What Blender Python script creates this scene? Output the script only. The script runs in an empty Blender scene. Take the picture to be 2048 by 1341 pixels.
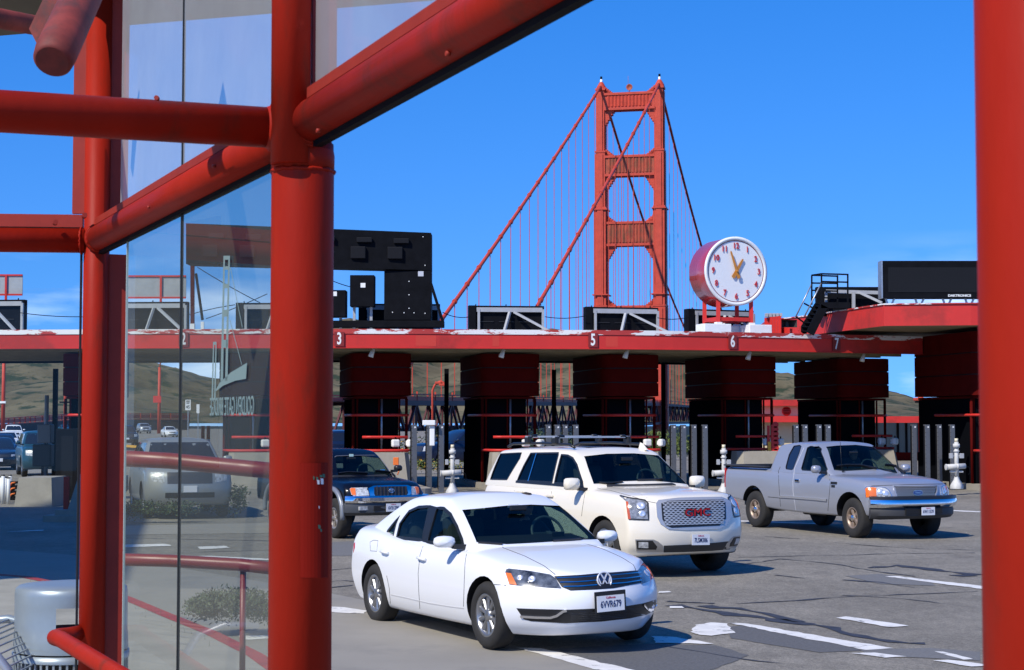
import bpy, bmesh, math, random
from math import sin, cos, pi, radians, atan, sqrt
from mathutils import Vector as V, Matrix, Euler
from mathutils.bvhtree import BVHTree
from mathutils.geometry import tessellate_polygon
random.seed(7)
S = bpy.context.scene
C = S.collection

# ------------------------------------------------------------------ camera
F_PX, HOR, EYE = 3370.0, 842.0, 2.26
PITCH = atan((HOR - 670.5) / F_PX)
cam_d = bpy.data.cameras.new('camera')
cam = bpy.data.objects.new('camera', cam_d); C.objects.link(cam)
cam.location = (0, 0, EYE)
cam.rotation_euler = (pi / 2 + PITCH, 0, 0)
cam_d.sensor_width = 36.0
cam_d.lens = F_PX / 2048 * 36
cam_d.clip_start, cam_d.clip_end = 0.1, 20000
cam_d.dof.use_dof = True
cam_d.dof.focus_distance = 24.0
cam_d.dof.aperture_fstop = 14.0
S.camera = cam

# ------------------------------------------------------------------ light
SUN_EL = radians(45)
SUN_H = V((-0.645, -0.765, 0)).normalized()          # horizontal direction towards the sun
SUN_DIR = V((SUN_H.x * cos(SUN_EL), SUN_H.y * cos(SUN_EL), sin(SUN_EL)))
sl = bpy.data.lights.new('sun', 'SUN'); sun = bpy.data.objects.new('sun', sl); C.objects.link(sun)
sl.energy = 3.3; sl.angle = radians(0.53); sl.color = (1.0, 0.94, 0.84)
sun.rotation_euler = SUN_DIR.to_track_quat('Z', 'Y').to_euler()
sun.location = (-20, -15, 40)

world = bpy.data.worlds.new('World'); S.world = world; world.use_nodes = True
wn = world.node_tree; wn.nodes.clear()
def wnode(t, **k):
    n = wn.nodes.new(t)
    for a, b in k.items(): setattr(n, a, b)
    return n
sky = wnode('ShaderNodeTexSky', sky_type='NISHITA')
sky.sun_disc = False
sky.sun_elevation = SUN_EL
sky.sun_rotation = math.atan2(SUN_H.x, SUN_H.y)
sky.altitude = 50; sky.air_density = 1.0; sky.dust_density = 0.05; sky.ozone_density = 4.0
hsv = wnode('ShaderNodeHueSaturation'); hsv.inputs['Saturation'].default_value = 1.38
hsv.inputs['Hue'].default_value = 0.514
# a few thin clouds low over the horizon
tc = wnode('ShaderNodeTexCoord'); sepv = wnode('ShaderNodeSeparateXYZ')
mp = wnode('ShaderNodeMapping'); mp.inputs['Scale'].default_value = (5.0, 5.0, 22.0); mp.inputs['Location'].default_value = (1.3, .4, .2)
nz = wnode('ShaderNodeTexNoise'); nz.inputs['Scale'].default_value = 1.6; nz.inputs['Detail'].default_value = 6
cr = wnode('ShaderNodeMapRange'); cr.inputs['From Min'].default_value = .44; cr.inputs['From Max'].default_value = .70
band = wnode('ShaderNodeMapRange'); band.inputs['From Min'].default_value = .11; band.inputs['From Max'].default_value = .05
mulc = wnode('ShaderNodeMath', operation='MULTIPLY'); mul2 = wnode('ShaderNodeMath', operation='MULTIPLY'); mul2.inputs[1].default_value = .62
mixc = wnode('ShaderNodeMixRGB'); mixc.inputs[2].default_value = (7.5, 8.2, 9.5, 1)
bg = wnode('ShaderNodeBackground'); bg.inputs['Strength'].default_value = 0.135
wo = wnode('ShaderNodeOutputWorld')
L = wn.links.new
vadd = wnode('ShaderNodeVectorMath', operation='MULTIPLY_ADD'); vadd.inputs[1].default_value = (1, 1, .75); vadd.inputs[2].default_value = (0, 0, .18)
vnrm = wnode('ShaderNodeVectorMath', operation='NORMALIZE')
wn.links.new(tc.outputs['Generated'], vadd.inputs[0]); wn.links.new(vadd.outputs[0], vnrm.inputs[0]); wn.links.new(vnrm.outputs[0], sky.inputs['Vector'])
L(sky.outputs[0], hsv.inputs['Color']); L(tc.outputs['Generated'], mp.inputs[0]); L(mp.outputs[0], nz.inputs['Vector'])
L(nz.outputs[0], cr.inputs[0]); L(tc.outputs['Generated'], sepv.inputs[0]); L(sepv.outputs[2], band.inputs[0])
L(cr.outputs[0], mulc.inputs[0]); L(band.outputs[0], mulc.inputs[1]); L(mulc.outputs[0], mul2.inputs[0])
off_ = wnode('ShaderNodeMath', operation='ADD'); off_.inputs[1].default_value = -.04; ab_ = wnode('ShaderNodeMath', operation='ABSOLUTE'); sd = wnode('ShaderNodeMapRange'); sd.inputs['From Min'].default_value = .13; sd.inputs['From Max'].default_value = .21; mul3 = wnode('ShaderNodeMath', operation='MULTIPLY')
L(sepv.outputs[0], off_.inputs[0]); L(off_.outputs[0], ab_.inputs[0]); L(ab_.outputs[0], sd.inputs[0]); L(sd.outputs[0], mul3.inputs[0]); L(mul2.outputs[0], mul3.inputs[1])
L(mul3.outputs[0], mixc.inputs[0]); L(hsv.outputs[0], mixc.inputs[1]); L(mixc.outputs[0], bg.inputs[0]); L(bg.outputs[0], wo.inputs[0])

S.view_settings.view_transform = 'Standard'; S.view_settings.look = 'None'
S.view_settings.exposure = 0.6; S.view_settings.gamma = 1.0
S.render.engine = 'CYCLES'
S.cycles.max_bounces = 8; S.cycles.transparent_max_bounces = 24
S.cycles.use_denoising = True

# ------------------------------------------------------------------ pixel helpers (photo pixels -> points of the place)
def ray(px, py):
    x, y = (px - 1024) / F_PX, (670.5 - py) / F_PX
    c, s = cos(PITCH), sin(PITCH)
    return V((x, c - y * s, s + y * c))
def at(px, py, Y):                       # point on the pixel's ray at depth Y
    d = ray(px, py); t = Y / d.y
    return V((d.x * t, Y, EYE + d.z * t))
def gnd(px, py, z=0.0):                  # point on the ground
    d = ray(px, py); t = (z - EYE) / d.z
    return V((d.x * t, d.y * t, z))
def on_plane(px, py, p0, n):
    d = ray(px, py); o = V((0, 0, EYE)); t = (p0 - o).dot(n) / d.dot(n)
    return o + d * t

# ------------------------------------------------------------------ materials
MATS = {}
def mat(name, col, rough=.5, metal=0., spec=.5, noise=0., nscale=8., bump=0., bscale=60., coat=0., dirt=None, stretch=(1, 1, 1), ndetail=5, alpha=None, trans=0., emit=None):
    if name in MATS: return MATS[name]
    m = bpy.data.materials.new(name); m.use_nodes = True
    nt = m.node_tree; b = nt.nodes['Principled BSDF']; Lk = nt.links.new
    col = (*col, 1) if len(col) == 3 else col
    b.inputs['Base Color'].default_value = col
    b.inputs['Roughness'].default_value = rough; b.inputs['Metallic'].default_value = metal
    b.inputs['Specular IOR Level'].default_value = spec
    if coat: b.inputs['Coat Weight'].default_value = coat; b.inputs['Coat Roughness'].default_value = .04
    if trans: b.inputs['Transmission Weight'].default_value = trans
    if emit: b.inputs['Emission Color'].default_value = (*emit[:3], 1); b.inputs['Emission Strength'].default_value = emit[3]
    if noise or bump or dirt:
        tcn = nt.nodes.new('ShaderNodeTexCoord'); mpn = nt.nodes.new('ShaderNodeMapping'); mpn.inputs['Scale'].default_value = stretch
        Lk(tcn.outputs['Object'], mpn.inputs[0])
    if noise:
        n = nt.nodes.new('ShaderNodeTexNoise'); n.inputs['Scale'].default_value = nscale; n.inputs['Detail'].default_value = ndetail
        n.inputs['Roughness'].default_value = .65
        Lk(mpn.outputs[0], n.inputs['Vector'])
        r = nt.nodes.new('ShaderNodeMapRange'); r.inputs['From Min'].default_value = .3; r.inputs['From Max'].default_value = .7
        r.inputs['To Min'].default_value = 1 - noise; r.inputs['To Max'].default_value = 1 + noise
        Lk(n.outputs[0], r.inputs[0])
        x = nt.nodes.new('ShaderNodeVectorMath'); x.operation = 'SCALE'; x.inputs[0].default_value = col[:3]
        Lk(r.outputs[0], x.inputs['Scale']); out = x.outputs[0]
        if dirt:
            n2 = nt.nodes.new('ShaderNodeTexNoise'); n2.inputs['Scale'].default_value = dirt[1]; n2.inputs['Detail'].default_value = 8
            n2.inputs['Roughness'].default_value = .7
            Lk(mpn.outputs[0], n2.inputs['Vector'])
            r2 = nt.nodes.new('ShaderNodeMapRange'); r2.inputs['From Min'].default_value = dirt[2]; r2.inputs['From Max'].default_value = dirt[2] + dirt[3]
            Lk(n2.outputs[0], r2.inputs[0])
            mx = nt.nodes.new('ShaderNodeMixRGB'); mx.inputs[2].default_value = (*dirt[0], 1)
            Lk(r2.outputs[0], mx.inputs[0]); Lk(out, mx.inputs[1]); out = mx.outputs[0]
        Lk(out, b.inputs['Base Color'])
    if bump:
        n3 = nt.nodes.new('ShaderNodeTexNoise'); n3.inputs['Scale'].default_value = bscale; n3.inputs['Detail'].default_value = 6
        Lk(mpn.outputs[0], n3.inputs['Vector'])
        bp = nt.nodes.new('ShaderNodeBump'); bp.inputs['Strength'].default_value = bump; bp.inputs['Distance'].default_value = .02
        Lk(n3.outputs[0], bp.inputs['Height']); Lk(bp.outputs[0], b.inputs['Normal'])
    MATS[name] = m
    return m
def glass_mat(name, tint, refl=.08, veil=0., veil_col=(.6, .6, .55), rough=0.):
    """thin pane: see-through with a tint, mirror reflection by angle and a film of dust lit by the real light"""
    m = bpy.data.materials.new(name); m.use_nodes = True; nt = m.node_tree; nt.nodes.clear(); Lk = nt.links.new
    o = nt.nodes.new('ShaderNodeOutputMaterial')
    t = nt.nodes.new('ShaderNodeBsdfTransparent'); t.inputs[0].default_value = (*tint, 1)
    g = nt.nodes.new('ShaderNodeBsdfGlossy'); g.inputs['Roughness'].default_value = rough
    fr = nt.nodes.new('ShaderNodeFresnel'); fr.inputs[0].default_value = 1.5
    ad = nt.nodes.new('ShaderNodeMath'); ad.operation = 'MULTIPLY_ADD'; ad.inputs[1].default_value = .22; ad.inputs[2].default_value = refl
    Lk(fr.outputs[0], ad.inputs[0])
    mx = nt.nodes.new('ShaderNodeMixShader'); Lk(ad.outputs[0], mx.inputs[0]); Lk(t.outputs[0], mx.inputs[1]); Lk(g.outputs[0], mx.inputs[2])
    last = mx.outputs[0]
    if veil:
        d = nt.nodes.new('ShaderNodeBsdfTranslucent'); d.inputs[0].default_value = (*veil_col, 1)
        d2 = nt.nodes.new('ShaderNodeBsdfDiffuse'); d2.inputs[0].default_value = (*veil_col, 1)
        dm = nt.nodes.new('ShaderNodeMixShader'); dm.inputs[0].default_value = .5; Lk(d.outputs[0], dm.inputs[1]); Lk(d2.outputs[0], dm.inputs[2])
        n = nt.nodes.new('ShaderNodeTexNoise'); n.inputs['Scale'].default_value = 3; n.inputs['Detail'].default_value = 6
        tcn = nt.nodes.new('ShaderNodeTexCoord'); Lk(tcn.outputs['Object'], n.inputs['Vector'])
        r = nt.nodes.new('ShaderNodeMapRange'); r.inputs['To Min'].default_value = veil * .8; r.inputs['To Max'].default_value = veil * 1.2
        Lk(n.outputs[0], r.inputs[0])
        m2 = nt.nodes.new('ShaderNodeMixShader'); Lk(r.outputs[0], m2.inputs[0]); Lk(last, m2.inputs[1]); Lk(dm.outputs[0], m2.inputs[2]); last = m2.outputs[0]
    Lk(last, o.inputs[0]); MATS[name] = m
    return m

# ------------------------------------------------------------------ mesh building
class MB:
    def __init__(s): s.v = []; s.f = []; s.m = []; s.sm = []
    def add(s, vs, fs, mi=0, smooth=False):
        o = len(s.v); s.v += [V(p) for p in vs]
        for f in fs: s.f.append([i + o for i in f]); s.m.append(mi); s.sm.append(smooth)
        return s
    def box(s, c, d, mi=0, rot=None, bev=0.):
        x, y, z = d[0] / 2, d[1] / 2, d[2] / 2
        if bev:
            bm = bmesh.new(); bmesh.ops.create_cube(bm, size=1)
            for w in bm.verts: w.co = V((w.co.x * d[0], w.co.y * d[1], w.co.z * d[2]))
            bmesh.ops.bevel(bm, geom=bm.edges[:], offset=bev, segments=2, profile=.5, affect='EDGES')
            bm.verts.index_update()
            vs = [w.co.copy() for w in bm.verts]; fs = [[w.index for w in f.verts] for f in bm.faces]; bm.free()
        else:
            vs = [V((a, b, e)) for a in (-x, x) for b in (-y, y) for e in (-z, z)]
            fs = [(0, 1, 3, 2), (4, 6, 7, 5), (0, 4, 5, 1), (2, 3, 7, 6), (0, 2, 6, 4), (1, 5, 7, 3)]
        c = V(c)
        if rot is not None:
            R = rot if isinstance(rot, Matrix) else Matrix.Rotation(rot, 3, 'Z')
            vs = [R @ p for p in vs]
        return s.add([p + c for p in vs], fs, mi)
    def bar(s, p0, p1, w, h, mi=0, up=(0, 0, 1)):
        p0, p1 = V(p0), V(p1); d = (p1 - p0); L_ = d.length; d = d / L_
        u = V(up)
        if abs(d.dot(u)) > .98: u = V((0, 1, 0))
        a = d.cross(u).normalized(); b = a.cross(d)
        R = Matrix((a, d, b)).transposed()
        return s.box((p0 + p1) / 2, (w, L_, h), mi, R)
    def tube(s, pts, r, n=12, mi=0, cap=True):
        pts = [V(p) for p in pts]; rs = r if isinstance(r, (list, tuple)) else [r] * len(pts)
        vs = []; prev = None
        for i, p in enumerate(pts):
            d = (pts[min(i + 1, len(pts) - 1)] - pts[max(i - 1, 0)]).normalized()
            if prev is None:
                u = V((0, 0, 1)) if abs(d.z) < .9 else V((1, 0, 0))
                a = d.cross(u).normalized()
            else:
                a = (prev - d * prev.dot(d)).normalized()
            prev = a; b = d.cross(a)
            for k in range(n):
                t = 2 * pi * k / n; vs.append(p + (a * cos(t) + b * sin(t)) * rs[i])
        fs = [(i * n + k, i * n + (k + 1) % n, (i + 1) * n + (k + 1) % n, (i + 1) * n + k) for i in range(len(pts) - 1) for k in range(n)]
        s.add(vs, fs, mi, True)
        if cap:
            o = len(s.v) - len(vs)
            for ring in (list(range(n))[::-1], list(range((len(pts) - 1) * n, len(pts) * n))):
                s.f.append([o + i for i in ring]); s.m.append(mi); s.sm.append(False)
        return s
    def cyl(s, p0, p1, r, n=16, mi=0): return s.tube([p0, p1], r, n, mi)
    def lathe(s, prof, c, ax=(0, 0, 1), n=24, mi=0):      # prof: (radius, height along axis)
        ax = V(ax).normalized(); u = V((0, 0, 1)) if abs(ax.z) < .9 else V((1, 0, 0)); a = ax.cross(u).normalized(); b = ax.cross(a); c = V(c)
        vs = [c + ax * h + (a * cos(2 * pi * k / n) + b * sin(2 * pi * k / n)) * r for r, h in prof for k in range(n)]
        fs = [(i * n + k, i * n + (k + 1) % n, (i + 1) * n + (k + 1) % n, (i + 1) * n + k) for i in range(len(prof) - 1) for k in range(n)]
        return s.add(vs, fs, mi, True)
    def poly(s, pts, ext=None, mi=0, mi2=None):           # flat polygon, optionally extruded
        pts = [V(p) for p in pts]; n = len(pts)
        tris = tessellate_polygon([pts])
        if ext is None: return s.add(pts, tris, mi)
        e = V(ext); q = [p + e for p in pts]
        fs = [tuple(t) for t in tris] + [tuple(i + n for i in t[::-1]) for t in tris]
        s.add(pts + q, fs, mi)
        return s.add(pts + q, [(i, (i + 1) % n, (i + 1) % n + n, i + n) for i in range(n)], mi if mi2 is None else mi2)
    def strip(s, pts, w, up, mi=0, t=0.):                 # flat ribbon following a polyline
        pts = [V(p) for p in pts]; up = V(up); vs = []
        for i, p in enumerate(pts):
            d = (pts[min(i + 1, len(pts) - 1)] - pts[max(i - 1, 0)]).normalized(); a = d.cross(up).normalized()
            ww = w[i] if isinstance(w, (list, tuple)) else w
            vs += [p - a * ww / 2, p + a * ww / 2]
        return s.add(vs, [(2 * i, 2 * i + 1, 2 * i + 3, 2 * i + 2) for i in range(len(pts) - 1)], mi)
    def build(s, name, mats, parent=None, world=False, smooth=None, fix=True):
        me = bpy.data.meshes.new(name)
        vs = s.v
        if parent is not None and world:
            M = Matrix.LocRotScale(parent.location, parent.rotation_euler, None).inverted(); vs = [M @ p for p in vs]
        me.from_pydata([tuple(p) for p in vs], [], s.f)
        ms = mats if isinstance(mats, (list, tuple)) else [mats]
        for m in ms: me.materials.append(m)
        for p, mi, sm in zip(me.polygons, s.m, s.sm):
            p.material_index = mi; p.use_smooth = sm if smooth is None else smooth
        if fix:
            bm = bmesh.new(); bm.from_mesh(me); bmesh.ops.recalc_face_normals(bm, faces=bm.faces[:]); bm.to_mesh(me); bm.free()
        me.update()
        if smooth: 
            me.set_sharp_from_angle(angle=radians(38))
        o = bpy.data.objects.new(name, me); C.objects.link(o)
        if parent is not None: o.parent = parent
        return o
def tag(o, label=None, cat=None, group=None, kind=None):
    if label: o['label'] = label
    if cat: o['category'] = cat
    if group: o['group'] = group
    if kind: o['kind'] = kind
    return o
def thing(name, label, cat, loc=(0, 0, 0), rz=0., group=None):
    o = bpy.data.objects.new(name, None); C.objects.link(o); o.location = loc; o.rotation_euler = (0, 0, rz)
    o.empty_display_size = .2
    return tag(o, label, cat, group)
def copy_tree(o, parent=None):
    kids = list(o.children)
    c = o.copy(); C.objects.link(c); c.parent = parent
    for ch in kids: copy_tree(ch, c)
    return c
def text_mesh(txt, size, depth=.004, bold=0., font=None, align='CENTER', squeeze=1.0, space=1.0):
    """lettering as mesh data in its own XY plane, centred"""
    cu = bpy.data.curves.new('lettering', 'FONT'); cu.body = txt; cu.size = size; cu.extrude = depth; cu.offset = bold
    cu.align_x = align; cu.align_y = 'CENTER'; cu.space_character = space; cu.resolution_u = 3
    ob = bpy.data.objects.new('lettering', cu); C.objects.link(ob)
    dg = bpy.context.evaluated_depsgraph_get(); me = bpy.data.meshes.new_from_object(ob.evaluated_get(dg))
    vs = [V((v.co.x * squeeze, v.co.y, v.co.z)) for v in me.vertices]; fs = [tuple(p.vertices) for p in me.polygons]
    bpy.data.objects.remove(ob); bpy.data.curves.remove(cu); bpy.data.meshes.remove(me)
    return vs, fs
def put_text(mb, txt, size, origin, right, up, depth=.004, mi=0, bold=0., squeeze=1., space=1.0, align='CENTER', mirror=False):
    vs, fs = text_mesh(txt, size, depth, bold, None, align, squeeze, space)
    r, u = V(right).normalized(), V(up).normalized(); n = r.cross(u); o = V(origin)
    k = -1 if mirror else 1
    mb.add([o + r * p.x * k + u * p.y + n * p.z for p in vs], fs, mi)
# ------------------------------------------------------------------ paint and stone
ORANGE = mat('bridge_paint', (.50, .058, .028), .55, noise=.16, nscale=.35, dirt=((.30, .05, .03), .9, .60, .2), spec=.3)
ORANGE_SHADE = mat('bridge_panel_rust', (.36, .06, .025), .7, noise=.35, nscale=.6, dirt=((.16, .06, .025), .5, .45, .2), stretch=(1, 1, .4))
RED = mat('canopy_red', (.58, .032, .024), .5, noise=.10, nscale=.7, spec=.35, dirt=((.40, .030, .022), .35, .52, .1))
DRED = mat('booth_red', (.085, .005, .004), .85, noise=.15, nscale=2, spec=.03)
PIPE = mat('shelter_red', (.31, .014, .0045), .5, noise=.10, nscale=5, bump=.06, bscale=45, spec=.12, dirt=((.16, .020, .010), 3.6, .54, .15), stretch=(1, 1, .3))
PIPE_FLAT = mat('shelter_red_flat', (.28, .024, .012), .55, noise=.10, nscale=9, spec=.3)
BLACK = mat('black_paint', (.006, .0065, .0085), .7, noise=.3, nscale=3, spec=.06)
DARK = mat('dark_void', (.006, .006, .007), .7)
STEEL = mat('galvanised_steel', (.42, .43, .44), .42, .75, noise=.12, nscale=5)
GREYP = mat('grey_paint', (.36, .37, .38), .55, noise=.1, nscale=4)
WHITE = mat('white_paint', (.80, .80, .77), .5, noise=.05, nscale=6)
CONC = mat('concrete', (.30, .275, .225), .85, noise=.12, nscale=3, bump=.2, bscale=40, dirt=((.2, .18, .15), 1.5, .55, .2))
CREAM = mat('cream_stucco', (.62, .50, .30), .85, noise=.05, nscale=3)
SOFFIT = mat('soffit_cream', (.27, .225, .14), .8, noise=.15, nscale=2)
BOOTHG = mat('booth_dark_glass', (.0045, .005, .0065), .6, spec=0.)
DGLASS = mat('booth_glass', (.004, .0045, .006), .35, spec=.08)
ORANGE_LT = mat('amber_lens', (.75, .20, .02), .25)
REDLENS = mat('red_lens', (.45, .01, .01), .2)
YELLOW = mat('traffic_yellow', (.70, .36, .03), .6)

# ------------------------------------------------------------------ ground
def road_mat():
    m = bpy.data.materials.new('asphalt'); m.use_nodes = True; nt = m.node_tree; b = nt.nodes['Principled BSDF']; Lk = nt.links.new
    b.inputs['Roughness'].default_value = .85; b.inputs['Specular IOR Level'].default_value = .25
    tcn = nt.nodes.new('ShaderNodeTexCoord')
    def noise(sc, det, rough=.6, st=(1, 1, 1)):
        mpn = nt.nodes.new('ShaderNodeMapping'); mpn.inputs['Scale'].default_value = st; Lk(tcn.outputs['Object'], mpn.inputs[0])
        n = nt.nodes.new('ShaderNodeTexNoise'); n.inputs['Scale'].default_value = sc; n.inputs['Detail'].default_value = det; n.inputs['Roughness'].default_value = rough
        Lk(mpn.outputs[0], n.inputs['Vector']); return n.outputs[0]
    def ramp(x, a, c, d, e):
        r = nt.nodes.new('ShaderNodeMapRange'); r.inputs['From Min'].default_value = a; r.inputs['From Max'].default_value = c
        r.inputs['To Min'].default_value = d; r.inputs['To Max'].default_value = e; Lk(x, r.inputs[0]); return r.outputs[0]
    def mul(x, y):
        n = nt.nodes.new('ShaderNodeMath'); n.operation = 'MULTIPLY'; Lk(x, n.inputs[0]); Lk(y, n.inputs[1]); return n.outputs[0]
    f = mul(ramp(noise(55, 3, .8), .3, .7, .62, 1.38), ramp(noise(.35, 6), .35, .65, .84, 1.14))
    f = mul(f, ramp(noise(2.4, 7, .7), .3, .7, .88, 1.12)); f = mul(f, ramp(noise(7, 8, .9, (1, .5, 1)), .3, .7, .66, 1.34)); f = mul(f, ramp(noise(22, 3, .9), .35, .65, .72, 1.28))
    f = mul(f, ramp(noise(.55, 7, .7, (1, .35, 1)), .56, .70, 1.0, .74))      # worn, oily wheel tracks
    sc = nt.nodes.new('ShaderNodeVectorMath'); sc.operation = 'SCALE'; sc.inputs[0].default_value = (.215, .196, .160); Lk(f, sc.inputs['Scale'])
    Lk(sc.outputs[0], b.inputs['Base Color'])
    bp = nt.nodes.new('ShaderNodeBump'); bp.inputs['Strength'].default_value = .55; bp.inputs['Distance'].default_value = .012
    Lk(noise(70, 4, .7), bp.inputs['Height']); Lk(bp.outputs[0], b.inputs['Normal'])
    return m
ASPH = road_mat()
mb = MB(); mb.poly([(-90, -60, 0), (90, -60, 0), (90, 112, 0), (-4, 112, 0), (-22, 430, 0), (-40, 430, 0), (-260, 640, 0), (-420, 640, 0), (-200, 112, 0)])
tag(mb.build('road', ASPH), kind='structure')
mb = MB(); mb.add([(-6000, 60, -26), (6000, 60, -26), (6000, 9000, -26), (-6000, 9000, -26)], [(0, 1, 2, 3)])
tag(mb.build('water', mat('bay_water', (.022, .030, .030), .8, noise=.3, nscale=.02, spec=.08)), kind='structure')

APRON = mat('apron_concrete', (.26, .24, .20), .85, noise=.06, nscale=1.2, bump=.15, bscale=70, dirt=((.19, .18, .16), .8, .55, .25))
PATCH = mat('asphalt_patch', (.105, .103, .100), .9, noise=.25, nscale=30, bump=.4, bscale=60)
PATCH2 = mat('asphalt_patch_pale', (.150, .147, .140), .9, noise=.2, nscale=30, bump=.4, bscale=60)
LINE = mat('road_paint', (.70, .68, .63), .7, noise=.12, nscale=4, dirt=((.24, .23, .21), 5, .56, .08))
TAR = mat('crack_sealant', (.035, .036, .042), .7, noise=.5, nscale=9)
def sheet(name, px, m, z, kind='structure', jag=0.):
    mb = MB(); pts = [gnd(a, b, z) for a, b in px]
    if jag:
        q = []
        for i, p in enumerate(pts):
            n = pts[(i + 1) % len(pts)]; k = max(1, int((n - p).length / .18))
            for j in range(k):
                w = p.lerp(n, j / k); q.append(w + V((random.uniform(-jag, jag), random.uniform(-jag, jag), 0)))
        pts = q
    mb.poly(pts, mi=0)
    return tag(mb.build(name, m), kind=kind)
sheet('concrete_pavement', [(-900, 1700), (-700, 1200), (-100, 1092), (250, 1118), (655, 1186), (730, 1201), (1033, 1292), (1260, 1341), (2400, 1600)], APRON, .004)
sheet('asphalt_patch', [(1095, 1298), (1300, 1288), (1430, 1291), (1500, 1311), (1420, 1341), (1400, 1420), (1200, 1341)], PATCH, .004, jag=.02)
sheet('asphalt_patch', [(1456, 1254), (1500, 1250), (1735, 1301), (1640, 1305), (1462, 1277)], PATCH, .0045, jag=.012)
sheet('asphalt_patch', [(655, 1085), (820, 1078), (860, 1092), (800, 1112), (655, 1112)], PATCH2, .004, jag=.03)
sheet('asphalt_patch', [(240, 1052), (540, 1046), (660, 1052), (600, 1066), (240, 1070)], APRON, .0052)
LINES = [
    [(1033, 1296), (1081, 1296), (1268, 1341), (1420, 1380), (1330, 1380), (1200, 1341)],
    [(655, 1213), (692, 1215), (735, 1222), (727, 1228), (655, 1224)],
    [(1454, 1245), (1493, 1247), (1786, 1297), (1733, 1300), (1600, 1275)],
    [(1381, 1264), (1392, 1250), (1423, 1245), (1454, 1247), (1469, 1266), (1440, 1269), (1423, 1272), (1400, 1270)],
    [(1672, 1236), (1694, 1233), (1820, 1252), (1777, 1254)],
    [(1769, 1153), (1789, 1152), (1954, 1171), (1990, 1176), (1990, 1180), (1954, 1177)],
    [(1304, 1273), (1350, 1274), (1429, 1288), (1314, 1286)],
    [(1701, 1306), (1753, 1306), (1810, 1313), (1771, 1316)],
    [(1866, 1303), (1885, 1303), (1950, 1319), (1925, 1319)],
    [(1866, 1321), (1900, 1320), (1990, 1331), (1940, 1333)],
    [(1320, 1183), (1340, 1182), (1342, 1185), (1318, 1186)],
    [(1340, 1213), (1362, 1213), (1368, 1216), (1340, 1216)],
    [(1440, 1040), (1640, 1047), (1640, 1049), (1440, 1042)],
    [(1893, 1020), (1960, 1023), (1960, 1025), (1893, 1022)],
    [(330, 1114), (420, 1112), (540, 1118), (540, 1121), (420, 1116)],
    [(395, 1094), (450, 1092), (460, 1096), (400, 1099)],
    [(240, 1090), (330, 1088), (345, 1092), (250, 1095)],
    [(60, 1061), (88, 1060), (86, 1062), (10, 1064)],
    [(478, 1272), (560, 1270), (570, 1276), (482, 1280)],
]
mb = MB()
jr = random.Random(3)
for k, q in enumerate(LINES):
    g_ = [gnd(a, b, .0085) for a, b in q]; o_ = []
    for i, p in enumerate(g_):
        n_ = g_[(i + 1) % len(g_)]; kk = max(1, int((n_ - p).length / .11))
        for j in range(kk): o_.append(p.lerp(n_, j / kk) + V((jr.uniform(-.018, .018), jr.uniform(-.03, .03), 0)))
    mb.poly(o_)
tag(mb.build('road_marking', LINE), kind='structure')
mb = MB()
def crack(px, w, seed, wob=.05, z=.0065):
    r = random.Random(seed); pts = [gnd(a, b, z) for a, b in px]; q = []
    for i in range(len(pts) - 1):
        k = max(2, int((pts[i + 1] - pts[i]).length / .22))
        for j in range(k): q.append(pts[i].lerp(pts[i + 1], j / k) + V((r.uniform(-wob, wob), r.uniform(-wob, wob), 0)))
    q.append(pts[-1]); mb.strip(q, [w * r.choice((.25, .5, .8, 1.0, 1.3)) * r.uniform(.7, 1.2) for _ in q], (0, 0, 1))
TARS = [([(1330, 1203), (1390, 1205), (1428, 1207)], .13), ([(1352, 1211), (1440, 1225), (1530, 1236), (1578, 1245), (1640, 1250), (1720, 1272), (1790, 1283), (1850, 1287)], .19),
        ([(1402, 1212), (1470, 1217), (1530, 1227), (1600, 1244)], .15), ([(1740, 1136), (1800, 1131), (1880, 1142), (1955, 1150)], .26), ([(1900, 1150), (1955, 1152)], .22)]
CRK = [([(1478, 1115), (1600, 1112), (1700, 1110), (1800, 1107), (1950, 1106)], .055), ([(1560, 1118), (1640, 1125), (1680, 1130), (1740, 1141), (1830, 1153)], .10), ([(1470, 1207), (1560, 1203), (1700, 1193), (1860, 1187), (1955, 1183)], .07),
       ([(1690, 1160), (1760, 1165), (1830, 1175)], .10), ([(1530, 1073), (1600, 1078)], .06), ([(1670, 1085), (1760, 1093), (1850, 1098), (1950, 1100)], .05), ([(1900, 1047), (1990, 1051)], .05), ([(1880, 1056), (1990, 1055)], .04), ([(1550, 1150), (1610, 1157)], .07),
       ([(660, 1164), (690, 1161), (720, 1164)], .05), ([(660, 1140), (705, 1136)], .05), ([(660, 1176), (705, 1171)], .07), ([(1310, 1290), (1400, 1304), (1480, 1318), (1560, 1326)], .05), ([(1340, 1150), (1480, 1130), (1560, 1118)], .04), ([(1680, 1190), (1800, 1197), (1950, 1215)], .04), ([(360, 1120), (540, 1132)], .06), ([(390, 1105), (540, 1100)], .05), ([(240, 1076), (540, 1082)], .08)]
for k, (q, w) in enumerate(TARS): crack(q, w, k)
for k, (q, w) in enumerate(CRK): crack(q, w, 40 + k, .03, .006)
tag(mb.build('road_crack_sealant', TAR), kind='structure')
mb = MB()
mb.poly([gnd(1720, 1300, .0052), gnd(1860, 1296, .0052), gnd(1960, 1304, .0052), gnd(1960, 1322, .0052), gnd(1850, 1316, .0052), gnd(1740, 1312, .0052)])
mb.poly([gnd(1690, 1152, .0052), gnd(1760, 1148, .0052), gnd(1860, 1160, .0052), gnd(1870, 1172, .0052), gnd(1760, 1168, .0052)])
tag(mb.build('road_stain', PATCH2), kind='structure')

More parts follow.
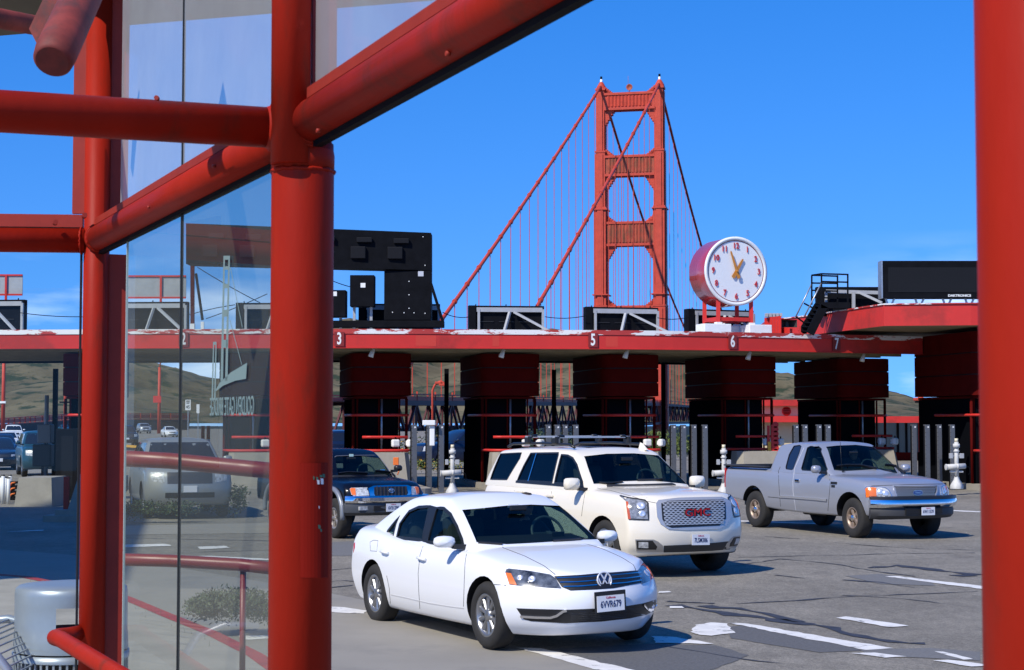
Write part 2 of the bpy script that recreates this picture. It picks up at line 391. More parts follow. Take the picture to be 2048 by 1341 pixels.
# kerb with red paint on the near side, seen through the glass, and the strip of soil behind it
KRED = mat('kerb_red_paint', (.34, .035, .035), .8, noise=.2, nscale=6, dirt=((.35, .30, .25), 5, .62, .12))
KG = mat('kerb_concrete', (.36, .32, .25), .9, noise=.15, nscale=5)
kl = [gnd(a, b) for a, b in [(-300, 1140), (60, 1172), (258, 1214), (345, 1252), (440, 1292), (528, 1338), (640, 1420)]]  # one stretch of this kerb line follows its reflection in the glass
mb = MB()
for i in range(len(kl) - 1):
    p, q = kl[i], kl[i + 1]; d = (q - p).normalized(); nrm = V((-d.y, d.x, 0)) * -1
    if nrm.y > 0: nrm = -nrm
    a, b_ = p + nrm * .16, q + nrm * .16
    mb.add([p, q, q + V((0, 0, .13)), p + V((0, 0, .13)), a + V((0, 0, .13)), b_ + V((0, 0, .13))], [(0, 1, 2, 3)], 0)
    mb.add([p + V((0, 0, .13)), q + V((0, 0, .13)), b_ + V((0, 0, .13)), a + V((0, 0, .13))], [(0, 1, 2, 3)], 0)
tag(mb.build('kerb', [KRED, KG]), kind='structure')
mb = MB(); mb.poly([p + V((0, 0, .126)) for p in kl] + [V((.5, 2.0, .126)), V((4, -6, .126)), V((-12, -6, .126)), V((-12, 18, .126))])
tag(mb.build('sidewalk', mat('sidewalk_concrete', (.33, .30, .245), .9, noise=.12, nscale=1.5, bump=.15, bscale=50, dirt=((.24, .22, .18), .7, .5, .25))), kind='structure')

# ------------------------------------------------------------------ hills beyond the strait
def hill_mat():
    return mat('hill_scrub', (.125, .105, .060), .95, noise=.5, nscale=.010, ndetail=12, dirt=((.035, .048, .026), .026, .50, .07), spec=.1, bump=.8, bscale=.02, stretch=(1, 1, 1))
ridge = [(-900, 690), (-300, 690), (0, 694), (160, 700), (245, 712), (330, 738), (430, 768), (520, 740), (640, 700), (820, 692), (1000, 690), (1120, 694), (1250, 702), (1340, 718), (1440, 735), (1560, 757), (1680, 772), (1785, 790), (1840, 812), (1900, 828), (2040, 836), (2600, 839)]
def interp(tab, x):
    if x <= tab[0][0]: return tab[0][1]
    for (a, b), (c, d) in zip(tab, tab[1:]):
        if x <= c:
            t = (x - a) / (c - a); return b + (d - b) * t
    return tab[-1][1]
def smooth_interp(tab, x):
    n = len(tab)
    if x <= tab[0][0]: return tab[0][1]
    if x >= tab[-1][0]: return tab[-1][1]
    def slope(i):
        if i == 0: return (tab[1][1] - tab[0][1]) / (tab[1][0] - tab[0][0])
        if i == n - 1: return (tab[-1][1] - tab[-2][1]) / (tab[-1][0] - tab[-2][0])
        a = (tab[i][1] - tab[i - 1][1]) / (tab[i][0] - tab[i - 1][0]); b = (tab[i + 1][1] - tab[i][1]) / (tab[i + 1][0] - tab[i][0])
        return 0 if a * b <= 0 else 2 * a * b / (a + b)
    for i in range(n - 1):
        if x <= tab[i + 1][0]:
            h = tab[i + 1][0] - tab[i][0]; t = (x - tab[i][0]) / h; m0, m1 = slope(i) * h, slope(i + 1) * h
            return (2 * t**3 - 3 * t**2 + 1) * tab[i][1] + (t**3 - 2 * t**2 + t) * m0 + (-2 * t**3 + 3 * t**2) * tab[i + 1][1] + (t**3 - t**2) * m1
from mathutils import noise as MN
mb = MB(); NX, NY = 220, 44
for j in range(NY + 1):
    t = j / NY
    for i in range(NX + 1):
        px = -900 + 3500 * i / NX
        Yr = 2900; zr = (at(px, smooth_interp(ridge, px), Yr)).z
        Y = 1500 + 1400 * t; X = (px - 1024) / F_PX * Yr * (.55 + .45 * t)
        s = t ** .8
        n = MN.fractal(V((X * .004, Y * .004, 3)), .9, 2.1, 6) * 40 * sin(pi * t) + abs(MN.noise(V((X * .0075, Y * .0012, 9)))) * 45 * sin(pi * t) + MN.noise(V((X * .03, 5, 1))) * 3 * t
        mb.v.append(V((X, Y, zr * s + n * min(1, zr / 110))))
        mb.sm
for j in range(NY):
    for i in range(NX):
        a = j * (NX + 1) + i; mb.f.append([a, a + 1, a + NX + 2, a + NX + 1]); mb.m.append(0); mb.sm.append(True)
tag(mb.build('hills', hill_mat(), fix=False), kind='structure')

# ------------------------------------------------------------------ suspension bridge
AX = radians(13); TC = V((54.3, 767, 0)); MPP = 767 / F_PX
EW = V((cos(AX), -sin(AX), 0)); EA = V((-sin(AX), -cos(AX), 0))
def bp(w, a, z): return TC + EW * w + EA * a + V((0, 0, z))
def zt(py): return EYE + (HOR - py) * MPP
ROTB = Matrix.Rotation(-AX, 3, 'Z')
bridge = thing('suspension_bridge', 'tall orange suspension bridge tower with stacked portals and sloping cables rising beyond the toll canopy', 'bridge', (TC.x, TC.y, 0))
HW = 13.5
SECT = [(zt(842) - 12, zt(612), 5.6, 8.4), (zt(612), zt(414), 5.0, 7.4), (zt(414), zt(300), 4.3, 6.2), (zt(300), zt(176), 3.5, 5.0)]
for sgn in (-1, 1):
    mb = MB()
    for k, (z0, z1, w, d) in enumerate(SECT):
        mb.box(bp(sgn * HW, 0, (z0 + z1) / 2), (w, d, z1 - z0), 0, ROTB)
        # fluted edges: narrower, deeper core and a wider, shallower one make the stepped corners
        mb.box(bp(sgn * HW, 0, (z0 + z1) / 2 - .4), (w + 1.1, d * .55, z1 - z0 - 1.2), 0, ROTB)
        mb.box(bp(sgn * HW, 0, (z0 + z1) / 2 - .6), (w * .55, d + 1.0, z1 - z0 - 1.8), 0, ROTB)
        if k < 3: mb.box(bp(sgn * HW, 0, z1 - .2), (w + .5, d + .5, .8), 0, ROTB)
    mb.box(bp(sgn * HW, 0, zt(418)), (6.6, 9, .5), 0, ROTB)
    mb.box(bp(sgn * HW, 0, zt(590)), (7.2, 9.8, .5), 0, ROTB)
    z = zt(176)
    mb.box(bp(sgn * HW, 0, z + .5), (4.6, 6.2, 1.0), 0, ROTB)
    mb.lathe([(2.4, 0), (2.2, 1.0), (1.3, 2.6), (.9, 3.2), (.8, 3.4)], bp(sgn * HW, 0, z + .9), n=10)
    mb.build('tower_leg', ORANGE, bridge, world=True)
    mb = MB(); mb.lathe([(.55, 0), (.55, 1.4), (.0, 1.5)], bp(sgn * HW, 0, z + 4.2), n=12, mi=0)
    mb.lathe([(.5, 0), (.5, 1.2), (0, 1.3)], bp(sgn * HW, 0, z + 5.7), n=12, mi=1)
    mb.build('beacon', [WHITE, BLACK], bridge, world=True)
def strut(y0, y1, ywid, rust, steps_up, first=False):
    z1, z0 = zt(y0), zt(y1); w = [s for s in SECT if s[0] - .1 <= (z0 + z1) / 2 <= s[1] + .1]
    lw = w[0][2] if w else 5; span = 2 * HW - lw
    mb = MB()
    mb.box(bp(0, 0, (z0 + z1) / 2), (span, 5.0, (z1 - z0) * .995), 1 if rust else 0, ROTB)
    for zz in (z0 + .5, z1 - .55): mb.box(bp(0, 0, zz), (span, 6.2, 1.1), 0, ROTB)
    n = 13
    for i in range(n):
        x = (i + .5 - n / 2) * (span - 2.4) / n
        for fa in (2.55, -2.55):
            mb.add([bp(x - .75, fa, z0 + 1.6), bp(x, fa * 1.17, z0 + 1.6), bp(x + .75, fa, z0 + 1.6), bp(x - .75, fa, z1 - 1.5), bp(x, fa * 1.17, z1 - 1.5), bp(x + .75, fa, z1 - 1.5)],
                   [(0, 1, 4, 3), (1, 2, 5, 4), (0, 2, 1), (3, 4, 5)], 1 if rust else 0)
    for sg in (-1, 1):                                     # stepped brackets in the corners
        for k in range(6):
            ww, hh = 4.4 - k * .72, .9 + k * 1.15
            mb.box(bp(sg * (span / 2 - ww / 2 + .01), 0, z0 - hh / 2), (ww, 3.6 - k * .06, hh), 0, ROTB)
        if steps_up:
            for k in range(4): mb.box(bp(sg * (span / 2 - (3.6 - k * .9) / 2), 0, z1 + .35 * (k + 1)), (3.6 - k * .9, 3.4, .75 * (k + 1)), 0, ROTB)
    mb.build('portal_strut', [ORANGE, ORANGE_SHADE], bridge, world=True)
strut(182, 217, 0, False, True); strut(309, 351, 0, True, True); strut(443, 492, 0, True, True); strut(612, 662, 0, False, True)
mb = MB(); mb.lathe([(0, -.2), (1.0, 0), (1.5, .55), (1.45, .6), (.9, .1), (0, -.05)], bp(0, 2.2, zt(172)), ax=EA, n=20)
mb.tube([bp(0, 1.5, zt(182)), bp(0, 1.5, zt(172))], .18, 6); mb.tube([bp(-.8, 1, zt(182)), bp(-.8, 1, zt(148))], .07, 5)
mb.build('dish_antenna', ORANGE_SHADE, bridge, world=True)
def zc(a): return (zt(168) - .472 * a + .00008 * a * a) if a >= 0 else (zt(168) + .405 * a + .0003 * a * a)
DECK = lambda a: 9.6 - .0085 * max(a, 0)
for sgn in (-1, 1):
    mb = MB(); mb.tube([bp(sgn * HW, 2 + k * 15.24, zc(k * 15.24)) for k in range(0, 23)], .62, 8)
    for k in range(1, 23): mb.tube([bp(sgn * HW, 2 + k * 15.24 - .5, zc(k * 15.24 - .5)), bp(sgn * HW, 2 + k * 15.24 + .5, zc(k * 15.24 + .5))], .85, 8)
    mb.build('main_cable', ORANGE, bridge, world=True)
    mb = MB(); mb.tube([bp(sgn * HW, -2 - k * 15.24, zc(-k * 15.24)) for k in range(0, 40)], .62, 8)
    mb.build('main_cable', ORANGE, bridge, world=True)
    for k in list(range(1, 22)) + list(range(-28, 0)):
        a = k * 15.24
        mb = MB()
        for da in (-.28, .28): mb.bar(bp(sgn * HW, a + 2 * (1 if k > 0 else -1) + da, DECK(a)), bp(sgn * HW, a + 2 * (1 if k > 0 else -1) + da, zc(a)), .13, .13, up=(0, 1, 0))
        mb.build('suspender_rope', ORANGE, bridge, world=True)
mb = MB()
for k in range(-30, 28):
    a0, a1 = k * 15.24, (k + 1) * 15.24
    for w in (-HW - .2, HW + .2):
        for dz in (0, -8.4): mb.bar(bp(w, a0, DECK(a0) + dz), bp(w, a1, DECK(a1) + dz), 1.0, 1.1)
        mb.bar(bp(w, a0, DECK(a0)), bp(w, (a0 + a1) / 2, DECK(a1) - 7.4), .5, .5); mb.bar(bp(w, (a0 + a1) / 2, DECK(a1) - 7.4), bp(w, a1, DECK(a1)), .5, .5)
        mb.bar(bp(w, a0, DECK(a0)), bp(w, a0, DECK(a0) - 7.4), .5, .5)
    mb.add([bp(-HW, a0, DECK(a0) + .3), bp(HW, a0, DECK(a0) + .3), bp(HW, a1, DECK(a1) + .3), bp(-HW, a1, DECK(a1) + .3)], [(0, 1, 2, 3)])
    mb.add([bp(-HW, a0, DECK(a0) - 6.5), bp(HW, a0, DECK(a0) - 6.5), bp(HW, a1, DECK(a1) - 6.5), bp(-HW, a1, DECK(a1) - 6.5)], [(0, 1, 2, 3)])
mb.build('deck_truss', mat('truss_shade_paint', (.085, .016, .018), .6, noise=.2, nscale=.3), bridge, world=True)  # bridge orange darkened to maroon to carry the truss's shade
mb = MB()
for w in (-HW - .4, HW + .4):
    mb.bar(bp(w, -450, DECK(0) + 1.9), bp(w, 0, DECK(0) + 1.9), .3, .3); mb.bar(bp(w, 0, DECK(0) + 1.9), bp(w, 426, DECK(426) + 1.9), .3, .3)
    mb.bar(bp(w, 0, DECK(0) + .9), bp(w, 426, DECK(426) + .9), .12, 1.2)
    for k in range(-29, 28): mb.bar(bp(w, k * 15.24, DECK(k * 15.24) + .4), bp(w, k * 15.24, DECK(k * 15.24) + 2.6), .35, .35, up=(0, 1, 0))
mb.build('deck_railing', ORANGE, bridge, world=True)
# far side of the strait: piers under the deck on the near shore
for k in range(3, 27, 4):
    a = k * 15.24; mb = MB()
    for w in (-9, 9): mb.bar(bp(w, a, -4), bp(w, a, DECK(a) - 7.5), 2.2, 2.2, up=(0, 1, 0))
    mb.build('approach_pier', mat('truss_shade_paint', (.085, .016, .018)), bridge, world=True)
# ------------------------------------------------------------------ toll canopy (curved in plan)
CURVE = [(-34, 56.5), (-16.6, 54.5), (-5.8, 53.9), (0, 54.4), (5.4, 55.2), (14.35, 58.9), (24, 63.6)]
def Yf(X):
    return smooth_interp_c(CURVE, X)
def smooth_interp_c(tab, x):
    n = len(tab)
    sl = []
    for i in range(n):
        if i == 0: sl.append((tab[1][1] - tab[0][1]) / (tab[1][0] - tab[0][0]))
        elif i == n - 1: sl.append((tab[-1][1] - tab[-2][1]) / (tab[-1][0] - tab[-2][0]))
        else: sl.append((tab[i + 1][1] - tab[i - 1][1]) / (tab[i + 1][0] - tab[i - 1][0]))
    x = max(tab[0][0], min(tab[-1][0], x))
    for i in range(n - 1):
        if x <= tab[i + 1][0]:
            h = tab[i + 1][0] - tab[i][0]; t = (x - tab[i][0]) / h
            return (2 * t**3 - 3 * t**2 + 1) * tab[i][1] + (t**3 - 2 * t**2 + t) * sl[i] * h + (-2 * t**3 + 3 * t**2) * tab[i + 1][1] + (t**3 - t**2) * sl[i + 1] * h
def frame(X):
    d = (Yf(X + .05) - Yf(X - .05)) / .1; a = math.atan(d)
    return V((cos(a), sin(a), 0)), V((-sin(a), cos(a), 0)), a
def cn(X, v, z, u=0.):
    t, n, a = frame(X); return V((X, Yf(X), z)) + t * u + n * v
def x_at(px, v=0.):                       # X along the canopy under a photo column at setback v
    lo, hi = -34., 24.
    for _ in range(50):
        m = (lo + hi) / 2; p = cn(m, v, 0)
        if 1024 + F_PX * p.x / (p.y * cos(PITCH)) < px: lo = m
        else: hi = m
    return (lo + hi) / 2
ZB, ZT = 4.60, 5.20
XL, XR = -22.0, x_at(1847)
canopy = thing('toll_canopy', 'long flat red canopy over the toll lanes with peeling white edge and lane numbers', 'canopy', (0, 55, 0))
xs = [XL + (XR - XL) * i / 60 for i in range(61)]
def sweep(mb, prof, mi=0, smooth=False):   # prof: closed list of (v, z)
    n = len(prof); vs = [cn(x, v, z) for x in xs for v, z in prof]
    fs = [(i * n + k, i * n + (k + 1) % n, (i + 1) * n + (k + 1) % n, (i + 1) * n + k) for i in range(60) for k in range(n)]
    fs += [tuple(range(n))[::-1], tuple(range(60 * n, 61 * n))]
    mb.add(vs, fs, mi, smooth)
mb = MB(); sweep(mb, [(0, ZB), (.10, ZB), (.10, ZT - .16), (0, ZT - .16)]); sweep(mb, [(-.03, ZB - .02), (.14, ZB - .02), (.14, ZB - .003), (-.03, ZB - .003)])
mb.build('fascia', RED, canopy, world=True)
PEEL = mat('peeling_edge', (.44, .035, .028), .6, noise=.12, nscale=2, dirt=((.78, .76, .73), 1.0, .50, .012), stretch=(.6, 1, 3.0))
mb = MB(); sweep(mb, [(-.025, ZT - .157), (.3, ZT - .157), (.3, ZT), (-.025, ZT)]); mb.build('edge_flashing', PEEL, canopy, world=True)
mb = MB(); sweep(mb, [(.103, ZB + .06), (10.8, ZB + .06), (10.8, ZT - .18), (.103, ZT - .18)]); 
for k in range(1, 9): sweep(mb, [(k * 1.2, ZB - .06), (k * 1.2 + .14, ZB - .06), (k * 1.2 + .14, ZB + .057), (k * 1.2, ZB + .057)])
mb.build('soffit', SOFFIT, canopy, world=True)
mb = MB(); sweep(mb, [(10.803, ZB - .10), (11.0, ZB - .10), (11.0, ZT - .05), (10.803, ZT - .05)]); mb.build('rear_beam', BLACK, canopy, world=True)
mb = MB(); sweep(mb, [(.305, ZT - .10), (11.0, ZT - .045), (11.0, ZT - .02), (.305, ZT - .07)]); mb.build('roof_deck', GREYP, canopy, world=True)
NUMM = mat('number_plate_red', (.22, .015, .012), .5)
for ch, px in (('2', 366), ('3', 678), ('5', 1186), ('6', 1465), ('7', 1673)):
    X = x_at(px); t, n, a = frame(X); mb = MB()
    mb.box(cn(X, -.045, ZB + .27), (.31, .02, .46), 0, a)
    put_text(mb, ch, .53, cn(X, -.058, ZB + .27), t, (0, 0, 1), .004, 1, .012, .62)
    o = mb.build('lane_number', [NUMM, WHITE], canopy, world=True)
for px in (585, 741, 1001, 1248, 1492, 1720):
    X = x_at(px, .9); t, n, a = frame(X); mb = MB(); p = cn(X, .75, ZB - .005)
    mb.tube([p + t * .10, p + t * .02 - V((0, 0, .2)), p - t * .0 - V((0, 0, .27))], [.05, .085, .085], 12); mb.build('soffit_spotlight', WHITE, canopy, world=True)
# patches of fresher paint on the face
FRESH = mat('fresh_red', (.58, .045, .022), .45)
for px0, px1 in ((831, 872), (1212, 1236), (985, 998)):
    X0, X1 = x_at(px0), x_at(px1); mb = MB(); mb.add([cn(X0, -.003, ZB + .06), cn(X1, -.003, ZB + .06), cn(X1, -.003, ZT - .2), cn(X0, -.003, ZT - .2)], [(0, 1, 2, 3)]); mb.build('paint_patch', FRESH, canopy, world=True)

# ------------------------------------------------------------------ toll booths
def rrect(w, l, r, n=6, taper=0.):         # rounded rectangle, front at y=0, going back to y=l, right edge x=0
    pts = []
    for cx, cy, a0 in ((-r, r, -pi / 2), (-r, l - r, 0), (-w + r, l - r, pi / 2), (-w + r, r, pi)):
        for k in range(n + 1):
            a = a0 + (pi / 2) * k / n; pts.append((cx + r * cos(a), cy + r * sin(a)))
    return pts
BOOTHS = []
def extr(mb, pts2, z0, z1, P, mi=0, smooth=True):
    n = len(pts2); vs = [P(x, y, z0) for x, y in pts2] + [P(x, y, z1) for x, y in pts2]
    mb.add(vs, [(k, (k + 1) % n, (k + 1) % n + n, k + n) for k in range(n)], mi, smooth)
    mb.add(vs[:n], [tuple(range(n))[::-1]], mi); mb.add(vs[n:], [tuple(range(n))], mi)
def booth(px_edge, label, v0=2.2, ztop=ZB - .08, yaw_add=0., X=None, P0=None):
    X = x_at(px_edge, v0) if X is None else X; t, n, a = frame(X); a = radians(11.0)
    base = P0 if P0 is not None else cn(X, v0, 0); ct, sn = V((cos(a), sin(a), 0)), V((-sin(a), cos(a), 0))
    b = thing('toll_booth', label, 'toll booth', base, 0, 'toll booths under the canopy')
    P = lambda x, y, z: base + ct * x + sn * y + V((0, 0, z))
    h = (ztop - 3.08) / 3
    for k in range(3):
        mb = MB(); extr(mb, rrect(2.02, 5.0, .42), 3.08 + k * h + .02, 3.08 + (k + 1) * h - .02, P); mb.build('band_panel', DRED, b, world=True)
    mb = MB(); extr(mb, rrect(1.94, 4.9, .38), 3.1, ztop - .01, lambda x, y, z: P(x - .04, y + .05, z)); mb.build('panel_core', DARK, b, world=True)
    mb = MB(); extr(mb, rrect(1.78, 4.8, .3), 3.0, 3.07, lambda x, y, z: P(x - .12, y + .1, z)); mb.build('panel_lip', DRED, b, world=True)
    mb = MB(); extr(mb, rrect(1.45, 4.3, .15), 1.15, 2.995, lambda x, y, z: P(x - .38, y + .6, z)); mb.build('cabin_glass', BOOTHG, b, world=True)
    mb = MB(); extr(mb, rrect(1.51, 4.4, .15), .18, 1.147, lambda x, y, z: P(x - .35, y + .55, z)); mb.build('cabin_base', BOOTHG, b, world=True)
    for x, y in ((-.36, .62), (-1.06, .55), (-1.78, .62), (-1.78, 2.2), (-1.78, 4.1), (-.36, 2.2), (-.36, 4.1)):
        mb = MB(); mb.bar(P(x, y, .2), P(x, y, 2.99), .055, .055, up=(0, 1, 0)); mb.build('cabin_mullion', DRED, b, world=True)
    mb = MB(); mb.cyl(P(-.98, .45, 1.0), P(-.98, .45, 2.99), .035, 8); mb.build('conduit', STEEL, b, world=True)
    for z in (2.45, 1.72, 1.28):            # bent guard rails round the nose of the booth
        mb = MB(); pr = [(-1.95, 3.2), (-1.95, .3), (-1.7, -.18), (-1.4, -.32), (-.7, -.32), (-.4, -.2), (-.12, .3), (-.12, 1.6)]
        if z < 2: pr = [(-1.7, -.28), (-1.4, -.36), (-.7, -.36), (-.2, -.36)]
        if z < 1.5: pr = [(-1.95, .3), (-1.75, -.3), (-1.4, -.52), (-.6, -.52), (-.2, -.45), (-.08, .2)]
        mb.tube([P(x, y, z) for x, y in pr], .045, 8); mb.build('guard_rail', RED, b, world=True)
    for x, y in ((-.16, .35), (-1.93, .5)):
        mb = MB(); mb.cyl(P(x, y, .2), P(x, y, 3.0), .05, 8); mb.build('guard_post', DRED, b, world=True)
    return b, P
LBL = ['dark red toll booth at the open lane with the queue of cars, farthest left', 'dark red toll booth behind the shelter glass and the big red column', 'dark red toll booth behind the black pickup, under the lane 3 number', 'dark red toll booth directly behind the white sedan roof and roof rack', 'dark red toll booth under the lane 5 number, below the tower',
       'dark red toll booth below the round clock, behind the silver pickup bed', 'dark red toll booth below the lane 7 number, behind the silver pickup cab']
EDGES = [248, 567, 825, 1083, 1323, 1559, 1786]
for px, lb in zip(EDGES, LBL): BOOTHS.append(booth(px, lb))
pR = at(2066, 842, 55.5); pR.z = 0
BOOTHS.append(booth(0, 'dark red toll booth under the higher canopy, half hidden by the right red post', X=13, ztop=5.22, P0=pR))

# islands with concrete noses
ISL = ['leftmost concrete toll island, ending in a tan block by the plastic posts', 'concrete toll island seen through the shelter glass beside the silver suv', 'concrete toll island beside the black pickup', 'concrete toll island hidden behind the beige suv', 'concrete toll island with bushes showing behind it', 'concrete toll island behind the silver pickup bed', 'concrete toll island behind the silver pickup hood', 'concrete toll island at the right with a white camera post on its nose']
for (b, P), lb in zip(BOOTHS, ISL):
    it = thing('toll_island', lb, 'traffic island', P(-1, 0, 0), 0, 'concrete islands between the toll lanes')
    mb = MB(); extr(mb, rrect(2.1, 12.8, .5), -.01, .19, lambda x, y, z: P(x + .04, y - 4.6, z), 0, False); mb.build('kerb_block', CONC, it, world=True)
    mb = MB(); r0 = [(-1.72, -1.0), (-.3, -1.0), (-.12, -.75), (-.12, -.1), (-1.9, -.1), (-1.9, -.75)]; n = len(r0)
    vs = [P(x * 1.0, y - (.22 if y < -.5 else 0), .193) for x, y in r0] + [P(-1 + (x + 1) * .88, y + (.1 if y < -.5 else 0), 1.22) for x, y in r0]
    mb.add(vs, [(k, (k + 1) % n, (k + 1) % n + n, k + n) for k in range(n)] + [tuple(range(n))[::-1], tuple(range(n, 2 * n))])
    mb.build('crash_block', CONC, it, world=True)

# floodlights hung under the middle rail, two to a booth
LENS = mat('floodlight_glass', (.85, .83, .75), .15, spec=.8)
WH = [('white twin floodlight, left of the pair', 'white floodlight, right of the pair')]
PLACE = ['on the farthest left booth', 'on the booth behind the shelter glass', 'on the booth behind the black pickup', 'on the booth behind the beige suv roof rack', 'on the booth above the beige suv antenna fin', 'on the booth behind the silver pickup bed', 'on the booth above the silver pickup windshield', 'on the booth under the higher canopy']
fl0 = None
for (b, P), pl in zip(BOOTHS, PLACE):
    for x, side in ((-.62, 'left of two'), (-.12, 'right of two')):
        lb = 'white floodlight %s, %s' % (pl, side)
        o = P(x, -.42, 1.52); a = math.atan2((P(1, 0, 0) - P(0, 0, 0)).y, (P(1, 0, 0) - P(0, 0, 0)).x)
        if fl0 is None:
            fl0 = thing('floodlight', lb, 'floodlight', o, a + .25, 'floodlights on the toll booths')
            mb = MB(); mb.box((0, 0, 0), (.27, .17, .25), 0, bev=.05); mb.box((0, .1, .0), (.18, .08, .16), 0, bev=.02); mb.build('housing', WHITE, fl0)
            mb = MB(); mb.box((0, -.088, 0), (.19, .012, .15), 0); mb.build('lens', LENS, fl0)
            mb = MB(); mb.bar((0, 0, .12), (0, 0, .2), .05, .03, up=(0, 1, 0)); mb.build('bracket', BLACK, fl0)
        else:
            c = copy_tree(fl0); c.location = o; c.rotation_euler = (0, 0, a + (.25 if x < -.3 else .75)); c['label'] = lb

# ------------------------------------------------------------------ sensor posts between the lanes
posts = [(828, 850), (858, 845), (882, 852), (1096, 852), (1114, 852), (1130, 852), (1151, 852), (1346, 851), (1366, 851), (1387, 851), (1409, 851), (1591, 851), (1609, 851), (1637, 851), (1655, 851), (1827, 851), (1853, 851), (1877, 851), (1903, 851)]
WHERE = ['right of the black pickup mirror', 'right of the black pickup, with a white box on top', 'left of the white camera post', 'above the left end of the beige suv roof rack', 'second from the left above the beige suv roof rack', 'third from the left above the beige suv roof rack', 'fourth from the left above the beige suv roof rack',
         'beside the bright green bush', 'in front of the bright green bush', 'second one right of the green bush', 'farthest right of the green bush, before the silver pickup bed', 'first behind the silver pickup cab roof', 'second behind the silver pickup cab roof', 'third behind the silver pickup cab roof', 'fourth behind the silver pickup cab roof',
         'above the silver pickup right mirror', 'second beyond the silver pickup right mirror', 'third beyond the silver pickup right mirror', 'nearest the right camera post']
sp0 = None
for i, ((px, py), w) in enumerate(zip(posts, WHERE)):
    Y = 53.2 + (i % 2) * .9 + max(0, (px - 1300) / 300); p = at(px, 842, Y); p.z = 0
    lb = 'slim grey steel sensor post ' + w; ht = at(px, py, Y).z
    if sp0 is None:
        sp0 = thing('sensor_post', lb, 'post', p, .3, 'grey sensor posts beside the toll lanes')
        mb = MB(); mb.box((0, 0, ht / 2), (.17, .13, ht), 0, bev=.008); mb.build('column', mat('post_steel', (.17, .17, .17), .45, .5, noise=.15, nscale=3), sp0)
        mb = MB(); mb.box((-.10, -.0, ht / 2 + .05), (.024, .05, ht * .92), 0)
        for k in range(14): mb.cyl((-.075, -.07, .2 + k * .14), (-.075, -.062, .2 + k * .14), .011, 6)
        mb.build('lens_strip', BLACK, sp0)
        mb = MB(); mb.box((.02, -.07, ht - .08), (.05, .012, .05), 0); mb.build('sensor_window', WHITE, sp0)
    else:
        c = copy_tree(sp0); c.location = p; c['label'] = lb
mb = MB(); p = at(858, 848, 53.0); mb.box(p + V((0, .02, .03)), (.40, .28, .16), 0, bev=.02); mb.box(p + V((.1, .05, -.38)), (.16, .16, .62), 0, bev=.02)
tag(mb.build('control_box', WHITE), 'pale rounded equipment box on top of the sensor post by the black pickup', 'equipment box')

# camera posts
POSTW = mat('post_white', (.55, .54, .50), .6, noise=.12, nscale=9, dirt=((.3, .27, .22), 7, .6, .2))
def camera_post(px, lb, first=[None], Y=51.6, flip=False):
    p = at(px, 842, Y); p.z = .19 if px > 1800 else .0
    if first[0] is None:
        c = thing('camera_post', lb, 'camera post', p, 0, 'white camera posts at the island noses'); first[0] = c
        mb = MB(); mb.lathe([(.205, 0), (.205, .10), (.165, .17), (.105, .26), (.075, .35), (.06, .40)], (0, 0, 0), n=4); mb.build('foot', POSTW, c)
        mb = MB(); mb.tube([(0, 0, .36), (0, 0, 1.42)], .065, 12); mb.tube([(0, 0, 1.25), (0, 0, 1.37)], .105, 12); mb.tube([(0, 0, 1.12), (0, 0, 1.16)], .09, 12); mb.build('pole', POSTW, c)
        mb = MB(); mb.tube([(0, 0, 1.42), (0, 0, 1.53)], .055, 10); mb.build('beacon', YELLOW if False else mat('pale_beacon', (.7, .62, .42), .4), c)
        mb = MB(); mb.box((-.17, 0, 1.0), (.10, .12, .16), 0, bev=.01); mb.box((.15, 0, 1.0), (.13, .14, .15), 0, bev=.01); mb.bar((-.17, 0, 1.0), (.17, 0, 1.0), .04, .04); mb.build('junction_box', GREYP, c)
        mb = MB(); mb.tube([(-.34, -.10, .66), (.26, .02, .69)], .085, 14); mb.tube([(-.36, -.104, .66), (-.33, -.10, .66)], .095, 14); mb.tube([(-.02, -.03, .68), (.06, -.02, .68)], .093, 14)
        mb.bar((-.22, -.05, .52), (.2, .03, .52), .05, .05); mb.build('camera_housing', POSTW, c)
        mb = MB(); mb.tube([(.26, .02, .69), (.28, .024, .69)], .075, 14); mb.tube([(.28, .02, .69), (.4, .03, .65), (.42, .03, .5), (.36, .03, .42)], .012, 6); mb.build('cable_gland', BLACK, c)
    else:
        c = copy_tree(first[0]); c.location = p; c['label'] = lb
        if flip: c.rotation_euler = (0, 0, pi)
    return c
camera_post(905, 'white camera post standing between the black pickup and the beige suv')
camera_post(1447, 'white camera post half hidden behind the tailgate of the silver pickup')
camera_post(1912, 'white camera post on the concrete island beside the right red post')

# thin dark poles behind the lanes
for px, y0, w in ((893, 738, 'left of the second lane opening'), (1108, 740, 'above the roof rack of the beige suv'), (1327, 725, 'just right of the bridge tower base'), (110, 738, 'in the farthest left lane')):
    Y = 66; p = at(px, 842, Y); p.z = 0
    mb = MB(); mb.box(p + V((0, 0, at(px, y0, Y).z / 2)), (.17, .17, at(px, y0, Y).z), 0); tag(mb.build('signal_pole', BLACK), 'thin black square pole ' + w, 'pole', 'thin dark poles behind the toll lanes')

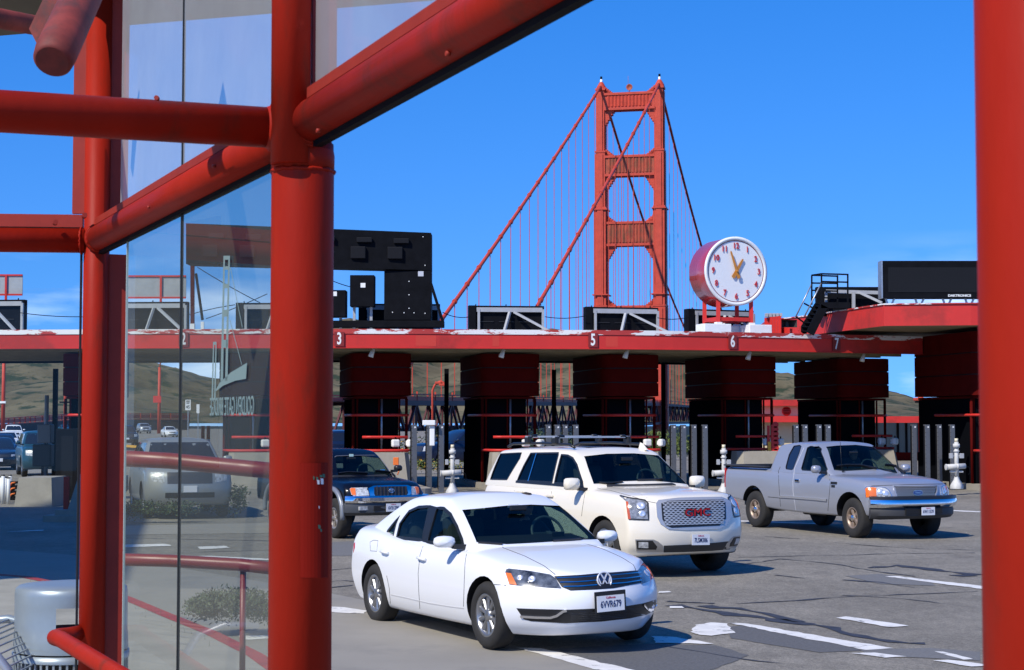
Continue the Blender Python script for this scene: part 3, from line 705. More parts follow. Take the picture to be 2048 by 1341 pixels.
# ------------------------------------------------------------------ signs on the canopy roof, seen from behind
def lane_sign(px0, px1, y0, lb, v=2.6, first=[None]):
    X0, X1 = x_at(px0, v), x_at(px1, v); p = cn((X0 + X1) / 2, v, ZT); t, n, a = frame((X0 + X1) / 2)
    w = (cn(X1, v, 0) - cn(X0, v, 0)).length; h = at((px0 + px1) / 2, y0, p.y).z - ZT
    c = thing('lane_sign', lb, 'sign', p, a, 'black lane signs on the canopy roof, seen from behind')
    mb = MB(); mb.box((0, .2, h / 2 + .0), (w, .26, h - .06), 0, bev=.012); mb.box((-w / 2 + .12, .04, h / 2), (.24, .14, h - .06), 0); mb.build('cabinet', BLACK, c)
    mb = MB(); mb.box((.1, .02, h - .17), (w - .34, .10, .15), 0); mb.box((-w / 2 + .34, .0, h / 2 - .05), (.08, .1, h - .2), 0); mb.box((w / 2 - .05, .0, h / 2 - .05), (.08, .1, h - .2), 0)
    mb.bar((.1, -.05, h - .25), (-.12, -.25, .02), .09, .07); mb.bar((.25, -.06, h - .25), (w / 2 + .12, -.9, .02), .09, .07)
    mb.build('support_frame', GREYP, c)
    mb = MB()
    for k in (-1, 0, 1):
        mb.box((k * w * .27, .06, h * .42), (w * .2, .03, .03), 0); mb.cyl((k * w * .4, .2, h - .03), (k * w * .4, .2, h + .03), .02, 6)
    mb.build('vent_slat', DARK, c)
    return c
lane_sign(938, 1090, 610, 'black lane sign back with grey braces between the two sloping bridge cables')
lane_sign(1170, 1317, 613, 'black lane sign back with grey braces at the foot of the bridge tower')
lane_sign(1378, 1512, 618, 'black lane sign back behind the legs of the round clock', v=3.8)
lane_sign(470, 612, 604, 'black lane sign back seen through the shelter glass under the big gantry sign')
lane_sign(228, 372, 602, 'black lane sign back in the left glass pane beside the lane 2 number')
lane_sign(-110, 44, 598, 'black lane sign back at the far left edge below a grey panel')
lane_sign(720, 884, 606, 'black lane sign back hidden behind the big gantry sign', v=4.6)
# grey panels with red rims on poles
for px0, px1, y0, y1, lb in ((-60, 45, 551, 590, 'grey sign panel with red rims above the far left lane sign'), (232, 372, 553, 596, 'grey sign panel with red rims seen through the left glass pane')):
    Y = 58; p, q, r = at(px0, y1, Y), at(px1, y1, Y), at(px0, y0, Y); c = thing('panel_sign', lb, 'sign', ((p.x + q.x) / 2, Y, ZT), 0, 'grey panels with red rims on the canopy')
    mb = MB(); mb.box(((p.x + q.x) / 2, Y, (p.z + r.z) / 2), (q.x - p.x, .05, r.z - p.z)); mb.build('panel', GREYP, c, world=True)
    for z in (p.z, r.z): mb = MB(); mb.bar((p.x, Y - .03, z), (q.x, Y - .03, z), .06, .06); mb.build('rim', RED, c, world=True)
    for x in ((p.x + q.x) / 2 + .35,): mb = MB(); mb.bar((x, Y - .05, ZT - .06), (x, Y - .05, r.z), .07, .07, up=(0, 1, 0)); mb.build('pole', RED, c, world=True)
# big black gantry sign
Yg = 56.3
g = thing('gantry_sign', 'huge black gantry sign seen from behind with one wide leg, rising left of the bridge', 'sign', (at(700, 842, Yg).x, Yg, ZT))
def gbox(px0, px1, y0, y1, Yc, d, name, m, bev=.02):
    a, b_ = at(px0, y1, Yc), at(px1, y0, Yc); mb = MB(); mb.box(((a.x + b_.x) / 2, Yc + d / 2, (a.z + b_.z) / 2), (abs(b_.x - a.x), d, abs(b_.z - a.z)), 0, bev=bev); return mb.build(name, m, g, world=True)
a0, a1, a2, a3 = at(372, 447, Yg - .5), at(862, 466, Yg), at(862, 541, Yg), at(372, 528, Yg - .5)
mb = MB(); mb.poly([a0, a1, a2, a3], (0, .9, 0)); mb.build('top_cabinet', BLACK, g, world=True)
gbox(768, 862, 541.5, 641, Yg, .9, 'side_cabinet', BLACK)
gbox(600, 888, 641.5, 655, Yg - .2, .5, 'base_beam', BLACK)
for k in range(6):
    px = 405 + k * 74; gbox(px, px + 30, 476 + k * .8 + 14, 500 + k * .8 + 14, Yg - .53 + k * .07, .1, 'access_hatch', mat('hatch_black', (.011, .0115, .014), .6, spec=.1))
    gbox(px + 12, px + 43, 461 + k * 2 + 6, 469 + k * 2 + 8, Yg - .53 + k * .07, .1, 'access_hatch', mat('hatch_black', (.011, .0115, .014), .6, spec=.1))
mb = MB(); 
for q in [(691, 468), (746, 470), (800, 472), (846, 474), (691, 532), (746, 534), (785, 528), (808, 529), (828, 529), (850, 531), (818, 535), (818, 563), (818, 590), (818, 617), (785, 625), (808, 626), (828, 626), (850, 627)]:
    p = at(q[0], q[1], Yg - .02); mb.cyl(p, p + V((0, .03, 0)), .018, 6)
mb.build('bolt', WHITE, g, world=True)
gbox(836, 847, 543, 553, Yg - .012, .01, 'data_plate', mat('plate_grey', (.5, .52, .55), .5), 0)
for q0, q1 in ((at(862, 568, Yg), at(885, 642, Yg - .6)), (at(392, 548, Yg - .6), at(405, 640, Yg - 1.2))): mb = MB(); mb.bar(q0, q1, .07, .07); mb.build('brace', BLACK, g, world=True)
mb = MB(); mb.bar(at(385, 533, Yg - .6), at(385, 660, Yg - .6), .12, .12, up=(0, 1, 0)); mb.build('end_post', DRED, g, world=True)
mb = MB(); mb.bar(at(385, 648, Yg - .63), at(385, 662, Yg - .63), .15, .15, up=(0, 1, 0)); mb.bar(at(405, 644, Yg - 1.2), at(405, 660, Yg - 1.2), .1, .1, up=(0, 1, 0)); mb.build('post_shoe', WHITE, g, world=True)
for px0, px1, y0, y1, lb in ((699, 748, 550, 613, 'black box sign on two legs under the gantry sign'), (612, 691, 580, 634, 'black box sign with torn sticker, mostly hidden by the red column')):
    c = thing('box_sign', lb, 'sign', (at((px0 + px1) / 2, 842, Yg).x, Yg, ZT), 0, 'black box signs under the gantry'); a, b_ = at(px0, y1, Yg - .4), at(px1, y0, Yg - .4)
    mb = MB(); mb.box(((a.x + b_.x) / 2, Yg, (a.z + b_.z) / 2), (b_.x - a.x, .6, b_.z - a.z), 0, bev=.02); mb.build('cabinet', BLACK, c, world=True)
    mb = MB()
    for f in (.15, .85): x = a.x + (b_.x - a.x) * f; mb.bar((x, Yg, ZT - .05), (x, Yg, a.z + .02), .09, .09, up=(0, 1, 0))
    mb.build('leg', GREYP, c, world=True)
    mb = MB(); q = at(px0 + (px1 - px0) * (.55 if px0 > 650 else .72), y0 + 21 if px0 > 650 else y0 + 8, Yg - .305); mb.box(q, (.16, .006, .15)); mb.build('sticker', WHITE, c, world=True)
# sagging wires along the roof
mb = MB()
for (x0, y0, x1, y1, sag) in ((885, 625, 940, 634, 5), (1090, 634, 1172, 632, 4), (1315, 636, 1380, 634, 4), (40, 626, 236, 630, 6), (372, 632, 470, 610, -2), (395, 535, 520, 606, 2), (412, 638, 535, 588, 2), (660, 560, 700, 574, 1)):
    mb.tube([at(x0 + (x1 - x0) * k / 8, y0 + (y1 - y0) * k / 8 + sag * 4 * (k / 8) * (1 - k / 8), 57) for k in range(9)], .014, 5)
tag(mb.build('roof_wire', BLACK), 'thin black cables sagging from sign to sign along the canopy roof', 'cable')

# ------------------------------------------------------------------ clock
Yc = 57.0; cc = at(1471.5, 543, Yc); an = radians(19.5); CN = V((sin(an), -cos(an), 0)); CR = V((cos(an), sin(an), 0)); R_ = 1.165
clock = thing('clock', 'big round clock with white face, red numerals and orange hands in a red drum', 'clock', (cc.x, cc.y, ZT))
mb = MB(); mb.lathe([(0, -1.25), (R_ - .03, -1.25), (R_, -1.22), (R_, -.02)], cc, CN, 64)
CLR = mat('clock_red', (.46, .025, .03), .22, noise=.05, nscale=3, spec=.5, coat=.4); mb.build('drum', CLR, clock, world=True)
mb = MB(); mb.lathe([(R_, -.02), (R_ + .012, -.015), (R_ + .012, .045), (R_ - .10, .045), (R_ - .105, .012)], cc, CN, 64); mb.build('rim', WHITE, clock, world=True)
mb = MB(); mb.add([cc + CN * .01 + (CR * cos(2 * pi * k / 64) + V((0, 0, 1)) * sin(2 * pi * k / 64)) * (R_ - .10) for k in range(64)], [tuple(range(64))])
FACE = mat('clock_face', (.80, .81, .80), .35, noise=.02, nscale=2); mb.build('face', FACE, clock, world=True)
mb = MB(); mb.lathe([(R_ - .112, .014), (R_ - .118, .016), (R_ - .13, .016), (R_ - .136, .014)], cc, CN, 64); mb.build('face_ring', mat('clock_line', (.22, .03, .03), .5), clock, world=True)
UP = V((0, 0, 1))
for h in range(1, 13):
    a = radians(30 * h); mb = MB(); put_text(mb, str(h), .285, cc + CR * sin(a) * .86 + UP * cos(a) * .86 + CN * .035, CR, UP, .010, 0, .003, .85); mb.build('numeral', mat('numeral_red', (.55, .02, .02), .4), clock, world=True)
HAND = mat('clock_hand', (.55, .22, .03), .45)
for ang, ln, w0, w1, o_ in ((radians(-18.5), .68, .085, .045, .075), (radians(31), .46, .095, .055, .045)):
    d = CR * sin(ang) + UP * cos(ang); s_ = CR * cos(ang) - UP * sin(ang); p = cc + CN * o_
    mb = MB(); mb.poly([p - d * .24 - s_ * w0 * .7, p - d * .27, p - d * .24 + s_ * w0 * .7, p + s_ * w0 * .55, p + d * ln + s_ * w1 * .6, p + d * (ln + .04), p + d * ln - s_ * w1 * .6, p - s_ * w0 * .55], CN * .025); mb.build('hand', HAND, clock, world=True)
mb = MB(); mb.cyl(cc + CN * .05, cc + CN * .15, .03, 10); mb.build('hub', HAND, clock, world=True)
zb = at(1405, 644, Yc).z
for u, v in ((-.62, -.1), (.62, -.1), (-.62, -1.15), (.62, -1.15)):
    top = cc.z - sqrt(max(.02, R_ * R_ - u * u)) + .06; q = cc + CR * u + CN * (v - .0); mb = MB(); mb.bar((q.x, q.y, zb - .02), (q.x, q.y, top), .13, .13, up=(0, 1, 0)); mb.build('leg', RED, clock, world=True)
mb = MB(); qs = [cc + CR * u + CN * v for u, v in ((-.62, -.1), (.62, -.1), (.62, -1.15), (-.62, -1.15))]
for i in range(4):
    p, q = qs[i].copy(), qs[(i + 1) % 4].copy(); p.z = q.z = zb + .09; d = (q - p).normalized() * .066; mb.bar(p + d, q - d, .11, .13)
mb.build('base_frame', RED, clock, world=True)
for u, v, w in ((-.75, -.2, 1.0), (.86, -.2, .85), (0.05, -1.0, .9)):
    q = cc + CR * u + CN * v; mb = MB(); z0 = ZT - .04; mb.box((q.x, q.y, (z0 + zb) / 2 - .04), (w, .7, zb - z0 - .1), 0, an, bev=.02); tag(mb.build('footing', WHITE, clock, world=True))
for u, v in ((-.62, -.1), (.62, -.1), (-.62, -1.15), (.62, -1.15)):
    q = cc + CR * u + CN * v; mb = MB(); mb.box((q.x, q.y, zb - .08), (.2, .2, .12), 0, an); mb.build('footing', WHITE, clock, world=True)

# ------------------------------------------------------------------ higher canopy at the right, with its sign and stair
hc = thing('high_canopy', 'higher bright red canopy at the right with a sharp front corner', 'canopy', (14, 58, 0))
pts = [at(1532, 842, 62.8), at(1617, 842, 60), at(1770, 842, 54), at(1945, 842, 53.6), at(2300, 842, 53.6)]
for p in pts: p.z = 0
z0, z1 = 5.30, 5.98
back = [V((30, 54, 0)), V((30, 68, 0)), V((10, 70, 0))]
ring = pts + back; n = len(ring)
mb = MB(); mb.add([p + V((0, 0, z0)) for p in ring] + [p + V((0, 0, z1)) for p in ring], [(k, (k + 1) % n, (k + 1) % n + n, k + n) for k in range(n)]); mb.build('fascia', RED, hc, world=True, fix=True)
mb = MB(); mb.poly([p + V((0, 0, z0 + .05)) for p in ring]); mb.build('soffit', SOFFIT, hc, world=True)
mb = MB(); mb.poly([p + V((0, 0, z1 - .03)) for p in ring]); mb.build('roof_deck', GREYP, hc, world=True)
mb = MB()
for i in range(0, 4):
    p, q = ring[i] + V((0, 0, z1 + .02)), ring[i + 1] + V((0, 0, z1 + .02)); mb.bar(p, q, .09, .04)
mb.build('edge_flashing', PEEL, hc, world=True)
mb = MB()
for k in range(12):
    p = at(1533 + k * 2.7, 842, 62.5 - k * .1); mb.box((p.x, p.y, 5.62), (.03 if k % 2 else .09, .1, .92), 0)
mb.build('ribbed_panel', RED, hc, world=True)
mb = MB()
for k in range(5):
    p = at(1533 + k * 7, 631, 62.2); mb.box(p, (.1, .3, .14), 0, bev=.01)
mb.build('roof_vent', GREYP, hc, world=True)
Ys = 55.6
ds = thing('message_sign', 'large black electronic message sign with silver left edge standing on the higher canopy', 'sign', (at(1850, 842, Ys).x, Ys, 6))
a, b_ = at(1765, 597, Ys), at(2110, 522, Ys)
mb = MB(); mb.box(((a.x + b_.x) / 2, Ys + .25, (a.z + b_.z) / 2), (b_.x - a.x, .5, b_.z - a.z), 0, bev=.01); mb.build('cabinet', BLACK, ds, world=True)
LED = mat('led_field', (.008, .0085, .010), .6, spec=.15); mb = MB(); cx0, cx1 = at(1776, 560, Ys).x, at(2098, 560, Ys).x; zz0, zz1 = at(1776, 585, Ys).z, at(1776, 535, Ys).z
mb.box(((cx0 + cx1) / 2, Ys - .006, (zz0 + zz1) / 2), (cx1 - cx0, .012, zz1 - zz0)); mb.build('display_field', LED, ds, world=True)
mb = MB(); nx, nzr = 72, 13
for i in range(nx):
    for j in range(nzr):
        x, z = cx0 + (cx1 - cx0) * (i + .5) / nx, zz0 + (zz1 - zz0) * (j + .5) / nzr; mb.add([(x - .011, Ys - .0135, z - .011), (x + .011, Ys - .0135, z - .011), (x + .011, Ys - .0135, z + .011), (x - .011, Ys - .0135, z + .011)], [(0, 1, 2, 3)])
tag(mb.build('display_dots', mat('led_dot', (.03, .031, .034), .6, spec=.1), ds, world=True, fix=False), kind='stuff')
mb = MB(); mb.bar((a.x - .02, Ys + .2, a.z), (a.x - .02, Ys + .2, b_.z), .05, .5, up=(0, 1, 0)); mb.build('edge_trim', STEEL, ds, world=True)
mb = MB(); put_text(mb, 'DAKTRONICS', .105, at(1919, 591.8, Ys - .01), (1, 0, 0), (0, 0, 1), .004, 0, .003, 1.15); mb.build('lettering', WHITE, ds, world=True)
mb = MB()
for px in (1771, 1830, 1885, 1930): p = at(px, 600, Ys + .2); mb.bar(p + V((0, 0, .06)), (p.x + .12, p.y, z1), .06, .06); mb.bar(p + V((.3, 0, .06)), (p.x + .14, p.y, z1), .06, .06)
mb.build('support_leg', STEEL, ds, world=True)
# sign behind the stair
p = at(1705, 842, 57.5); c = thing('lane_sign', 'black lane sign back with grey braces behind the black stair', 'sign', (p.x, 57.5, 5.95), radians(0), 'black lane signs on the canopy roof, seen from behind')
a, b_ = at(1634, 632, 58.3), at(1772, 574, 58.3); mb = MB(); mb.box(((a.x + b_.x) / 2, 58.5, (a.z + b_.z) / 2), (b_.x - a.x, .3, b_.z - a.z), 0, bev=.01); mb.build('cabinet', BLACK, c, world=True)
mb = MB(); mb.bar(at(1652, 583, 58.1), at(1764, 586, 58.1), .08, .12); mb.bar(at(1707, 584, 58.0), at(1707, 620, 58.0), .1, .12, up=(0, 1, 0)); mb.bar(at(1716, 584, 57.9), at(1764, 606, 57.4), .08, .08); mb.bar(at(1652, 584, 58.1), at(1652, 612, 58.1), .08, .08, up=(0, 1, 0)); mb.build('support_frame', GREYP, c, world=True)
# stair
st = thing('roof_stair', 'black steel stair with grey handrails climbing from the lower canopy to the higher one', 'stair', (at(1640, 842, 56.6).x, 56.6, ZT))
mb = MB()
for (x0, y0, x1, y1, xa, xb, yc) in ((1604, 666, 1636, 612, 1630, 1690, 612), (1620, 668, 1648, 612, 1642, 1700, 611)):
    Yy = 57.6 if x0 < 1610 else 56.6; mb = MB()
    mb.bar(at(x0, y0, Yy), at(x1, y1, Yy), .07, .28); mb.bar(at(xa, yc, Yy), at(xb, yc, Yy), .07, .2); mb.build('stringer', BLACK, st, world=True)
mb = MB()
for k in range(7):
    f = k / 6; p, q = at(1604 + 32 * f, 662 - 50 * f, 57.6), at(1620 + 28 * f, 663 - 50 * f, 56.6); mb.bar(p, q, .24, .03)
mb.build('tread', BLACK, st, world=True)
mb = MB(); p0, p1, p2, p3 = at(1634, 610, 57.6), at(1690, 610, 57.6), at(1700, 609, 56.6), at(1646, 609, 56.6); mb.poly([p0, p1, p2, p3], (0, 0, .04)); mb.build('platform', BLACK, st, world=True)
mb = MB()
def rl(x0, y0, x1, y1, Yy, w=.05): mb.bar(at(x0, y0, Yy), at(x1, y1, Yy), w, w)
for xx in (1623.5, 1675): rl(xx, 551, xx, 610, 57.6)
for xx in (1643, 1695.5): rl(xx, 548, xx, 611, 56.6)
for (x0, y0, x1, y1, Yy) in ((1623, 551, 1676, 553, 57.6), (1623, 566.5, 1676, 567.5, 57.6), (1623, 581, 1676, 583, 57.6), (1623, 595, 1676, 597, 57.6), (1643, 548, 1696, 549.5, 56.6), (1643, 563.5, 1696, 565, 56.6)): rl(x0, y0, x1, y1, Yy)
rl(1623, 551, 1643, 548, 57.6); mb.build('platform_railing', BLACK, st, world=True)
mb = MB(); mb.tube([at(1591, 635, 57.6), at(1623, 569, 57.6)], .026, 6); mb.tube([at(1609, 633, 56.6), at(1643, 566, 56.6)], .026, 6); mb.build('handrail', STEEL, st, world=True)
mb = MB(); rl(1592, 634, 1607, 645, 57.6); rl(1608, 607, 1636, 622, 57.2); mb.build('handrail_post', BLACK, st, world=True)
# loudspeaker horn
hp = at(1576, 648.5, 57.6); c = thing('horn_speaker', 'dark rectangular horn loudspeaker on a red bracket in front of the ribbed red wall', 'loudspeaker', (hp.x, hp.y, ZT))
mb = MB(); w, h = .27, .13
o = [V((-w, -.25, -h)), V((w, -.25, -h)), V((w, -.25, h)), V((-w, -.25, h))]; i_ = [V((-.05, .2, -.09)), V((.05, .2, -.09)), V((.05, .2, .09)), V((-.05, .2, .09))]
mb.add([hp + p for p in o + i_], [(k, (k + 1) % 4, (k + 1) % 4 + 4, k + 4) for k in range(4)] + [(4, 5, 6, 7)]); mb.build('horn', mat('horn_grey', (.05, .05, .048), .5), c, world=True)
mb = MB(); mb.bar(hp + V((.12, .1, -.15)), hp + V((.12, .1, -.62)), .08, .08, up=(0, 1, 0)); mb.bar(hp + V((.35, -.3, -.1)), hp + V((.35, -.35, -.75)), .06, .08, up=(0, 1, 0)); mb.box(hp + V((.2, -.3, -.72)), (.34, .1, .05)); mb.build('bracket', RED, c, world=True)
# ------------------------------------------------------------------ red pipe and glass shelter the picture is taken from
sh = thing('pipe_shelter', 'red steel pipe shelter with glass panes framing the view in the foreground', 'shelter', (-.712, 5.7, .13))
C0 = V((-.712, 5.7, 0)); UW = V((-.405, .914, 0)).normalized(); PW = V((UW.y, -UW.x, 0)); ZBM = 3.261
def wp(s_, p=0., z=0.): return C0 + UW * s_ + PW * p + V((0, 0, z))
def part(name, fn, m=PIPE):
    mb = MB(); fn(mb); return mb.build(name, m, sh, world=True)
def col_fn(mb):
    mb.tube([wp(0, 0, .13), wp(0, 0, 3.10), wp(0, 0, 3.20)], [.106, .106, .104], 40)
part('post', col_fn)
qx = at(581.5, 240, 5.62); part('post', lambda mb: mb.tube([V((qx.x, qx.y, 3.12)), V((qx.x, qx.y, 4.75))], .0665, 32))
part('weld_collar', lambda mb: mb.tube([wp(0, 0, 3.10), wp(0, 0, 3.16), wp(0, 0, 3.24), wp(0, 0, 3.33)], [.107, .108, .092, .067], 32))
part('post', lambda mb: mb.tube([wp(3.905, 0, .13), wp(3.905, 0, 4.72)], .0700, 32))
part('post', lambda mb: mb.tube([wp(-3.645, 0, .13), wp(-3.645, 0, 4.7)], .105, 40))
# long beam on the glass line, in two lengths, each with the flat glass bar on its top
NB = V((-.382, .924, 0)).normalized(); _wp = wp
def wpn(s_, p=0., z=0.): return C0 + NB * s_ + PW * p + V((0, 0, z))
for a, b in ((.09, 3.84), (-.09, -3.56)):
    wp = _wp if b > 0 else wpn
    part('beam', lambda mb: mb.tube([wp(a, 0, ZBM), wp(b, 0, ZBM)], .0715, 32))
    part('glass_bar', lambda mb: mb.bar(wp(a * 1.6, .0, ZBM + .088), wp(b - .02 * (1 if b > 0 else -1), .0, ZBM + .088), .055, .035), PIPE_FLAT)
    part('glass_bar', lambda mb: mb.bar(wp(a * 1.6, .01, ZBM - .080), wp(b - .02 * (1 if b > 0 else -1), .01, ZBM - .080), .03, .02), BLACK)
wp = _wp
CD = V((-.938, -.346, 0)).normalized()
part('beam', lambda mb: mb.tube([wp(0, 0, ZBM - .01) + CD * .08, wp(0, 0, ZBM - .01) + CD * 3.2], .0685, 32))
part('weld_collar', lambda mb: mb.tube([wp(0, 0, ZBM - .01) + CD * .085, wp(0, 0, ZBM - .01) + CD * .112, wp(0, 0, ZBM - .01) + CD * .13], [.082, .076, .069], 28))
part('weld_collar', lambda mb: mb.tube([wp(-.085, 0, ZBM), wp(-.112, 0, ZBM), wp(-.13, 0, ZBM)], [.086, .079, .072], 28))
part('weld_collar', lambda mb: mb.tube([wp(3.84, 0, ZBM), wp(3.80, 0, ZBM)], [.082, .072], 28))
C2 = V((-.99, -.10, 0)).normalized()
part('beam', lambda mb: mb.tube([wp(3.905, 0, ZBM - .008) + C2 * .06, wp(3.905, 0, ZBM - .008) + C2 * 3.0], .0685, 32))
part('glass_bar', lambda mb: mb.bar(wp(3.905, 0, ZBM + .098) + C2 * .075, wp(3.905, 0, ZBM + .098) + C2 * 3.0, .05, .07), PIPE_FLAT)
part('glass_bar', lambda mb: mb.bar(wp(3.905, 0, ZBM + .14) + C2 * .095, wp(3.905, 0, 4.7) + C2 * .095, .075, .03, up=(0, 1, 0)), PIPE_FLAT)
# flat bars that hold the glass, standing off the far side of the posts
part('glass_bar', lambda mb: mb.bar(wp(3.905, .115, .13), wp(3.905, .115, ZBM - .08), .10, .02, up=UW), PIPE_FLAT)
part('glass_bar', lambda mb: mb.bar(wp(3.905, .115, ZBM + .08), wp(3.905, .115, 4.7), .10, .02, up=UW), PIPE_FLAT)
part('glass_bar', lambda mb: mb.bar(V((qx.x, qx.y, ZBM + .1)) + PW * .115, V((qx.x, qx.y, 4.7)) + PW * .115, .085, .02, up=UW), PIPE_FLAT)
def bead(c, ax, r, seed):
    rr_ = random.Random(seed); ax = V(ax).normalized(); u = V((0, 0, 1)) if abs(ax.z) < .9 else V((1, 0, 0)); a_ = ax.cross(u).normalized(); b_ = ax.cross(a_); n = 56
    pts = [c + (a_ * cos(2 * pi * k / n) + b_ * sin(2 * pi * k / n)) * r + ax * rr_.uniform(-.002, .002) for k in range(n)]; pts.append(pts[0])
    part('weld_bead', lambda mb: mb.tube(pts, [rr_.uniform(.0045, .0085) for _ in pts], 6, cap=False))
bead(wp(0, 0, ZBM - .01) + CD * .108, CD, .076, 1); bead(wpn(-.112, 0, ZBM), NB, .079, 2); bead(wp(3.81, 0, ZBM), UW, .075, 3); bead(wp(0, 0, 3.105), (0, 0, 1), .1065, 4); bead(wp(3.905, 0, ZBM - .008) + C2 * .082, C2, .072, 5)
for q in ((640, 262), (900, 108), (300, 415), (430, 333)):
    p = on_plane(q[0], q[1], wp(0, -.074), PW); part('bolt', lambda mb: mb.tube([p, p - PW * .012], .007, 8), PIPE_FLAT)
for q in ((110, 447), (168, 433)): p = at(q[0], q[1], 9.15); part('bolt', lambda mb: mb.tube([p, p + V((.02, -.06, 0))], .014, 8), PIPE_FLAT)
for (px, py) in ((315, 198),): p = at(px, py, 5.42); part('bolt', lambda mb: mb.tube([p, p + V((0, -.02, 0))], .008, 8), PIPE_FLAT)
# roof edge and the sawn rafter pipe under it
part('roof_panel', lambda mb: mb.poly([(-3.9, 10.95, 4.74), (-.4, 9.82, 4.74), (-.4, 9.0, 4.74), (-2.2, 8.9, 4.74), (-3.9, 9.6, 4.74)], (0, 0, .09)), mat('roof_underside', (.10, .085, .05), .7, noise=.2, nscale=3))
part('rafter', lambda mb: mb.tube([at(215, -120, 6.4), at(112, 106, 5.6), at(106, 120, 5.57), at(104, 124, 5.56)], [.070, .070, .066, .055], 28), mat('rafter_shade_red', (.20, .028, .018), .7, noise=.4, nscale=9, dirt=((.05, .03, .025), 6, .5, .2)))  # red darkened for the roof's shade, plus random dark mottling
part('rafter', lambda mb: mb.tube([at(-150, 10, 7.5), at(75, 52, 8.4), at(160, -10, 8.8)], .05, 14), mat('rafter_shade_red', (.20, .028, .018)))
part('roof_bracket', lambda mb: mb.poly([at(58, 58, 8.0), at(80, 100, 8.0), at(130, 60, 8.0), at(150, 0, 8.0), at(90, -10, 8.0)], (0, .03, 0)), mat('rafter_shade_red', (.20, .028, .018)))
# panes
GL = glass_mat('shelter_glass', (.78, .84, .77), .02, .075, (.74, .74, .60))
GLU = glass_mat('shelter_glass_dusty', (.86, .92, .90), .03, .34, (.95, .92, .84))
GLC = glass_mat('shelter_glass_clean', (.90, .95, .93), .01)
SJ = 1.866
def pane(s0, s1, z0, z1, m, p=.012):
    mb = MB(); c = (wp(s0, p) + wp(s1, p)) / 2
    mb.box(V((c.x, c.y, (z0 + z1) / 2)), (.006, abs(s1 - s0), z1 - z0), 0, Matrix((PW, UW, V((0, 0, 1)))).transposed())
    o = mb.build('glass_pane', m, sh, world=True); return o
def quad_pane(a, b, z0, z1, m):
    mb = MB(); mb.add([V((a.x, a.y, z0)), V((b.x, b.y, z0)), V((b.x, b.y, z1)), V((a.x, a.y, z1))], [(0, 1, 2, 3)]); return mb.build('glass_pane', m, sh, world=True)
for s0, s1 in ((.11, SJ - .004), (SJ + .004, 3.83)):
    quad_pane(wp(s0, .012), wp(min(s1, 3.12), .012), .2, ZBM - .085, GL); quad_pane(wp(s0, .012), wp(min(s1, 3.30), .012), ZBM + .105, 4.72, GLU)
quad_pane(wp(-.10, .012), wp(-3.5, .012), ZBM + .105, 4.72, GLU)
quad_pane(wp(3.905, 0) + C2 * .09, wp(3.905, 0) + C2 * 3, .2, ZBM - .07, GLC)
SEAL = mat('pane_seal', (.012, .014, .014), .5)
part('pane_seal', lambda mb: mb.bar(wp(SJ, .012, .2), wp(SJ, .012, ZBM - .09), .012, .012, up=UW), SEAL)
part('pane_seal', lambda mb: mb.bar(wp(SJ, .012, ZBM + .11), wp(SJ, .012, 4.72), .012, .012, up=UW), SEAL)
part('pane_seal', lambda mb: mb.bar(wp(3.905, 0, .3) + C2 * .082, wp(3.905, 0, ZBM - .08) + C2 * .082, .012, .012, up=UW), SEAL)
part('pane_edge', lambda mb: mb.bar(wp(3.115, .016, .2), wp(3.115, .016, ZBM - .09), .01, .008, up=UW), mat('pane_edge', (.45, .52, .48), .3))
# etched lettering, written to be read from outside
ETCH = mat('etched_glass', (.15, .22, .21), .8)
PN = wp(0, -.004) - wp(0, 0)
mb = MB()
def gpt(px, py): return on_plane(px, py, wp(0, .004), PW)
p = gpt(462, 815); put_text(mb, 'GOLDEN GATE BRIDGE', .104, V((p.x, p.y, p.z)), UW, (0, 0, 1), .0008, 0, .0, .62, mirror=False)
mb.build('etched_lettering', ETCH, sh, world=True)
mb = MB()
def gpoly(q): mb.poly([gpt(*a) for a in q])
for q in ([(447, 512), (450, 512), (446, 762), (441, 762)], [(457, 512), (460, 512), (455, 762), (450, 762)], [(450, 512), (457, 512), (457, 520), (450, 520)], [(450, 533), (457, 533), (457, 540), (450, 540)], [(449, 568), (457, 568), (456, 577), (449, 577)], [(448, 620), (456, 620), (456, 634), (448, 634)], [(447, 680), (455, 680), (455, 696), (447, 696)],
          [(426, 690), (428, 690), (426, 800), (423, 800)], [(431, 690), (433, 690), (431, 800), (428, 800)], [(426, 684), (433, 684), (433, 690), (426, 690)],
          [(428, 786), (440, 765), (462, 745), (494, 726), (492, 758), (470, 762), (446, 772)]): gpoly(q)
for (x0, y0, x1, y1) in ((460, 535, 484, 655), (459, 640, 483, 730)): gpoly([(x0, y0), (x0 + 1.4, y0), (x1 + 1.2, y1), (x1, y1)])
mb.build('etched_emblem', ETCH, sh, world=True)
# hand rail at waist height inside the near wall
hz = 1.105
q0 = wp(3.905, 0, hz); e1 = at(112, 1272, 9.12); e1.z = hz; dl = V((.43, -.90, 0)).normalized()
part('hand_rail', lambda mb: mb.tube([q0 + V((-.05, -.01, 0)), e1 + V((.06, .02, 0)), e1 + V((.02, -.015, 0)), e1 + V((.012, -.06, 0)), e1 + dl * .15, e1 + dl * 5.5], .044, 16))
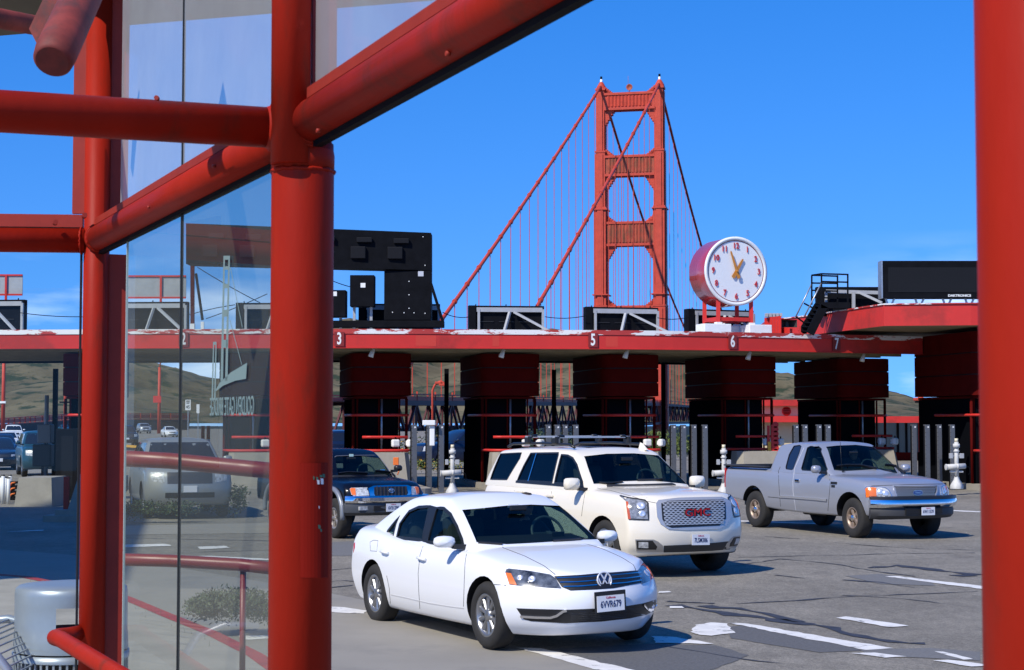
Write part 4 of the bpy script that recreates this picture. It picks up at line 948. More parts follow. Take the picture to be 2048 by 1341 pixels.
# sticker outline with torn flakes on the big column
def on_col(px, py, r=.1075):
    d = ray(px, py); o = V((0, 0, EYE)); a = d.x**2 + d.y**2; b = 2 * (d.x * (o.x - C0.x) + d.y * (o.y - C0.y)); c = (o.x - C0.x)**2 + (o.y - C0.y)**2 - r * r
    t = (-b - sqrt(max(0, b * b - 4 * a * c))) / (2 * a); return o + d * t
mb = MB()
for i in range(8):
    x0, x1 = 600 + i * 7, 607 + i * 7; mb.add([on_col(x0, 926), on_col(x1, 926), on_col(x1, 1156), on_col(x0, 1156)], [(0, 1, 2, 3)])
mb.build('paint_patch', mat('patch_red', (.22, .010, .004), .5, spec=.08), sh, world=True, smooth=True)
mb = MB(); fl = [(632, 954, 4, 6, 1), (639, 950, 6, 5, 1), (645, 948, 5, 8, 1), (634, 960, 5, 9, 0), (641, 957, 6, 12, 0), (637, 1012, 2, 6, 0), (636, 1050, 5, 8, 1), (640, 1058, 4, 6, 1), (626, 953, 3, 7, 1)]
for x, y, w, h, k in fl: mb.add([on_col(x, y, .1085), on_col(x + w, y + 1, .1085), on_col(x + w, y + h, .1085), on_col(x + 1, y + h, .1085)], [(0, 1, 2, 3)], k)
mb.build('paint_flake', [WHITE, mat('old_green', (.05, .14, .08), .6)], sh, world=True)

# ------------------------------------------------------------------ litter bin behind the far post
SIL = mat('silver_powder_coat', (.33, .35, .39), .38, .35, noise=.05, nscale=6)
bx = at(148, 842, 9.75); bin_ = thing('litter_bin', 'round silver litter bin with domed lid and slatted body beside the shelter post', 'bin', (bx.x, bx.y, .126), .25)
mb = MB(); R0 = .315
prof = [(R0 * 1.0, .83), (R0 * 1.0, 1.10), (R0 * .975, 1.16), (R0 * .90, 1.195), (R0 * .6, 1.208), (0, 1.213)]
n = 48; vs = []; 
for r, z in [(R0 * 1.02, .83), (R0 * 1.01, .92), (R0, .93), (R0, 1.09), (R0, 1.15), (R0 * .985, 1.18), (R0 * .93, 1.195), (R0 * .6, 1.205), (0, 1.21)]: vs += [V((r * cos(2 * pi * k / n), r * sin(2 * pi * k / n), z)) for k in range(n)]
fs = []
for i in range(8):
    for k in range(n):
        a = 2 * pi * (k + .5) / n
        hole = i == 2 and abs(((a + pi / 2 - .25 + pi) % (2 * pi)) - pi) < .50 or (i == 2 and abs(((a - pi / 2 - .25 + pi) % (2 * pi)) - pi) < .50)
        if not hole: fs.append((i * n + k, i * n + (k + 1) % n, (i + 1) * n + (k + 1) % n, (i + 1) * n + k))
mb.add(vs, fs, 0, True); mb.build('lid', SIL, bin_)
mb = MB(); mb.lathe([(R0 * .93, .84), (R0 * .93, .86), (0, .865)], (0, 0, 0), n=40); mb.lathe([(R0 * .9, .1), (R0 * .9, .84)], (0, 0, 0), n=40); mb.build('liner', DARK, bin_)
mb = MB()
for z in (.80, .10): mb.lathe([(R0 * 1.04, z - .02), (R0 * 1.04, z + .02), (R0 * .96, z + .02), (R0 * .96, z - .02), (R0 * 1.04, z - .02)], (0, 0, 0), n=40)
mb.build('ring', SIL, bin_)
mb = MB()
for k in range(54):
    a = 2 * pi * k / 54; mb.bar((R0 * cos(a), R0 * sin(a), .08), (R0 * cos(a), R0 * sin(a), .80), .012, .012, up=(cos(a), sin(a), 0))
mb.build('slatted_body', SIL, bin_)
# steel mesh bench end, lower left corner
bb = at(-60, 842, 9.0); be = thing('mesh_bench', 'grey steel mesh bench whose curved back shows in the lower left corner', 'bench', (bb.x, bb.y, .126), .0)
mb = MB(); arc = [(-.3, 0, .95), (-.05, 0, .98), (.12, 0, .94), (.22, 0, .82), (.26, 0, .62), (.27, 0, .1)]
mb.tube(arc, .025, 10); mb.build('end_frame', SIL, be); mb = MB(); mb.tube([(x, y + .9, z) for x, y, z in arc], .025, 10); mb.build('end_frame', SIL, be)
mb = MB()
for k in range(14): y = .03 + k * .064; mb.tube([(x - .01, y, z) for x, y, z in arc[:5]], .006, 5)
for k in range(16):
    f = k / 15 * 3.99; i = int(f); t = f - i; p = V(arc[i]).lerp(V(arc[i + 1]), t); mb.tube([p, p + V((0, .9, 0))], .006, 5)
mb.build('mesh_back', SIL, be)

# ------------------------------------------------------------------ red pipes added outside the glass in place of rail reflections
rg = thing('reflected_rails', 'two curved red pipes standing in for rail reflections in the shelter glass', 'railing', at(380, 842, 11.4) - V((0, 0, EYE - .1)))
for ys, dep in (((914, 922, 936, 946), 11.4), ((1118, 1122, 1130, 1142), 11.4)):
    mb = MB(); mb.tube([at(x, y, dep - abs(x - 300) * .0012) for x, y in zip((180, 340, 480, 585), ys)], .055 if ys[0] < 1000 else .042, 14); mb.build('rail', mat('reflected_rail_red', (.20, .016, .014), .4), rg, world=True)
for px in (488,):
    mb = MB(); p = at(px, 930, 11.2); mb.tube([V((p.x, p.y, .13)), V((p.x, p.y, at(488, 1128, 11.2).z))], .02, 10); mb.build('reflected_post', mat('reflected_rail_red', (.20, .016, .014)), rg, world=True)
# ------------------------------------------------------------------ vehicle kit
def table(t): return lambda x: smooth_interp_c(t, x)
CARGLASS = glass_mat('car_glass', (.42, .55, .52), .035)
SHADEGLASS = glass_mat('privacy_glass', (.035, .04, .05), .05)
INTERIOR = mat('cabin_interior', (.018, .019, .022), .75)
SEATM = mat('seat_fabric', (.045, .047, .05), .85)
RUBBER = mat('tyre_rubber', (.020, .019, .018), .85, noise=.2, nscale=12)
TRIM = mat('black_trim', (.012, .012, .013), .4)
CHROME = mat('chrome', (.78, .79, .82), .07, 1.0)
ALLOY = mat('alloy_silver', (.34, .345, .355), .34, .8)
BRONZE = mat('dusty_alloy', (.33, .25, .19), .45, .5, noise=.2, nscale=14)
LAMPG = mat('headlamp_clear', (.46, .47, .47), .2, .1, noise=.55, nscale=16, coat=.4)
LAMPD = mat('headlamp_dark', (.09, .10, .115), .12, .2, noise=.9, nscale=13, coat=.6)
BULB = mat('reflector', (.75, .76, .78), .22, .6)
MESHM = mat('mesh_silver', (.50, .50, .49), .32, .45)
SEAM = mat('panel_gap', (.05, .05, .05), .8)
PLATE = mat('plate_white', (.72, .73, .75), .4)
PTXT = mat('plate_blue', (.02, .03, .10), .5)
def catmull(me_verts, faces, level=1):
    me = bpy.data.meshes.new('tmp'); me.from_pydata([tuple(v) for v in me_verts], [], faces)
    o = bpy.data.objects.new('tmp', me); C.objects.link(o)
    md = o.modifiers.new('s', 'SUBSURF'); md.levels = level; md.render_levels = level
    return bake(o)
def bake(o):
    dg = bpy.context.evaluated_depsgraph_get(); me = bpy.data.meshes.new_from_object(o.evaluated_get(dg))
    old = o.data; o.modifiers.clear(); o.data = me; bpy.data.meshes.remove(old); return o
def cut(o, mbs, m_in=None):
    """subtract each builder's solid from the object"""
    mats = len(o.data.materials); cs = []
    for mb in mbs:
        me = bpy.data.meshes.new('cutter'); me.from_pydata([tuple(v) for v in mb.v], [], mb.f)
        bm = bmesh.new(); bm.from_mesh(me); bmesh.ops.remove_doubles(bm, verts=bm.verts[:], dist=1e-5); bmesh.ops.recalc_face_normals(bm, faces=bm.faces[:]); bm.to_mesh(me); bm.free()
        if m_in is not None: me.materials.append(m_in)
        c = bpy.data.objects.new('cutter', me); C.objects.link(c); cs.append(c)
        md = o.modifiers.new('b', 'BOOLEAN'); md.operation = 'DIFFERENCE'; md.object = c; md.solver = 'EXACT'
        try: md.material_mode = 'TRANSFER'
        except Exception: pass
    bake(o)
    for c in cs: me = c.data; bpy.data.objects.remove(c); bpy.data.meshes.remove(me)
    return o
def unit_box(nx, ny, nz, cl=1.0):
    """surface grid of the box a in 0..1, b in -1..1, c in 0..1"""
    def sp(n, k):                       # more lines near both ends
        return [.5 - .5 * cos(pi * i / n) if k else i / n for i in range(n + 1)]
    A = [i / nx for i in range(nx + 1)]; A = [a * .55 + .45 * (.5 - .5 * cos(pi * a)) for a in A]
    B = [2 * (i / ny * .6 + .4 * (.5 - .5 * cos(pi * i / ny))) - 1 for i in range(ny + 1)]
    Cc = [i / nz * .65 + .35 * (.5 - .5 * cos(pi * i / nz)) for i in range(nz + 1)]
    idx = {}; vs = []; fs = []
    def vid(i, j, k):
        if (i, j, k) not in idx: idx[(i, j, k)] = len(vs); vs.append((A[i], B[j], Cc[k]))
        return idx[(i, j, k)]
    for i in range(nx):
        for j in range(ny):
            fs.append((vid(i, j, 0), vid(i, j + 1, 0), vid(i + 1, j + 1, 0), vid(i + 1, j, 0))); fs.append((vid(i, j, nz), vid(i + 1, j, nz), vid(i + 1, j + 1, nz), vid(i, j + 1, nz)))
        for k in range(nz):
            fs.append((vid(i, 0, k), vid(i + 1, 0, k), vid(i + 1, 0, k + 1), vid(i, 0, k + 1))); fs.append((vid(i, ny, k), vid(i, ny, k + 1), vid(i + 1, ny, k + 1), vid(i + 1, ny, k)))
    for j in range(ny):
        for k in range(nz):
            fs.append((vid(0, j, k), vid(0, j, k + 1), vid(0, j + 1, k + 1), vid(0, j + 1, k))); fs.append((vid(nx, j, k), vid(nx, j + 1, k), vid(nx, j + 1, k + 1), vid(nx, j, k + 1)))
    return vs, fs
def body_fn(sp):
    top, bot, plan = table(sp['top']), table(sp['bot']), table(sp['plan']); nose, tail = table(sp['nose']), table(sp['tail']); vs = table(sp['vsec'])
    kf, pf, kr, pr = sp['k']; cr, pc = sp['crown']; zl = sp.get('zlo', .2)
    def fn(a, b, c):
        z = bot(0) + (top(0) - bot(0)) * c; x = 0
        for _ in range(5):
            x = (tail(z) + kr * abs(b) ** pr) * (1 - a) + (nose(z) - kf * abs(b) ** pf) * a
            zt_ = top(x) - cr * abs(b) ** pc; z = bot(x) + (zt_ - bot(x)) * c
        t = max(0, min(1, (z - zl) / (top(x) - cr - zl)))
        return V((x, b * plan(x) * vs(t), z))
    return fn
def cab_fn(sp, inset=0.):
    g = sp['cab']; F, R, Z = table(g['F']), table(g['R']), table(g['Z']); W = table(g['W']); P = table(g['plan']); z0 = g['z0']; kf, kr, cr = g['kf'], g['kr'], g['crown']
    def fn(a, b, c):
        z = z0 + (1.5 - z0) * c; x = 0
        for _ in range(6):
            x = (R(z) + kr * b * b) * (1 - a) + (F(z) - kf * b * b) * a
            zt_ = Z(x) - cr * abs(b) ** 2.4; z = z0 + (zt_ - z0) * c
        y = b * W(z) * P(x)
        if inset:
            y = b * (W(z) * P(x) - inset); x = x + inset * 1.6 * (1 - 2 * a) if False else x + (inset * 1.5 if a < .5 else -inset * 1.5) * abs(2 * a - 1); z = z0 - .05 + (z - inset - z0 + .05) * c
        return V((x, y, z))
    return fn
def solid(fn, n, level, name):
    vs, fs = unit_box(*n); return catmull([fn(*v) for v in vs], fs, level)
class Car:
    def __init__(s, name, label, cat, x, y, yaw, sp, paint, z=0., group=None, hollow=True, scale=1.):
        s.sp = sp; s.paint = paint; s.root = thing(name, label, cat, (x, y, z), yaw, group); s.hollow = hollow
        s.M = Matrix.LocRotScale(V((x, y, z)), Euler((0, 0, yaw)), None); s.Mi = s.M.inverted()
        n = sp.get('res', (46, 14, 12)); s.body = solid(body_fn(sp), n, 1, 'body'); s.cab = solid(cab_fn(sp), sp.get('cres', (18, 10, 8)), 1, 'cabin')
        s.bvb = s.bvh_of(s.body); s.bvc = s.bvh_of(s.cab)
        s.prisms = []; s.panes = []
    def bvh_of(s, o):
        me = o.data; return BVHTree.FromPolygons([v.co.copy() for v in me.vertices], [tuple(p.vertices) for p in me.polygons])
    def pick(s, o, d, which='both'):
        best = None
        for t in ([s.bvb, s.bvc] if which == 'both' else [s.bvb] if which == 'body' else [s.bvc]):
            h = t.ray_cast(o, d)
            if h[0] is not None and (best is None or h[3] < best[3]): best = h
        return best
    def px(s, p, which='both'):              # photo pixel -> point and normal on the car (its own axes)
        o = s.Mi @ V((0, 0, EYE)); d = (s.Mi.to_3x3() @ ray(*p)).normalized()
        h = s.pick(o, d, which)
        if h is None or h[0] is None:        # just off the outline: take the closest approach
            best = None
            for k in range(60):
                q = o + d * ((V((0, 0, .7)) - o).length - 3 + .1 * k)
                for t in (s.bvb, s.bvc):
                    n = t.find_nearest(q)
                    if best is None or n[3] < best[3]: best = n
            h = best
        return h[0].copy(), h[1].copy()
    def front(s, y, z): h = s.pick(V((6, y, z)), V((-1, 0, 0))); return (h[0], h[1]) if h else (V((sp_front(s), y, z)), V((1, 0, 0)))
    def back(s, y, z): h = s.pick(V((-6, y, z)), V((1, 0, 0))); return h[0], h[1]
    def side(s, x, z, sg=-1): h = s.pick(V((x, 4 * sg, z)), V((0, -sg, 0))); return h[0], h[1]
    def top(s, x, y): h = s.pick(V((x, y, 4)), V((0, 0, -1))); return h[0], h[1]
    # -------- surface pieces
    def patch(s, pts, get, name, m, off=.004, h=.09, mirror=False, parent=None, both=False, skirt=.02):
        """flat outline -> sheet that lies on the body; get(u, v) gives point and normal"""
        bm = bmesh.new(); vv = [bm.verts.new((p[0], p[1], 0)) for p in pts]
        for t in tessellate_polygon([[V((p[0], p[1], 0)) for p in pts]]):
            try: bm.faces.new([vv[i] for i in t])
            except ValueError: pass
        for _ in range(4):
            le = [e for e in bm.edges if e.calc_length() > h]
            if not le: break
            bmesh.ops.subdivide_edges(bm, edges=le, cuts=1); bmesh.ops.triangulate(bm, faces=[f for f in bm.faces if len(f.verts) > 3])
        bm.verts.index_update(); P = []; 
        for v in bm.verts:
            p, n = get(v.co.x, v.co.y); P.append((p, n))
        bd = {}
        for e in bm.edges:
            if len(e.link_faces) == 1:
                for v in e.verts: bd[v.index] = 1
        o_ = []
        for sg in ((1, -1) if both else ((-1,) if mirror else (1,))):
            mb = MB(); F = [[v.index for v in f.verts] for f in bm.faces]
            fl = lambda q: V((q.x, q.y * sg, q.z))
            mb.add([fl(p + n * off) for p, n in P], F, 0, True)
            for e in bm.edges:
                if len(e.link_faces) == 1:
                    a, b = e.verts[0].index, e.verts[1].index
                    mb.add([fl(P[a][0] + P[a][1] * off), fl(P[b][0] + P[b][1] * off), fl(P[b][0] - P[b][1] * skirt), fl(P[a][0] - P[a][1] * skirt)], [(0, 1, 2, 3)], 0)
            o_.append(mb.build(name, m, parent or s.root))
        bm.free(); return o_[0] if len(o_) == 1 else o_
    def patch_px(s, pts, name, m, which='both', **k): return s.patch(pts, lambda u, v: s.px((u, v), which), name, m, h=k.pop('h', 10), **k)
    def patch_front(s, pts, name, m, **k): return s.patch(pts, lambda u, v: s.front(u, v), name, m, **k)
    def patch_side(s, pts, name, m, sg=-1, **k): return s.patch(pts, lambda u, v: s.side(u, v, sg), name, m, **k)
    def ribbon(s, pn, w, off, mb, sg=1, close=False, dz=0.):
        n = len(pn); seq = list(range(n)) + ([0] if close else []); vs = []
        for i in seq:
            p, nm = pn[i]; q0 = pn[(i - 1) % n if close else max(0, i - 1)][0]; q1 = pn[(i + 1) % n if close else min(n - 1, i + 1)][0]
            d = (q1 - q0); d = d.normalized() if d.length > 1e-6 else V((1, 0, 0)); a = d.cross(nm).normalized()
            for q in (p - a * w / 2 + nm * -.004, p - a * w / 2 + nm * off, p + a * w / 2 + nm * off, p + a * w / 2 + nm * -.004): vs.append(V((q.x, q.y * sg, q.z)))
        m = len(seq); mb.add(vs, [(4 * i + k, 4 * i + k + 1, 4 * (i + 1) + k + 1, 4 * (i + 1) + k) for i in range(m - 1) for k in range(3)], 0, False)
    def dense(s, pts, step):
        q = []
        for a, b in zip(pts, pts[1:]):
            k = max(1, int(math.hypot(b[0] - a[0], b[1] - a[1]) / step))
            q += [(a[0] + (b[0] - a[0]) * i / k, a[1] + (b[1] - a[1]) * i / k) for i in range(k)]
        return q + [pts[-1]]
    def line_px(s, pts, w, name, m, off=.006, close=False, both=False, which='both', step=8, parent=None):
        pp = s.dense(list(pts) + ([pts[0]] if close else []), step); pp = pp[:-1] if close else pp
        pn = [s.px(p, which) for p in pp]; out = []
        for sg in ((1, -1) if both else (1,)):
            mb = MB(); s.ribbon(pn, w, off, mb, sg, close); out.append(mb.build(name, m, parent or s.root))
        return out
    def line_get(s, pts, get, w, name, m, off=.006, close=False, both=False, step=.06, parent=None):
        pp = s.dense(list(pts) + ([pts[0]] if close else []), step); pp = pp[:-1] if close else pp
        pn = [get(*p) for p in pp]; out = []
        for sg in ((1, -1) if both else (1,)):
            mb = MB(); s.ribbon(pn, w, off, mb, sg, close); out.append(mb.build(name, m, parent or s.root))
        return out
    # -------- windows: cut through the hollow cabin, pane set in the hole
    def win_side(s, pts, m=None, name='side_window', frame=.028, trim=TRIM):
        m = m or CARGLASS
        if s.hollow:
            mb = MB(); mb.poly([(x, -2.0, z) for x, z in pts], (0, 4.0, 0)); s.prisms.append(mb)
        s.panes.append(('side', pts, m, name)); s.frames = getattr(s, 'frames', []) + [(pts, frame, trim)]
    def win_front(s, pts, m=None, name='windshield', x0=-.2, rear=False):
        m = m or CARGLASS
        if s.hollow:
            mb = MB(); mb.poly([(x0, y, z) for y, z in pts], ((-4.0 if rear else 4.0), 0, 0)); s.prisms.append(mb)
        s.panes.append(('rear' if rear else 'front', pts, m, name))
    def xz(s, pts, which='cab'): return [(p.x, p.z) for p in (s.px(q, which)[0] for q in pts)]
    def yz(s, pts, which='cab'): return [(p.y, p.z) for p in (s.px(q, which)[0] for q in pts)]
    def finish(s, arches, arch_r, hub_z, extra_cuts=(), arch_w=.34):
        sp = s.sp; c = s.cab; b = s.body
        for o in (c, b):
            o.data.materials.clear(); o.data.materials.append(s.paint)
        cutters = []
        W = sp['plan'][len(sp['plan']) // 2][1]
        for ax in arches:
            for sg in (-1, 1):
                mb = MB(); n = 28; pts = []
                for k in range(n): t = 2 * pi * k / n; pts.append((ax + arch_r * cos(t), sg * (W - arch_w), hub_z + arch_r * sin(t)))
                mb.poly(pts, (0, sg * 1.0, 0)); cutters.append(mb)
        cut(b, cutters + list(extra_cuts), TRIM)
        if s.hollow:
            vs, fs = unit_box(14, 8, 6); inner = MB(); inner.add([cab_fn(sp, .045)(*v) for v in vs], fs); cut(c, [inner] + s.prisms, INTERIOR)
        for me in (b.data, c.data):
            me.set_sharp_from_angle(angle=radians(40))
            for p in me.polygons: p.use_smooth = True
        g = sp['cab']; F, R, Wc, P = table(g['F']), table(g['R']), table(g['W']), table(g['plan'])
        if s.hollow:                          # dark sill level inside the cabin
            b.data.materials.append(INTERIOR); k = len(b.data.materials) - 1
            for p in b.data.polygons:
                q = p.center
                if p.normal.z > .5 and R(q.z) + .06 < q.x < F(q.z) - .05 - g['kf'] * (q.y / Wc(q.z)) ** 2 and abs(q.y) < Wc(q.z) * P(q.x) - .03 and q.z > g['z0'] - .3: p.material_index = k
        b.name = 'body'; c.name = 'cabin'; b.parent = c.parent = s.root
        me_c = s.bvc
        for kind, pts, m, name in s.panes:
            cab_only = lambda o, d: me_c.ray_cast(o, d)
            if kind == 'side':
                def get(u, v):
                    h = cab_only(V((u, -3, v)), V((0, 1, 0)));
                    if h[0] is None: h = me_c.find_nearest(V((u, -.8, v)))
                    return h[0], h[1]
                s.patch(pts, get, name, m, off=-.008 if s.hollow else .004, h=.12, both=True, skirt=.009 if s.hollow else .01)
            else:
                dr = V((-1, 0, 0)) if kind == 'front' else V((1, 0, 0))
                def get(u, v):
                    h = cab_only(V((5 if kind == 'front' else -5, u, v)), dr)
                    if h[0] is None: h = me_c.find_nearest(V((.4 if kind == 'front' else -1.2, u, v)))
                    return h[0], h[1]
                s.patch(pts, get, name, m, off=-.008 if s.hollow else .004, h=.12, skirt=.009 if s.hollow else .01)
        for pts, w, tm in getattr(s, 'frames', []):
            if not w: continue
            def get(u, v):
                h = me_c.ray_cast(V((u, -3, v)), V((0, 1, 0)))
                if h[0] is None: h = me_c.find_nearest(V((u, -.8, v)))
                return h[0], h[1]
            s.line_get(pts, get, w, 'window_frame', tm, off=.005, close=True, both=True, step=.08)
    # -------- fittings
    def wheel(s, x, y, r, w, rim_r, style, m_rim, steer=0.):
        sg = 1 if y > 0 else -1
        e = MB(); prof = [(rim_r, -w / 2 + .015), (rim_r + .02, -w / 2), (r - .045, -w / 2 - .004), (r - .012, -w / 2 + .02), (r, -w / 2 + .045), (r, w / 2 - .045), (r - .012, w / 2 - .02), (r - .045, w / 2 + .004), (rim_r + .02, w / 2), (rim_r, w / 2 - .015), (rim_r - .03, w / 2 - .05), (rim_r - .03, -w / 2 + .05), (rim_r, -w / 2 + .015)]
        Rz = Matrix.Rotation(steer, 3, 'Z')
        e.lathe(prof, (0, 0, 0), (0, sg, 0), 40)
        t = e.build('wheel', RUBBER, s.root); t.location = (x, y, r); t.rotation_euler = (0, 0, steer)
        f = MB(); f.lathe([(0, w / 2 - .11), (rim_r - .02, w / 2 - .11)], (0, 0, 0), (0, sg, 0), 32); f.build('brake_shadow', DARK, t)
        f = MB(); yo = sg * (w / 2 - .035)
        f.lathe([(rim_r - .035, w / 2 - .09), (rim_r - .028, w / 2 - .02), (rim_r, w / 2 - .012), (rim_r + .006, w / 2 - .02), (rim_r - .01, w / 2 - .06)], (0, 0, 0), (0, sg, 0), 40)
        nsp, wi, wo, hubr = style
        f.lathe([(0, w / 2 - .02), (hubr * .6, w / 2 - .02), (hubr, w / 2 - .045), (hubr, w / 2 - .1)], (0, 0, 0), (0, sg, 0), 24)
        for k in range(nsp):
            a = 2 * pi * (k + .5) / nsp; d = V((cos(a), 0, sin(a))); q = V((-sin(a), 0, cos(a)))
            pts = [d * hubr * .85 - q * wi / 2, d * hubr * .85 + q * wi / 2, d * (rim_r - .02) + q * wo / 2, d * (rim_r - .02) - q * wo / 2]
            f.add([p + V((0, yo - sg * .012, 0)) for p in pts] + [p * .99 + V((0, yo + sg * .004, 0)) for p in (pts[0] * .7 + pts[1] * .3, pts[0] * .3 + pts[1] * .7, pts[2] * .8 + pts[3] * .2, pts[2] * .2 + pts[3] * .8)], [(4, 5, 6, 7), (0, 1, 5, 4), (1, 2, 6, 5), (2, 3, 7, 6), (3, 0, 4, 7)], 0)
            f.add([p - V((0, sg * .05, 0)) + V((0, yo, 0)) for p in pts] + [p + V((0, yo - sg * .012, 0)) for p in pts], [(0, 1, 5, 4), (1, 2, 6, 5), (2, 3, 7, 6), (3, 0, 4, 7)], 0)
        f.build('rim', m_rim, t)
        return t
    def mirror(s, x, y, z, w, h, d, m_cap, arm=.14, both=True, e=.7):
        for sg in ((-1, 1) if both else (-1,)):
            mb = MB(); c = V((x, sg * y, z)); n = 12; m_ = 8; vs = []
            for i in range(m_ + 1):
                t = i / m_; rr = sqrt(max(0, 1 - (2 * t - 1) ** 2 * .0)) if i < m_ else .86
                k = [.0, .55, .80, .93, .985, 1, 1, .99, .93][i]
                for j in range(n):
                    a = 2 * pi * j / n; ca, sa = cos(a), sin(a)
                    vs.append(c + V((d * (.5 - t), math.copysign(abs(ca) ** e, ca) * w / 2 * k, math.copysign(abs(sa) ** e, sa) * h / 2 * k * (1 if sa > 0 else .95))))
            fs = [(i * n + j, i * n + (j + 1) % n, (i + 1) * n + (j + 1) % n, (i + 1) * n + j) for i in range(m_) for j in range(n)]; mb.add(vs, fs, 0, True); mb.add(vs[-n:], [tuple(range(n))], 1)
            o = mb.build('mirror', [m_cap, TRIM], s.root)
            mb = MB(); mb.bar(V((x + .01, sg * (y - w / 2 + .03), z - h * .38)), V((x + .02, sg * (y - w / 2 - arm), z - h * .42)), .09, .05); mb.build('mirror_arm', TRIM, o)
    def plate(s, p, n, txt, w=.305, h=.152, frame=None, tilt=0., sub='California'):
        n = V((n.x, n.y, 0)).normalized(); r = V((-n.y, n.x, 0)) ; r = V((0, 0, 1)).cross(n).normalized(); u = V((0, 0, 1)); u = (u * cos(tilt) + r * sin(tilt)); r2 = u.cross(n).normalized()
        R = Matrix((r2, n, u)).transposed()
        mb = MB(); c = p + n * .02
        if frame: mb.box(c - n * .004 + u * .012, (w + .045, .012, h + .06), 0, R, bev=.006)
        mb.box(c + n * .004, (w, .008, h), 1, R)
        put_text(mb, txt, h * .60, c + n * .0095 - u * h * .06, r2, u, .001, 2, .0015, .66, 1.02)
        if sub: put_text(mb, sub, h * .20, c + n * .0095 + u * h * .37, r2, u, .001, 3, 0, .9)
        if frame and isinstance(frame, str): put_text(mb, frame, h * .19, c + n * .004 + u * (h * .5 + .022), r2, u, .001, 1, 0, .8)
        return mb.build('number_plate', [TRIM, PLATE, PTXT, mat('plate_red', (.5, .03, .04), .5)], s.root)
    def box(s, name, c, d, m, bev=.01, rot=None, parent=None): mb = MB(); mb.box(c, d, 0, rot, bev); return mb.build(name, m, parent or s.root)
    def cabin_fittings(s, x_front, x_rear, z, wheel_c, seat_y=.36, h=.42, wr=.19, dash_x=None, bench=True):
        for sg in (-1, 1):
            mb = MB(); mb.box((x_front, sg * seat_y, z + h * .28), (.16, .46, h * .75), 0, Matrix.Rotation(-.22, 3, 'Y'), .05); mb.box((x_front - .1, sg * seat_y, z + h * .86), (.10, .26, .17), 0, None, .04); mb.cyl((x_front - .08, sg * seat_y - .05, z + h * .6), (x_front - .09, sg * seat_y - .05, z + h * .8), .01, 6); mb.build('front_seat', SEATM, s.root)
        if bench:
            mb = MB(); mb.box((x_rear, 0, z + h * .15), (.18, 1.2, h * .55), 0, Matrix.Rotation(-.3, 3, 'Y'), .05)
            for y in (-.4, .4): mb.box((x_rear - .12, y, z + h * .55), (.10, .24, .14), 0, None, .03)
            mb.build('rear_seat', SEATM, s.root)
        mb = MB(); c = V(wheel_c); t = radians(26); pts = [c + V((sin(t) * wr * sin(a) * -1, wr * cos(a), cos(t) * wr * sin(a))) for a in [2 * pi * k / 24 for k in range(25)]]; mb.tube(pts, .015, 8, cap=False); mb.bar(pts[0], pts[12], .05, .02); mb.bar(c, c + V((.22, 0, -.08)), .05, .05); mb.build('steering_wheel', mat('wheel_rim_grey', (.08, .10, .10), .5), s.root)
        dx = dash_x or wheel_c[0] + .28
        mb = MB(); mb.box((dx, 0, z - .0), (.42, 1.25, .16), 0, Matrix.Rotation(.12, 3, 'Y'), .05); mb.build('dashboard', INTERIOR, s.root)
        mb = MB(); mb.box((wheel_c[0] + .02, 0, z + h * .90), (.03, .20, .06), 0, None, .012); mb.build('rear_view_mirror', TRIM, s.root)
# ------------------------------------------------------------------ white sedan
def Z1(*q): return [(a / 3.944 + 700, b / 3.944 + 970) for a, b in q]
def Z2(*q): return [(a / 3.944 + 1000, b / 3.944 + 970) for a, b in q]
SED = dict(top=[(-2.54, 1.03), (-2.35, 1.075), (-2.0, 1.09), (-1.6, 1.08), (-1.0, 1.03), (0, .99), (.8, .985), (1.0, .98), (1.4, .935), (1.8, .865), (2.1, .785), (2.3, .71)],
    bot=[(-2.5, .33), (-2.0, .24), (-1.4, .20), (0, .185), (1.4, .185), (2.0, .17), (2.35, .20)], plan=[(-2.54, .84), (-2.2, .872), (-1.4, .912), (0, .917), (1.2, .914), (1.8, .895), (2.34, .85)],
    nose=[(.18, 2.20), (.28, 2.29), (.42, 2.335), (.54, 2.34), (.62, 2.31), (.72, 2.26), (.80, 2.16)], tail=[(.22, -2.36), (.35, -2.45), (.55, -2.53), (.75, -2.52), (.95, -2.50), (1.08, -2.44)],
    vsec=[(0, .905), (.12, .955), (.32, .992), (.5, 1.0), (.72, .988), (.88, .957), (1.0, .895)], k=(.56, 2.5, .42, 3.0), crown=(.062, 4.0), zlo=.19,
    cab=dict(z0=.90, F=[(.90, 1.17), (.97, 1.05), (1.2, .62), (1.41, .20), (1.49, -.06)], R=[(.90, -2.36), (1.07, -2.02), (1.25, -1.56), (1.41, -1.12), (1.49, -.80)], Z=[(-1.2, 1.435), (-.8, 1.478), (-.3, 1.494), (.1, 1.474), (.4, 1.42)],
             W=[(.90, .815), (1.0, .79), (1.2, .715), (1.4, .615), (1.5, .56)], plan=[(-2.0, .86), (-1.2, .95), (-.3, 1.0), (.5, .985), (1.1, .93)], kf=.13, kr=.12, crown=.045))
WHITEP = mat('sedan_white', (.78, .79, .80), .30, 0, .5, coat=.6)
car = Car('sedan_car', 'white four door sedan nearest the camera with a black plate frame', 'car', -.131, 18.42, -1.088, SED, WHITEP)
car.win_side(car.xz(Z1((372, 398), (398, 290), (470, 195), (545, 163), (636, 160), (602, 300), (576, 425))), name='rear_door_window', frame=.036)
car.win_side(car.xz(Z1((614, 440), (640, 290), (690, 172), (745, 178), (800, 228), (850, 325), (890, 430), (905, 492), (760, 470))), name='front_door_window', frame=.036)
car.win_side(car.xz(Z1((286, 376), (300, 345), (395, 232), (368, 290), (346, 385))), name='quarter_window', frame=.030)
ws = car.yz(Z1((1003, 452), (890, 192)) + Z2((60, 158), (250, 150), (480, 153), (640, 278), (792, 412), (600, 436), (300, 458), (60, 470)))
